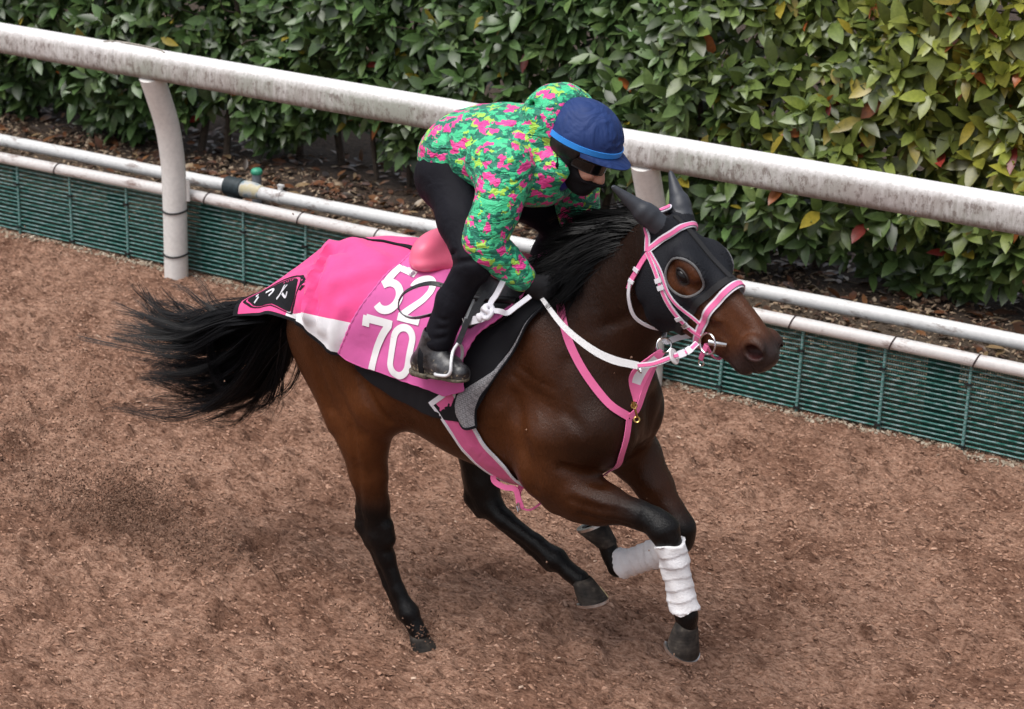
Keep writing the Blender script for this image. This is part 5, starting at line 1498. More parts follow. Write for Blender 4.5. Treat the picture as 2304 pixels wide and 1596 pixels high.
V, F = join([tube([(0.436, -0.196, 1.166), (0.440, -0.195, 1.150)], 0.006, 8), tube(spline([(0.440, -0.195, 1.152), (0.446, -0.192, 1.130), (0.448, -0.185, 1.112)], 8), 0.004, 8),
             ring_mesh((0.440, -0.195, 1.152), 0.009, (0.4, -0.8, 0.2), 0.0025, 16), ring_mesh((0.446, -0.182, 1.100), 0.009, (0.4, -0.8, 0.3), 0.0028, 16)])
mesh_obj("snap_hook", V - BRO, F, M_BRASS, brs)

# --- reins
RNO = np.array([0.4, -0.24, 1.32])
rein = empty("reins", HOV + RNO); tag(rein, "white webbing reins with pink ends running from the rider's hands to the bit", "reins")
BIT = hp(0.388, -0.128, -0.080); BITF = hp(0.388, -0.128, 0.080)
m, t, b = mat_new("white rein webbing")
v = coords(t, 'Object'); ch = t.nodes.new("ShaderNodeTexChecker"); ch.inputs['Scale'].default_value = 240; t.links.new(v, ch.inputs['Vector'])
b.inputs['Base Color'].default_value = (0.80, 0.80, 0.82, 1); b.inputs['Roughness'].default_value = 0.7
bump(t, b, ch.outputs['Fac'], 0.8, 0.003)
M_REIN = m
near_pts = [(0.055, -0.175, 1.458), (0.081, -0.19, 1.445), (0.186, -0.235, 1.388), (0.299, -0.255, 1.341), (0.382, -0.25, 1.317), (0.462, -0.225, 1.306)]
Q = spline(near_pts, 50); V, F = strap(Q, np.array([[0.1, -1, 0.25]]), np.interp(np.arange(50), [0, 8, 40, 49], [0.012, 0.016, 0.026, 0.024]), 0.005); mesh_obj("rein_grip", V - RNO, F, M_REIN, rein)
pk = [(0.462, -0.225, 1.306), (0.52, -0.228, 1.326), (0.58, -0.225, 1.360), (0.63, -0.215, 1.388), tuple(BIT + A((-0.012, -0.02, -0.005)))]
Q = spline(pk, 40); V, F = strap(Q, np.array([[0.1, -1, 0.3]]), 0.019, 0.004); mesh_obj("rein_end", V - RNO, F, M_STRAPW, rein)
V, F = strap(Q + A((0.0004, -0.0035, 0.001)), np.array([[0.1, -1, 0.3]]), 0.010, 0.002); mesh_obj("pink_inlay", V - RNO, F, M_STRAPP, rein)
for u0, u1 in ((26, 30), (31.5, 34)):
    V, F = strap(Q[int(u0):int(u1) + 1] + A((0, -0.004, 0.001)), np.array([[0.1, -1, 0.3]]), 0.024, 0.006); mesh_obj("keeper", V - RNO, F, M_STRAPW, rein)
cc_ = Q[23]; tt_ = unit(Q[24] - Q[22])
V, F = [], []
a = np.linspace(0, 2 * np.pi, 28, endpoint=False); u = unit(np.cross(tt_, (0, 0, 1))); w = np.cross(tt_, u)
rings = [(-0.003, 0.010), (-0.003, 0.026), (0.0, 0.028), (0.003, 0.026), (0.003, 0.010)]
for h, r in rings: V += [cc_ + tt_ * h + r * (math.cos(q) * u + math.sin(q) * w) for q in a]
for i in range(4):
    for k in range(28): F.append([i * 28 + k, i * 28 + (k + 1) % 28, (i + 1) * 28 + (k + 1) % 28, (i + 1) * 28 + k])
mesh_obj("rein_stop", np.array(V) - RNO, F, simple("white rubber", (0.72, 0.72, 0.72), 0.5, 0.05), rein)
fp = [(0.10, 0.10, 1.50), (0.24, 0.14, 1.42), (0.40, 0.06, 1.35), (0.475, -0.06, 1.345), (0.52, -0.02, 1.36), tuple(BITF + A((-0.012, 0.01, -0.004)))]
Q = spline(fp, 50); V, F = strap(Q, np.array([[0.1, -1, 0.3]]), 0.020, 0.004); mesh_obj("rein_end", V - RNO, F, M_STRAPW, rein)

# --- bridle
BDO = HP.copy()
bri = empty("bridle", HOV + BDO); tag(bri, "pink and white bridle with noseband and ring bit on the horse's head", "bridle")
def hpts(L): return [hp(*q) for q in L]
def bridle_strap(name, L, w, two=True, n=40, off=0.011, sm=4):
    put_strap(name, hpts(L), w, off, M_STRAPW if two else M_STRAPP, bri, BDO, n, 0.004, sm)
    if two: put_strap("pink_inlay", hpts(L), w * 0.55, off + 0.0032, M_STRAPP, bri, BDO, n, 0.002, sm)
bridle_strap("browband", [(0.050, -0.073, -0.10), (0.052, -0.022, -0.085), (0.056, 0.03, -0.04), (0.056, 0.035, 0.0), (0.056, 0.03, 0.04), (0.052, -0.022, 0.085), (0.05, -0.073, 0.10)], 0.022)
bridle_strap("headpiece", [(0.050, -0.078, -0.10), (0.012, -0.05, -0.085), (-0.03, -0.005, -0.05), (-0.038, 0.01, 0.0), (-0.03, -0.005, 0.05), (0.012, -0.05, 0.085), (0.05, -0.078, 0.10)], 0.020)
for s in (-1, 1):
    bridle_strap("cheekpiece", [(0.052, -0.080, s * 0.10), (0.091, -0.086, s * 0.102), (0.145, -0.102, s * 0.108), (0.207, -0.128, s * 0.105), (0.262, -0.146, s * 0.087), (0.313, -0.155, s * 0.068), (0.372, -0.140, s * 0.062)], 0.017)
    bridle_strap("noseband_hanger", [(0.060, -0.072, s * 0.098), (0.131, -0.078, s * 0.105), (0.202, -0.107, s * 0.106), (0.263, -0.117, s * 0.088), (0.310, -0.111, s * 0.075), (0.338, -0.108, s * 0.07)], 0.011)
    for i, q in enumerate(((0.150, -0.104), (0.172, -0.113), (0.285, -0.150), (0.318, -0.155))):
        put_strap("keeper", hpts([(q[0] - 0.007, q[1] + 0.003, s * 0.10), (q[0] + 0.007, q[1] - 0.003, s * 0.10)]), 0.024, 0.017, M_STRAPW, bri, BDO, 5, 0.004, 0)
    put_strap("buckle", hpts([(0.300, -0.152, s * 0.08), (0.312, -0.154, s * 0.076)]), 0.022, 0.019, M_STEEL, bri, BDO, 5, 0.003, 0)
ring = [(0.335 + 0.012 * math.cos(a), -0.035 + 0.105 * math.cos(a) - 0.0, 0.09 * math.sin(a)) for a in np.linspace(0, 2 * np.pi, 40)]
nb = [(0.318 + 0.045 * (1 - math.cos(a)) / 2, -0.065 + 0.115 * math.cos(a), 0.095 * math.sin(a)) for a in np.linspace(0, 2 * np.pi, 33)]
bridle_strap("noseband", nb, 0.030, True, 90, 0.009, 2)
# throatlatch hanging loose under the jaw
for s in (-1,):
    put_strap("throatlatch", hpts([(0.055, -0.076, -0.10), (0.062, -0.115, -0.108), (0.072, -0.150, -0.116), (0.080, -0.190, -0.118), (0.092, -0.225, -0.116)]), 0.017, 0.012, M_STRAPP, bri, BDO, 30, 0.004, 3, None, False)
    for q in ((0.070, -0.148), (0.083, -0.192)):
        put_strap("keeper", hpts([(q[0] - 0.002, q[1] + 0.006, -0.120), (q[0] + 0.002, q[1] - 0.006, -0.121)]), 0.022, 0.0, M_STRAPW, bri, BDO, 5, 0.005, 0, None, False)
Q = spline(hpts([(0.080, -0.195, -0.122), (0.115, -0.245, -0.118), (0.165, -0.290, -0.095), (0.215, -0.298, -0.05), (0.24, -0.290, 0.0), (0.215, -0.28, 0.06), (0.14, -0.20, 0.10), (0.055, -0.08, 0.10)]), 50)
V, F = strap(Q, HB.normal(Q), 0.012, 0.003); mesh_obj("throatlatch", V - BDO, F, M_STRAPW, bri)
for s, b0 in ((-1, BIT), (1, BITF)):
    V, F = ring_mesh(b0 + HD * 0.018 + HU * 0.006, 0.034, HL + HD * 0.15, 0.0034, 36); mesh_obj("bit_ring", V - BDO, F, M_STEEL, bri)
    V, F = tube(spline([hp(0.445, -0.085, s * 0.052), hp(0.425, -0.098, s * 0.070), hp(0.405, -0.112, s * 0.082)], 10), np.linspace(0.007, 0.011, 10), 10); mesh_obj("bit_bar", V - BDO, F, M_STEEL, bri)
put_strap("chin_strap", hpts([(0.395, -0.150, -0.072), (0.425, -0.168, -0.055), (0.44, -0.175, 0.0), (0.425, -0.168, 0.055), (0.395, -0.15, 0.072)]), 0.014, 0.010, M_STRAPP, bri, BDO, 30, 0.004, 2)
put_strap("chin_strap", hpts([(0.405, -0.135, -0.074), (0.415, -0.172, -0.072), (0.42, -0.195, -0.066)]), 0.016, 0.010, M_STRAPP, bri, BDO, 12, 0.005, 0, None, False)
V, F = ring_mesh(hp(0.428, -0.205, -0.062), 0.010, HL, 0.0026, 20); mesh_obj("curb_ring", V - BDO, F, M_STEEL, bri)

# --- saddle
SDO = np.array([-0.32, 0, 1.47])
sad = empty("saddle", HOV + SDO); tag(sad, "racing saddle with rounded pink seat and black leather flaps", "saddle")
SF = Field((-0.62, -0.26, 1.34), (-0.02, 0.26, 1.64), 0.006)
SF.put(ell((-0.455, 0, 1.490), (0.070, 0.135, 0.058), ((0.95, 0, 0.3), (0, 1, 0), (-0.3, 0, 0.95))), 0.0)
SF.put(ell((-0.448, 0, 1.452), (0.080, 0.150, 0.045)), 0.03)
SF.put(cone((-0.42, 0, 1.455), (-0.18, 0, 1.455), 0.062, 0.052, 0.75, (0, 0, 1)), 0.05)
SF.put(ell((-0.15, 0, 1.470), (0.06, 0.115, 0.040)), 0.05)
V, F = SF.mesh(); mesh_obj("seat", V - SDO, F, simple("pink saddle leather", (0.86, 0.155, 0.27), 0.42, 0.05, 20, 0.08, 0.002), sad)
a = np.linspace(0.55 * np.pi, 1.45 * np.pi, 50)
P = np.stack([-0.448 + 0.083 * np.cos(a), 0.152 * np.sin(a), 1.436 + 0.0 * a - 0.014 * np.abs(np.sin(a))], 1)
V, F = tube(P, 0.011, 10); mesh_obj("cantle_trim", V - SDO, F, M_STRAPW, sad)
for s in (1, -1):
    s_ = np.linspace(0, 1, 26); t_ = np.linspace(0, 1, 24)
    SS, TT = np.meshgrid(s_, t_, indexing='ij')
    x0 = np.interp(TT, [0, 0.5, 1], [-0.34, -0.27, -0.20]); x1 = np.interp(TT, [0, 0.35, 0.7, 0.9, 1], [-0.03, 0.0, -0.03, -0.09, -0.15])
    Gs = around(x0 + (x1 - x0) * SS, s * (6 + (52 - 6) * TT), 0.042 + 0.006 * np.sin(SS * 7 + TT * 5))
    sheet("flap", Gs, M_LEATH, sad, 0.008, SDO)
    V, F = tube(spline(Gs[4:, 13] + A((0, -0.006 * s, 0.004)), 30), 0.012, 8); mesh_obj("knee_roll", V - SDO, F, M_LEATH, sad)
# stirrup leather, iron and the loose strap end
def stirrup(side, lead_pts, iron_pts, tread):
    f = A((1, side, 1))
    V, F = strap(spline(A(lead_pts) * f, 20), A([[0.35, -1.0 * side, 0.2]]), 0.019, 0.004); mesh_obj("stirrup_leather", V - SDO, F, M_LEATH, sad)
    V, F = tube(spline(A(iron_pts) * f, 40), 0.0058, 8); mesh_obj("stirrup_iron", V - SDO, F, M_STEEL2, sad)
M_STEEL2 = simple("pale stirrup metal", (0.72, 0.72, 0.75), 0.35, 0.08, 40, 0.05, 0.001, 0.2)
iron = [(-0.141, -0.362, 1.297), (-0.150, -0.378, 1.272), (-0.140, -0.405, 1.240), (-0.135, -0.415, 1.215), (-0.150, -0.414, 1.196), (-0.20, -0.405, 1.186), (-0.215, -0.36, 1.180), (-0.20, -0.32, 1.187), (-0.165, -0.305, 1.215), (-0.150, -0.320, 1.262), (-0.141, -0.356, 1.297)]
stirrup(1, [(-0.09, -0.27, 1.46), (-0.108, -0.30, 1.42), (-0.124, -0.33, 1.373), (-0.141, -0.36, 1.295)], iron, None)
stirrup(-1, [(-0.09, -0.27, 1.46), (-0.108, -0.30, 1.42), (-0.124, -0.33, 1.373), (-0.141, -0.36, 1.295)], iron, None)
V, F = strap(spline([(-0.118, -0.305, 1.44), (-0.13, -0.33, 1.38), (-0.148, -0.352, 1.305)], 16), A([[0.3, -1, 0.2]]), 0.007, 0.004); mesh_obj("leather_edge", V - SDO, F, simple("grey leather", (0.22, 0.24, 0.25), 0.5, 0.15), sad)
lp = [(-0.20, -0.335, 1.475), (-0.244, -0.345, 1.481), (-0.276, -0.35, 1.477), (-0.321, -0.352, 1.458), (-0.367, -0.355, 1.424), (-0.386, -0.355, 1.381), (-0.371, -0.352, 1.350), (-0.331, -0.348, 1.343), (-0.274, -0.345, 1.362), (-0.22, -0.33, 1.385)]
Q = spline(lp, 60); cen = A((-0.31, -0.35, 1.41)); N_ = Q - cen; N_ /= np.linalg.norm(N_, axis=1)[:, None]
N_ = N_ + A((0, -0.55, 0.25))
V, F = strap(Q, N_, 0.018, 0.0022); mesh_obj("loose_strap_end", V - SDO, F, M_LEATH, sad)
N1 = N_ / np.linalg.norm(N_, axis=1)[:, None]; V, F = strap(Q - N1 * 0.002, N_, 0.0175, 0.0016); mesh_obj("strap_lining", V - SDO, F, simple("grey suede", (0.26, 0.26, 0.29), 0.85, 0.15, 80), sad)
for i in range(4, 56, 5):
    V, F = tube([Q[i] - N1[i] * 0.0040, Q[i] + N1[i] * 0.0030], 0.0018, 6); mesh_obj("strap_hole", V - SDO, F, M_BLACK if "M_BLACK" in globals() else M_LEATH, sad)

# --- white tie strap knotted on the pad
TIO = np.array([-0.05, -0.31, 1.42])
tie = empty("knotted_strap", HOV + TIO); tag(tie, "white cotton strap knotted in front of the rider's knee", "strap")
for pts, w in (([(-0.14, -0.318, 1.359), (-0.102, -0.322, 1.376), (-0.071, -0.325, 1.391), (-0.052, -0.325, 1.412)], 0.026), ([(-0.050, -0.32, 1.425), (-0.046, -0.31, 1.45), (-0.038, -0.295, 1.47), (-0.028, -0.265, 1.515)], 0.019), ([(-0.044, -0.325, 1.422), (-0.011, -0.318, 1.424), (0.008, -0.30, 1.416), (0.024, -0.275, 1.432), (0.050, -0.225, 1.462)], 0.017)):
    V, F = strap(spline(pts, 24), A([[0.1, -1, 0.3]]), w, 0.006); mesh_obj("strap_tail", V - TIO, F, M_STRAPW, tie)
KF = Field((-0.12, -0.38, 1.34), (0.02, -0.27, 1.48), 0.004)
a = np.linspace(0, 2 * np.pi * 1.35, 40)
kp = np.stack([-0.060 + 0.018 * np.cos(a) + 0.010 * (a / 8), -0.328 - 0.010 * np.sin(a * 1.5), 1.407 + 0.018 * np.sin(a) + 0.012 * (a / 8)], 1)
for p0, p1 in zip(kp[:-1], kp[1:]): KF.put(cone(p0, p1, 0.0075, 0.0075), 0.003)
KF.put(ell((-0.082, -0.326, 1.389), (0.012, 0.010, 0.017), ((0.8, 0, 0.6), (0, 1, 0), (-0.6, 0, 0.8))), 0.008)
V, F = KF.mesh(); mesh_obj("knot", V - TIO, F, M_STRAPW, tie)
V, F = tube([(-0.150, -0.322, 1.372), (-0.136, -0.325, 1.346), (-0.128, -0.325, 1.352), (-0.141, -0.322, 1.378)], 0.0028, 6); mesh_obj("buckle", V - TIO, F, M_STEEL, tie)
# ------------------------------------------------------------------ THE RIDER (same local frame as the horse)
RO = np.array([-0.35, 0.0, 1.5])
person = empty("person", HOV + RO)
tag(person, "rider in green and pink patterned jacket and blue helmet crouched over the saddle", "person")
def wavy(pts, rads, n, period, amp):
    S = spline(np.column_stack([np.asarray(pts, float), rads]), n)
    L = np.concatenate([[0], np.cumsum(np.linalg.norm(np.diff(S[:, :3], axis=0), axis=1))])
    return [(S[i, :3], S[i, 3] * (1 + amp * math.cos(2 * math.pi * L[i] / period + 0.6 * math.sin(i)))) for i in range(n)]
# skeleton joints
PEL = A((-0.350, 0, 1.805)); NECK = A((0.005, 0, 1.925))
HIPN, KNN, ANN = A((-0.340, -0.105, 1.770)), A((-0.125, -0.300, 1.562)), A((-0.238, -0.338, 1.262))
HIPF, KNF, ANF = A((-0.340, 0.105, 1.770)), A((-0.135, 0.290, 1.552)), A((-0.238, 0.338, 1.262))
SHN, ELN, WRN = A((-0.080, -0.180, 1.872)), A((-0.092, -0.285, 1.640)), A((0.006, -0.200, 1.508))
SHF, ELF, WRF = A((-0.070, 0.175, 1.870)), A((-0.050, 0.265, 1.625)), A((0.060, 0.150, 1.500))
HC_ = A((0.110, 0.0, 1.978)); hf = unit((0.91, 0.08, -0.41)); hl = unit(np.cross((0, 0, 1), hf)); hu = np.cross(hf, hl)
def hd_(f=0.0, l=0.0, u=0.0): return HC_ + hf * f + hl * l + hu * u

# --- body: one continuous figure (face and neck show, the rest carries the clothes)
BF = Field((-0.62, -0.46, 1.12), (0.34, 0.46, 2.14), 0.008)
BF.put(cone(PEL, PEL + A((0.18, 0, 0.03)), 0.10, 0.095), 0.0)
BF.put(cone(PEL + A((0.16, 0, 0.03)), NECK - A((0.10, 0, 0.05)), 0.095, 0.11), 0.05)
for h, k, a_ in ((HIPN, KNN, ANN), (HIPF, KNF, ANF)):
    BF.put(cone(h, k, 0.075, 0.05), 0.05); BF.put(cone(k, a_, 0.048, 0.032), 0.03); BF.put(cone(a_ + A((0, 0, -0.03)), a_ + A((0.075, np.sign(a_[1]) * 0.02, -0.066)), 0.024, 0.020), 0.02)
    BF.put(cone(a_, a_ + A((-0.035, 0, -0.06)), 0.03, 0.026), 0.02)
for s, e, w in ((SHN, ELN, WRN), (SHF, ELF, WRF)):
    BF.put(cone(s, e, 0.05, 0.04), 0.04); BF.put(cone(e, w, 0.038, 0.026), 0.02)
BF.put(cone(NECK - A((0.06, 0, 0.03)), hd_(-0.03, 0, -0.10), 0.058, 0.052), 0.04)
BF.put(ell(hd_(0.0, 0, -0.02), (0.098, 0.077, 0.105), (hf, hl, hu)), 0.03)
BF.put(ell(hd_(0.035, 0, -0.105), (0.066, 0.060, 0.075), (hf, hl, hu)), 0.03)
BF.put(ell(hd_(0.070, 0, -0.165), (0.028, 0.032, 0.022), (hf, hl, hu)), 0.03)      # chin
BF.put(cone(hd_(0.092, 0, -0.062), hd_(0.118, 0, -0.112), 0.011, 0.016), 0.015)     # nose
for s in (-1, 1):
    BF.put(ell(hd_(0.110, s * 0.013, -0.116), (0.010, 0.009, 0.008), (hf, hl, hu)), 0.008)
    BF.put(ell(hd_(0.075, s * 0.042, -0.098), (0.028, 0.022, 0.022), (hf, hl, hu)), 0.02)  # cheekbones
    BF.put(ell(hd_(0.093, s * 0.032, -0.066), (0.014, 0.018, 0.011), (hf, hl, hu)), 0.010, 'cut')   # eye sockets
    BF.put(ell(hd_(-0.005, s * 0.078, -0.085), (0.020, 0.010, 0.032), (hf, hl, hu)), 0.008)   # ears
BF.put(cone(hd_(0.098, -0.022, -0.141), hd_(0.098, 0.022, -0.141), 0.009, 0.009), 0.008)    # lips
V, F = BF.mesh()
m, t, b = mat_new("skin")
v = coords(t, 'Object'); t.links.new(ramp(t, noise(t, v, 40, 4), [(0.3, (0.55, 0.28, 0.20)), (0.7, (0.66, 0.36, 0.27))]), b.inputs['Base Color'])
b.inputs['Roughness'].default_value = 0.5; b.inputs['Subsurface Weight'].default_value = 0.1
mesh_obj("body", V - RO, F, m, person)
# --- gloved hands closed on the reins
M_GLOVE = fabric("black glove", (0.012, 0.012, 0.014), 0.7, sheen=0.0)
def glove(w, d, side):
    d = unit(d); G_ = Field(w - 0.13, w + 0.17, 0.005)
    lat = unit(np.cross(d, (0, 0, 1))) * side; up_ = np.cross(lat, d); up_ = up_ if up_[2] > 0 else -up_
    G_.put(cone(w - d * 0.02, w + d * 0.03, 0.032, 0.034), 0.0)
    G_.put(ell(w + d * 0.065, (0.045, 0.022, 0.040), (d, lat, up_)), 0.02)
    for i, (o_, L) in enumerate(((0.028, 0.040), (0.010, 0.046), (-0.008, 0.043), (-0.025, 0.034))):
        k0 = w + d * 0.095 + up_ * o_; k1 = k0 + d * 0.020 - lat * 0.012; k2 = k1 - lat * 0.026 - d * 0.004; k3 = k2 - d * L * 0.7
        G_.put(cone(k0 - d * 0.02, k1, 0.0105, 0.010), 0.004); G_.put(cone(k1, k2, 0.010, 0.0092), 0.003); G_.put(cone(k2, k3, 0.0092, 0.008), 0.002)
    G_.put(cone(w + d * 0.035 + up_ * 0.022, w + d * 0.070 + up_ * 0.044 - lat * 0.012, 0.0125, 0.0105), 0.008)
    G_.put(cone(w + d * 0.070 + up_ * 0.044 - lat * 0.012, w + d * 0.098 + up_ * 0.036 - lat * 0.024, 0.0105, 0.009), 0.003)
    V, F = G_.mesh(); return mesh_obj("glove", V - RO, F, M_GLOVE, person)
glove(WRN, (0.72, 0.30, -0.42), 1); glove(WRF, (0.72, -0.30, -0.40), -1)
# --- jacket
m, t, b = mat_new("patterned jacket")
v0 = coords(t, 'Object')
nz = t.nodes.new("ShaderNodeTexNoise"); nz.inputs['Scale'].default_value = 44; nz.inputs['Detail'].default_value = 3; t.links.new(v0, nz.inputs['Vector'])
vm = t.nodes.new("ShaderNodeVectorMath"); vm.operation = 'SCALE'; vm.inputs['Scale'].default_value = 0.048
vs_ = t.nodes.new("ShaderNodeVectorMath"); vs_.operation = 'SUBTRACT'; vs_.inputs[1].default_value = (0.5, 0.5, 0.5)
t.links.new(nz.outputs['Color'], vs_.inputs[0]); t.links.new(vs_.outputs[0], vm.inputs[0])
va = t.nodes.new("ShaderNodeVectorMath"); va.operation = 'ADD'; t.links.new(v0, va.inputs[0]); t.links.new(vm.outputs[0], va.inputs[1])
def cells(scale, seed, stops):
    mp = t.nodes.new("ShaderNodeMapping"); mp.inputs['Location'].default_value = (seed, seed * 0.7, -seed); mp.inputs['Scale'].default_value = (0.75, 1.0, 1.3); mp.inputs['Rotation'].default_value = (0.3, 0.5, seed)
    t.links.new(va.outputs[0], mp.inputs[0])
    vo = t.nodes.new("ShaderNodeTexVoronoi"); vo.inputs['Scale'].default_value = scale; vo.inputs['Randomness'].default_value = 1.0; t.links.new(mp.outputs[0], vo.inputs['Vector'])
    sp = t.nodes.new("ShaderNodeSeparateColor"); t.links.new(vo.outputs['Color'], sp.inputs[0])
    return ramp(t, sp.outputs[0], stops, 'CONSTANT'), vo
DG, MG, LG, PK = (0.004, 0.185, 0.115), (0.045, 0.56, 0.26), (0.38, 0.70, 0.08), (0.84, 0.055, 0.32)
c1, _ = cells(46, 0.0, [(0.0, DG), (0.42, MG), (0.90, DG)])
c2, _ = cells(44, 3.1, [(0.0, (0, 0, 0)), (0.875, (1, 1, 1))]); c3, _ = cells(40, 7.7, [(0.0, (0, 0, 0)), (0.785, (1, 1, 1))])
lines = t.nodes.new("ShaderNodeTexNoise"); lines.inputs['Scale'].default_value = 30; lines.inputs['Detail'].default_value = 1; t.links.new(va.outputs[0], lines.inputs['Vector'])
ln = ramp(t, math_n(t, 'ABSOLUTE', math_n(t, 'SUBTRACT', lines.outputs['Fac'], 0.47)), [(0.0, (1, 1, 1)), (0.008, (0, 0, 0))], 'CONSTANT')
q1 = mix(t, c2, c1, LG); q2 = mix(t, c3, q1, PK); q3 = q2
t.links.new(q3, b.inputs['Base Color'])
b.inputs['Roughness'].default_value = 0.5; b.inputs['Sheen Weight'].default_value = 0.1
p_ = bump(t, None, noise(t, coords(t, 'Object', (1, 1, 2.2), (0.3, 0.6, 0)), 13, 3, 0.5, 1.3), 1.0, 0.022)
p_ = bump(t, None, noise(t, coords(t, 'Object', (1, 1, 2.6), (0.2, -0.4, 0.3)), 30, 3, 0.55, 1.6), 0.6, 0.007, p_)
bump(t, b, noise(t, v0, 500, 2), 0.1, 0.001, p_)
M_JACK = m
JF = Field((-0.60, -0.42, 1.44), (0.30, 0.40, 2.20), 0.007)
JF.put(loft((-0.470, 0, 1.842), (0.99, 0, 0.10), (0, 0, 1), [
    (0.0, 0.06, -0.065, 0.12), (0.03, 0.095, -0.10, 0.158), (0.08, 0.128, -0.120, 0.178), (0.18, 0.155, -0.130, 0.186), (0.29, 0.165, -0.140, 0.192),
    (0.38, 0.155, -0.145, 0.190), (0.45, 0.12, -0.13, 0.155), (0.50, 0.075, -0.09, 0.09)], 2.3), 0.0)
JF.put(ell((-0.045, 0.0, 1.825), (0.115, 0.165, 0.115)), 0.06)
for s, e, w, r0 in ((SHN, ELN, WRN, 0.086), (SHF, ELF, WRF, 0.084)):
    mid1 = (s + e) / 2 + A((0.012, np.sign(e[1]) * 0.012, 0)); mid2 = (e + w) / 2
    pts = wavy([s, mid1, e, mid2, w], [r0, 0.077, 0.070, 0.057, 0.047], 110, 0.036, 0.075)
    for (p, r), (q, r2) in zip(pts[:-1], pts[1:]): JF.put(cone(p, q, r, r2), 0.004)
    JF.put(ell((s + A((-0.05, 0, 0.0))), (0.09, 0.07, 0.085)), 0.05)
# hood gathered round the helmet's back, collar in front
JF.put(ell((-0.012, 0.035, 2.000), (0.120, 0.150, 0.125)), 0.02)
JF.put(cone((0.06, -0.07, 1.865), (0.085, 0.0, 1.835), 0.055, 0.05), 0.04); JF.put(cone((0.085, 0.0, 1.835), (0.06, 0.08, 1.865), 0.05, 0.055), 0.04)
JF.put(ell(hd_(0.035, 0, 0.0), (0.155, 0.126, 0.135), (hf, hl, hu)), 0.01, 'cut')
JF.put(ell(hd_(0.045, 0, -0.13), (0.095, 0.082, 0.085), (hf, hl, hu)), 0.02, 'cut')
def ring_groove(xc, zc, ry, rz, tilt, rad, dep):
    a = np.linspace(0, 2 * np.pi, 40); JF.groove(np.stack([xc + tilt * np.sin(a) + 0.02 * np.cos(a), ry * np.cos(a), zc + rz * np.sin(a)], 1), rad, dep)
ring_groove(-0.405, 1.855, 0.182, 0.125, -0.01, 0.014, 0.012)
ring_groove(-0.30, 1.875, 0.186, 0.143, -0.03, 0.013, 0.010)
ring_groove(-0.185, 1.890, 0.190, 0.150, -0.03, 0.013, 0.010)
ring_groove(-0.075, 1.900, 0.186, 0.140, 0.0, 0.014, 0.010)
JF.groove([(0.0, -0.12, 2.10), (-0.06, -0.06, 2.06), (-0.09, 0.03, 2.05), (-0.08, 0.13, 2.03)], 0.018, 0.030)
JF.groove([(-0.02, -0.16, 1.97), (-0.10, -0.19, 1.99), (-0.17, -0.20, 1.94), (-0.19, -0.21, 1.84)], 0.010, 0.014)
for P_ in ([(-0.15, -0.12, 1.76), (-0.12, -0.21, 1.80), (-0.13, -0.25, 1.85)], [(-0.03, -0.17, 1.76), (0.0, -0.20, 1.82), (-0.02, -0.22, 1.87)], [(-0.36, -0.19, 1.80), (-0.28, -0.20, 1.83), (-0.2, -0.2, 1.82)], [(-0.30, -0.2, 1.88), (-0.2, -0.2, 1.90), (-0.15, -0.2, 1.93)], [(-0.40, -0.16, 1.90), (-0.33, -0.16, 1.95), (-0.24, -0.13, 2.0)], [(0.02, -0.17, 1.90), (0.0, -0.18, 1.96), (-0.03, -0.16, 2.03)]): JF.groove(P_, 0.009, 0.009)
x, y, z = np.meshgrid(*JF.ax, indexing='ij', sparse=True)
JF.D += (0.003 * np.sin(30 * x + 18 * z + 3 * np.sin(14 * y)) * np.sin(22 * y - 17 * z + 3 * np.sin(11 * x))).astype(np.float32)
JF.put((lambda x, y, z: -(x + 0.505) + 0 * y + 0 * z, A((-0.7, -0.5, 1.4)), A((-0.505, 0.5, 2.2))), 0.0, 'add') if False else None
V, F = JF.mesh()
jacket = mesh_obj("jacket", V - RO, F, M_JACK, person, sharp=3.1)
tag(jacket, "padded jacket printed in green, lime and pink")
# toggles and collar scarf
V, F = tube(spline([(0.075, -0.125, 1.93), (0.082, -0.130, 1.905), (0.080, -0.128, 1.88)], 8), 0.0025, 5); mesh_obj("toggle_cord", V - RO, F, M_BLK, person)
V, F = ellipsoid_mesh((0.081, -0.131, 1.895), (0.006, 0.006, 0.010)); mesh_obj("toggle", V - RO, F, M_BLK, person)
CF = Field(HC_ + A((-0.14, -0.16, -0.26)), HC_ + A((0.16, 0.16, -0.02)), 0.006)
CF.put(cone(hd_(-0.055, 0, -0.11), hd_(-0.035, 0, -0.165), 0.080, 0.074), 0.0)
V, F = CF.mesh(); mesh_obj("scarf", V - RO, F, fabric("blue scarf", (0.035, 0.03, 0.30), 0.8), person)
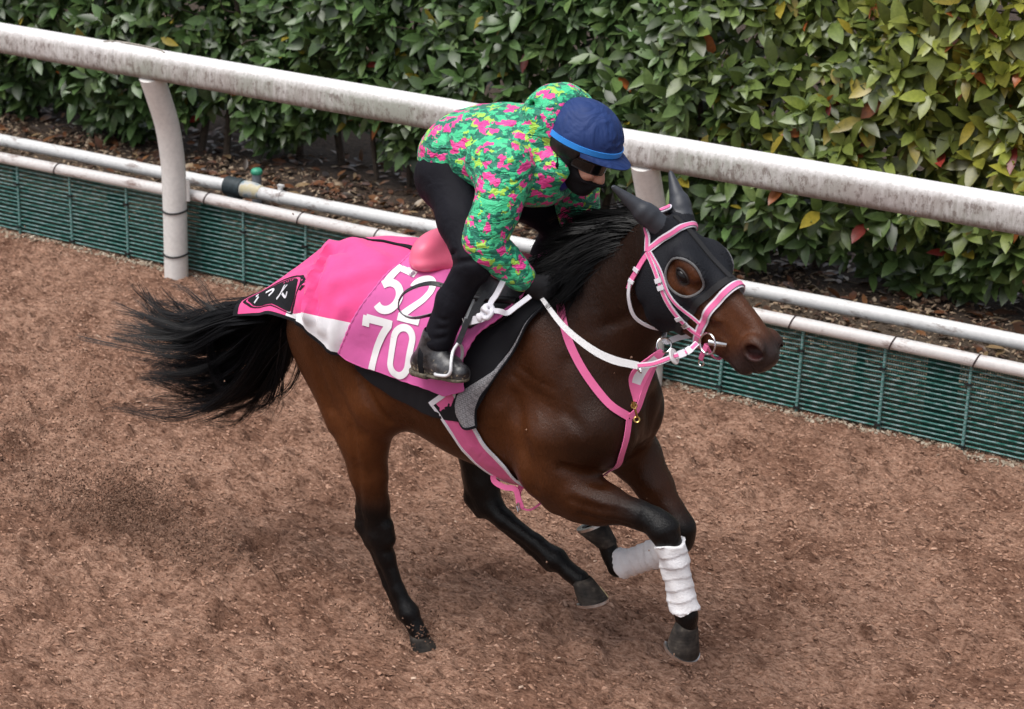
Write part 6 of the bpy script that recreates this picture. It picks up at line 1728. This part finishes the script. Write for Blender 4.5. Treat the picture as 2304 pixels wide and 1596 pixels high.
# --- trousers
TF = Field((-0.62, -0.46, 1.20), (0.02, 0.46, 1.98), 0.007)
TF.put(ell(PEL + A((-0.005, 0, -0.015)), (0.120, 0.150, 0.122)), 0.0)
for s, h, k, a_ in ((-1, HIPN, KNN, ANN), (1, HIPF, KNF, ANF)):
    TF.put(ell(h + A((-0.03, s * 0.0, 0.0)), (0.105, 0.085, 0.105)), 0.05)
    TF.put(cone(h, h * 0.5 + k * 0.5, 0.098, 0.080), 0.05); TF.put(cone(h * 0.5 + k * 0.5, k, 0.080, 0.060), 0.03)
    c_ = k * 0.55 + a_ * 0.45 + A((-0.016, 0, 0.0))
    TF.put(cone(k, c_, 0.058, 0.054), 0.03); TF.put(cone(c_, a_ + A((0.004, 0, 0.02)), 0.054, 0.053), 0.02)
    TF.groove([k + A((-0.07, s * 0.02, -0.01)), k + A((-0.03, s * 0.06, 0.012)), k + A((0.03, s * 0.05, 0.03))], 0.011, 0.015)
    TF.groove([k + A((-0.075, s * 0.0, 0.02)), k + A((-0.04, s * 0.06, 0.05)), k + A((0.01, s * 0.06, 0.07))], 0.010, 0.013)
    TF.groove([h + A((0.05, s * 0.09, -0.06)), k * 0.6 + h * 0.4 + A((0, s * 0.08, 0.01)), k + A((0.0, s * 0.068, 0.0)), c_ + A((0.0, s * 0.062, 0)), a_ + A((0.0, s * 0.058, 0.02))], 0.005, 0.004)
    for j in range(3):
        q = a_ + A((0.0, 0, 0.035 + 0.03 * j)); TF.groove([q + A((-0.05, s * 0.03, 0.0)), q + A((0.0, s * 0.06, 0.01 * j)), q + A((0.05, s * 0.03, 0.015))], 0.008, 0.008)
x, y, z = np.meshgrid(*TF.ax, indexing='ij', sparse=True)
TF.D += (0.0014 * np.sin(40 * x + 31 * z + 3 * np.sin(20 * y)) * np.sin(25 * y - 22 * z + 1)).astype(np.float32)
V, F = TF.mesh(); mesh_obj("trousers", V - RO, F, fabric("black riding trousers", (0.0085, 0.0085, 0.0125), 0.7, sheen=0.0, spec=0.12, wr=0.6), person, sharp=3.1)
# --- boots
m, t, b = mat_new("muddy black boot")
v = coords(t, 'Object'); sp = t.nodes.new("ShaderNodeSeparateXYZ"); t.links.new(v, sp.inputs[0])
mr = t.nodes.new("ShaderNodeMapRange"); mr.inputs[1].default_value = -0.285; mr.inputs[2].default_value = -0.345; t.links.new(math_n(t, 'ADD', sp.outputs[2], math_n(t, 'MULTIPLY', math_n(t, 'SUBTRACT', noise(t, v, 30, 4), 0.5), 0.05)), mr.inputs[0])
mud = ramp(t, math_n(t, 'ADD', noise(t, v, 55, 5, 0.7), math_n(t, 'MULTIPLY', mr.outputs[0], 0.25)), [(0.66, (0, 0, 0)), (0.72, (1, 1, 1))])
t.links.new(mix(t, mud, ramp(t, noise(t, v, 26, 5, 0.7), [(0.40, (0.008, 0.008, 0.010)), (0.62, (0.06, 0.06, 0.065)), (0.75, (0.16, 0.15, 0.14))]), (0.34, 0.28, 0.20)), b.inputs['Base Color'])
t.links.new(mix(t, mud, (0.36,) * 3, (0.9,) * 3), b.inputs['Roughness'])
M_BOOT = m
for s, a_ in ((-1, ANN), (1, ANF)):
    f = A((1, s, 1))
    OF = Field(A((-0.36, 0.27, 1.12)) * A((1, s, 1)) if s > 0 else A((-0.37, -0.43, 1.11)), A((-0.06, 0.43, 1.32)) if s > 0 else A((-0.06, -0.26, 1.32)), 0.005)
    H0, B0, T0 = A((-0.300, 0.335, 1.188)) * f, A((-0.175, 0.360, 1.196)) * f, A((-0.122, 0.372, 1.198)) * f
    OF.put(cone(a_ + A((-0.004, 0, 0.03)), A((-0.272, 0.336, 1.215)) * f, 0.050, 0.044), 0.0)
    OF.put(cone(H0, B0, 0.040, 0.041), 0.03); OF.put(cone(B0, T0, 0.040, 0.033), 0.02)
    OF.put(cone(A((-0.25, 0.338, 1.235)) * f, B0 + A((0, 0, 0.010)), 0.042, 0.036), 0.03)
    fl_ = lambda x, y, z: z - (1.163 + 0.10 * (x + 0.30)) + 0 * x + 0 * y
    OF.put((fl_, OF.lo, OF.lo + OF.h * OF.n), 0.006, 'cut')
    OF.groove([A((-0.345, 0.335, 1.178)) * f, A((-0.30, 0.378, 1.182)) * f, A((-0.20, 0.402, 1.188)) * f, A((-0.12, 0.41, 1.194)) * f, A((-0.085, 0.375, 1.195)) * f], 0.006, 0.005)
    OF.groove([A((-0.20, 0.31, 1.25)) * f, A((-0.185, 0.36, 1.245)) * f, A((-0.21, 0.40, 1.20)) * f], 0.006, 0.005)
    V, F = OF.mesh(); boot = mesh_obj("boot", V - RO, F, M_BOOT, person, sharp=1.4)
    SO = Field(OF.lo, OF.lo + OF.h * OF.n, 0.005)
    SO.put(cone(A((-0.302, 0.335, 1.165)) * f, A((-0.29, 0.337, 1.165)) * f, 0.043, 0.043), 0.0); SO.put(cone(A((-0.24, 0.348, 1.172)) * f, A((-0.13, 0.371, 1.182)) * f, 0.043, 0.038), 0.03)
    SO.put(cone(A((-0.29, 0.337, 1.17)) * f, A((-0.22, 0.352, 1.175)) * f, 0.036, 0.04), 0.02)
    up_ = lambda x, y, z: -(z - (1.166 + 0.10 * (x + 0.30))) + 0 * y
    SO.put((up_, OF.lo, OF.lo + OF.h * OF.n), 0.003, 'cut')
    dn_ = lambda x, y, z: z - (1.146 + 0.10 * (x + 0.30) + 0.008 * (x > -0.245)) + 0 * y
    SO.put((dn_, OF.lo, OF.lo + OF.h * OF.n), 0.003, 'cut')
    V, F = SO.mesh(); mesh_obj("sole", V - RO, F, simple("muddy sole", (0.10, 0.085, 0.06), 0.8, 0.9, 60, 0.4, 0.004) if s < 0 else bpy.data.materials["muddy sole"], boot, sharp=1.2)
    P = spline(A([(-0.262, 0.300, 1.275), (-0.270, 0.375, 1.262), (-0.272, 0.388, 1.215), (-0.268, 0.375, 1.155), (-0.262, 0.335, 1.140)]) * f, 24)
    V, F = strap(P, (P - A((-0.27, 0.335, 1.21)) * f), 0.022, 0.003); mesh_obj("boot_strap", V - RO, F, M_BLK, boot)
# --- helmet, cap cover, peak, goggles, mask
m, t, b = mat_new("blue nylon cap cover")
v = coords(t, 'Object'); b.inputs['Base Color'].default_value = (0.012, 0.036, 0.145, 1); b.inputs['Roughness'].default_value = 0.65; b.inputs['Specular IOR Level'].default_value = 0.35
p_ = bump(t, None, noise(t, v, 9, 2, 0.4, 2.2), 0.7, 0.02); bump(t, b, noise(t, v, 600, 2), 0.1, 0.001, p_)
M_CAP_ = m
hel = empty("helmet_group", (0, 0, 0))
bpy.data.objects.remove(hel)
KF2 = Field(HC_ - 0.20, HC_ + 0.20, 0.006)
KF2.put(ell(hd_(0.0, 0, -0.005), (0.137, 0.113, 0.120), (hf, hl, hu)), 0.0)
rim_ = lambda x, y, z: ((x - HC_[0]) * hu[0] + (y - HC_[1]) * hu[1] + (z - HC_[2]) * hu[2]) + 0.018 - 0.10 * ((x - HC_[0]) * hf[0] + (y - HC_[1]) * hf[1] + (z - HC_[2]) * hf[2])
KF2.put((rim_, HC_ - 0.2, HC_ + 0.2), 0.01, 'cut')
for dl in (-0.03, 0.03):
    pass
KF2.groove([hd_(0.135, 0, 0.02), hd_(0.10, 0, 0.085), hd_(0.04, 0, 0.118)], 0.005, 0.006)
KF2.groove([hd_(0.125, -0.05, 0.02), hd_(0.128, 0, 0.030), hd_(0.125, 0.05, 0.02)], 0.006, 0.006)
KF2.groove([hd_(0.105, -0.065, 0.045), hd_(0.115, -0.03, 0.045), hd_(0.122, 0, 0.050)], 0.005, 0.005)
KF2.groove([hd_(-0.10, -0.07, 0.035), hd_(-0.05, -0.06, 0.095), hd_(0.02, -0.01, 0.118), hd_(0.03, 0.05, 0.108)], 0.004, 0.003)
V, F = KF2.mesh(); helmet = mesh_obj("helmet", V - RO, F, M_CAP_, person, sharp=1.2)
tag(helmet, "helmet under a dark blue cap cover with light blue band")
a = np.linspace(0, 2 * np.pi, 60)
def rimpt(q, k=1.0, du=0.0): 
    f_, l_ = 0.137 * math.cos(q), 0.113 * math.sin(q); return hd_(f_ * k, l_ * k, -0.012 + 0.10 * f_ + du)
P = A([rimpt(q, 1.0) for q in a]); N_ = A([hf * 0.137 * math.cos(q) + hl * 0.113 * math.sin(q) for q in a]) ; 
V, F = strap(P, N_, 0.019, 0.006); mesh_obj("band", V - RO, F, fabric("light blue elastic", (0.030, 0.27, 0.80), 0.5), helmet)
q_ = np.radians(np.linspace(-72, 72, 30)); rad_ = np.linspace(0, 1, 8)
Gk = A([[rimpt(q, 0.99, -0.014) + (hf * 0.050 * math.cos(q * 1.2) ** 0.7 * r if math.cos(q * 1.2) > 0 else 0) - hu * (0.012 * r * r) for r in rad_] for q in q_])
sheet("peak", Gk, M_CAP_, helmet, 0.006, RO)
SH = Field(HC_ - 0.22, HC_ + 0.20, 0.006)
SH.put(ell(hd_(-0.012, 0, -0.030), (0.124, 0.104, 0.100), (hf, hl, hu)), 0.0)
SH.put((lambda x, y, z: -rim_(x, y, z) - 0.006, HC_ - 0.22, HC_ + 0.2), 0.004, 'cut')
face_ = lambda x, y, z: -(((x - HC_[0]) * hf[0] + (y - HC_[1]) * hf[1] + (z - HC_[2]) * hf[2]) - 0.045 - 0.5 * ((x - HC_[0]) * hu[0] + (y - HC_[1]) * hu[1] + (z - HC_[2]) * hu[2] + 0.03))
SH.put((face_, HC_ - 0.22, HC_ + 0.2), 0.004, 'cut')
V, F = SH.mesh(); mesh_obj("helmet_shell", V - RO, F, M_LEATH, helmet, sharp=1.2)
# goggles: wrap lens
aa = np.radians(np.linspace(-78, 78, 34)); vv = np.linspace(-1, 1, 9)
Gg = A([[hd_(0.112 * math.cos(q) + 0.004, 0.088 * math.sin(q), -0.068 + 0.021 * w_ * (1 - 0.35 * abs(math.sin(q)) ** 2) - 0.006 * (abs(w_) * 0) ) for w_ in vv] for q in aa])
lens = sheet("goggles", Gg, None, person, 0.004, RO, [simple("dark lens", (0.006, 0.006, 0.007), 0.12, 0.1, 10, 0)], np.zeros((33, 8), int))
V, F = tube(np.vstack([Gg[:, 0], Gg[-1, 1:], Gg[::-1, -1][1:], Gg[0, ::-1][1:-1]]), 0.0032, 6, closed=True); mesh_obj("goggle_frame", V - RO, F, M_BLACK if "M_BLACK" in globals() else M_LEATH, lens)
MF = Field(HC_ + A((-0.16, -0.14, -0.28)), HC_ + A((0.20, 0.14, 0.0)), 0.0055)
g = np.stack(np.meshgrid(*MF.ax, indexing='ij'), -1); q = g - HC_; ff_, ll_, uu_ = q @ hf, q @ hl, q @ hu
d = BF.sample(g) - 0.009
top = uu_ - np.interp(ff_, [-0.10, -0.02, 0.03, 0.075, 0.105, 0.13], [-0.02, -0.03, -0.075, -0.118, -0.124, -0.120])
MF.D = np.maximum(np.maximum(d, top), -(uu_ + 0.255)).astype(np.float32)
V, F = MF.mesh(); mesh_obj("face_mask", V - RO, F, fabric("black mask", (0.008, 0.008, 0.010), 0.85, sheen=0.0), person, sharp=1.2)
# ------------------------------------------------------------------ MANE AND TAIL
m, t, b = mat_new("black horse hair")
at = t.nodes.new("ShaderNodeAttribute"); at.attribute_name = "tint"
t.links.new(at.outputs['Color'], b.inputs['Base Color'])
b.inputs['Roughness'].default_value = 0.42; b.inputs['Specular IOR Level'].default_value = 0.16
M_HAIR = m
def hair(name, guides, locks, per, r0, rng_, jit, wander, n=16, parent=None, width=0.010, dark=1.0):
    """locks of strands: each lock follows a blend of neighbouring guide curves and gathers to a wavy point"""
    Gs = [spline(g_, 60) for g_ in guides]
    Vs, Fs, Cs = [], [], []; o = 0
    s_ = np.linspace(0, 1, n)
    for i in range(locks):
        u = ((i + rng_.uniform(0, 1)) / locks) ** 1.12 * (len(Gs) - 1); k = int(min(u, len(Gs) - 2)); f = u - k
        base = Gs[k] * (1 - f) + Gs[k + 1] * f
        root_j = rng_.normal(0, 1, 3) * np.asarray(jit[0]); tip_j = rng_.normal(0, 1, 3) * np.asarray(jit[1])
        ph = rng_.uniform(0, 6.28, 3); am = rng_.normal(0, wander, 3); fr = rng_.uniform(0.7, 1.5); Lk = rng_.uniform(0.80, 1.0); wl = width * rng_.uniform(0.5, 1.5)
        shade = rng_.uniform(0.6, 1.6)
        for j in range(int(per * rng_.uniform(0.5, 1.3))):
            stray = rng_.random() < 0.07
            t_ = s_ * Lk * rng_.uniform(0.86, 1.0)
            P = np.stack([np.interp(t_ * 59, np.arange(60), base[:, c]) for c in range(3)], 1)
            off = rng_.normal(0, 1, 3) * wl
            spread = 1.0 - 0.66 * s_ ** 1.2 + (1.8 * s_ ** 2 if stray else 0)
            P = P + root_j * (1 - s_)[:, None] + tip_j * (s_ ** 1.3)[:, None] + off * spread[:, None]
            P = P + np.stack([am[c] * np.sin(s_ * 6.28 * fr + ph[c]) * s_ ** 1.2 for c in range(3)], 1) + rng_.normal(0, 0.005, 3) * (s_ ** 2)[:, None]
            rad = r0 * rng_.uniform(0.6, 1.15) * (0.55 if stray else 1) * np.clip(1.0 - s_ ** 2.0, 0.30, 1)
            V, F = tube(P, rad, 3, caps=False)
            Vs.append(V); Fs.append(np.array(F) + o); o += len(V)
            Cs.append(np.repeat((np.array((0.0062, 0.0058, 0.0068)) * dark * shade * rng_.uniform(0.7, 1.4))[None], len(V), 0))
    return mesh_obj(name, np.vstack(Vs), np.vstack(Fs), M_HAIR, parent, col=np.vstack(Cs))
dock = [(-1.02, 0, 1.20), (-1.09, 0, 1.185), (-1.18, -0.01, 1.14), (-1.27, -0.01, 1.075)]
tail_guides = [
    [(-1.15, 0, 1.15), (-1.349, 0, 1.068), (-1.502, 0, 0.975), (-1.635, 0, 0.995), (-1.708, 0, 1.05), (-1.744, 0, 1.095)],
    [(-1.14, 0, 1.14), (-1.344, 0, 1.043), (-1.503, 0, 0.955), (-1.69, 0, 0.945), (-1.874, 0, 0.970)],
    [(-1.12, 0, 1.13), (-1.319, 0, 1.022), (-1.477, 0, 0.902), (-1.691, 0, 0.888), (-1.888, 0, 0.905)],
    [(-1.10, 0, 1.13), (-1.25, 0, 1.0), (-1.426, 0, 0.859), (-1.639, 0, 0.827), (-1.788, 0, 0.785)],
    [(-1.08, 0, 1.14), (-1.21, 0, 0.99), (-1.36, 0, 0.83), (-1.58, 0, 0.77), (-1.76, 0, 0.74)],
    [(-1.06, 0, 1.14), (-1.166, 0, 0.993), (-1.296, 0, 0.795), (-1.509, 0, 0.680), (-1.698, 0, 0.700), (-1.814, 0, 0.655)],
    [(-1.05, 0, 1.14), (-1.13, 0, 0.99), (-1.23, 0, 0.80), (-1.42, 0, 0.655), (-1.58, 0, 0.665)],
    [(-1.04, 0, 1.13), (-1.10, 0, 0.97), (-1.175, 0, 0.81), (-1.34, 0, 0.655), (-1.463, 0, 0.594)]]
tail_guides = [[(-1.10 + (p[0] + 1.10) * 1.10 if p[0] < -1.10 else p[0], p[1], p[2]) for p in g_] for g_ in tail_guides]
hr_ = np.random.default_rng(41)
tail = hair("tail", tail_guides, 100, 36, 0.0016, hr_, ((0.02, 0.035, 0.016), (0.035, 0.085, 0.022)), 0.028, 22, horse, 0.010)
stray = [[(-1.06, -0.03, 1.05), (-1.106, -0.04, 0.892), (-1.117, -0.05, 0.763), (-1.18, -0.05, 0.61)], [(-1.07, -0.02, 1.05), (-1.12, -0.03, 0.88), (-1.16, -0.04, 0.74), (-1.19, -0.04, 0.69)]]
hair("tail_wisps", stray, 6, 8, 0.0011, hr_, ((0.015, 0.03, 0.02), (0.03, 0.03, 0.03)), 0.012, 14, horse, 0.006)
hair("tail_wisps", [[(-1.20, -0.02, 1.10), (-1.33, -0.02, 1.065), (-1.43, -0.02, 1.08), (-1.50, -0.02, 1.13), (-1.576, -0.02, 1.162)], [(-1.22, -0.02, 1.09), (-1.38, -0.02, 1.03), (-1.50, -0.02, 1.06), (-1.60, -0.02, 1.11), (-1.68, -0.02, 1.10)]], 8, 10, 0.0012, hr_, ((0.01, 0.02, 0.01), (0.03, 0.03, 0.02)), 0.01, 16, horse, 0.005)
hair("tail_wisps", [[(-1.30, -0.05, 1.06), (-1.42, -0.06, 1.02), (-1.430, -0.06, 0.88), (-1.385, -0.06, 0.775), (-1.29, -0.06, 0.735)], [(-1.29, -0.05, 1.05), (-1.41, -0.06, 1.0), (-1.41, -0.06, 0.87), (-1.36, -0.06, 0.78), (-1.26, -0.06, 0.745)]], 4, 22, 0.0013, hr_, ((0.008, 0.01, 0.008), (0.012, 0.02, 0.012)), 0.004, 20, horse, 0.005)
mane_guides = [
    [(0.400, 0.0, 1.715), (0.328, 0.01, 1.735), (0.208, 0.03, 1.708), (0.098, 0.03, 1.667), (0.02, 0.03, 1.611)],
    [(0.370, -0.01, 1.70), (0.300, -0.03, 1.705), (0.185, -0.03, 1.670), (0.075, -0.03, 1.610), (-0.01, -0.04, 1.560)],
    [(0.340, -0.01, 1.675), (0.27, -0.045, 1.672), (0.165, -0.06, 1.628), (0.05, -0.08, 1.560), (-0.056, -0.10, 1.514)],
    [(0.290, -0.01, 1.64), (0.235, -0.055, 1.622), (0.150, -0.09, 1.560), (0.05, -0.13, 1.500), (-0.040, -0.15, 1.485)],
    [(0.230, -0.01, 1.60), (0.190, -0.065, 1.570), (0.130, -0.11, 1.510), (0.076, -0.16, 1.446)],
    [(0.160, -0.01, 1.555), (0.140, -0.075, 1.520), (0.120, -0.135, 1.450), (0.108, -0.175, 1.380)]]
hair("mane", mane_guides, 150, 26, 0.0020, np.random.default_rng(43), ((0.016, 0.012, 0.010), (0.032, 0.032, 0.024)), 0.010, 14, horse, 0.011, 0.30)
# ------------------------------------------------------------------ dirt thrown up behind the hooves
dr2 = np.random.default_rng(88)
cl_c = [((1.95, -2.70, 0.10), (0.12, 0.10, 0.05), 900), ((1.75, -2.75, 0.10), (0.20, 0.14, 0.07), 600), ((1.55, -2.70, 0.26), (0.22, 0.12, 0.14), 200), ((1.12, -2.60, 0.16), (0.12, 0.12, 0.07), 300),
        ((1.75, -2.72, 0.55), (0.05, 0.07, 0.16), 110), ((2.35, -2.80, 0.06), (0.14, 0.10, 0.04), 350), ((3.42, -2.86, 0.05), (0.10, 0.08, 0.025), 160), ((2.9, -2.8, 0.5), (0.9, 0.3, 0.45), 90), ((4.0, -2.3, 1.0), (1.5, 0.6, 0.6), 40)]
P = np.vstack([dr2.normal(0, 1, (int(n * (2.2 if n > 105 else 1)), 3)) * np.array(s) + np.array(c) for c, s, n in cl_c])
P[:, 2] = np.abs(P[:, 2]) + 0.012
V, F, C = scatter_chips(len(P), P[:, 0], P[:, 1], P[:, 2], (0.0025, 0.010), (0.5, 1.0), 0.9, 0.8, [(0.14, 0.075, 0.050), (0.20, 0.115, 0.079), (0.30, 0.18, 0.125)], [.3, .45, .25])
o = mesh_obj("flying_dirt", V, F, M_CHIP, smooth=False, col=C)
tag(o, "dirt and wood chips kicked up behind the galloping horse", "dirt", kind="stuff")
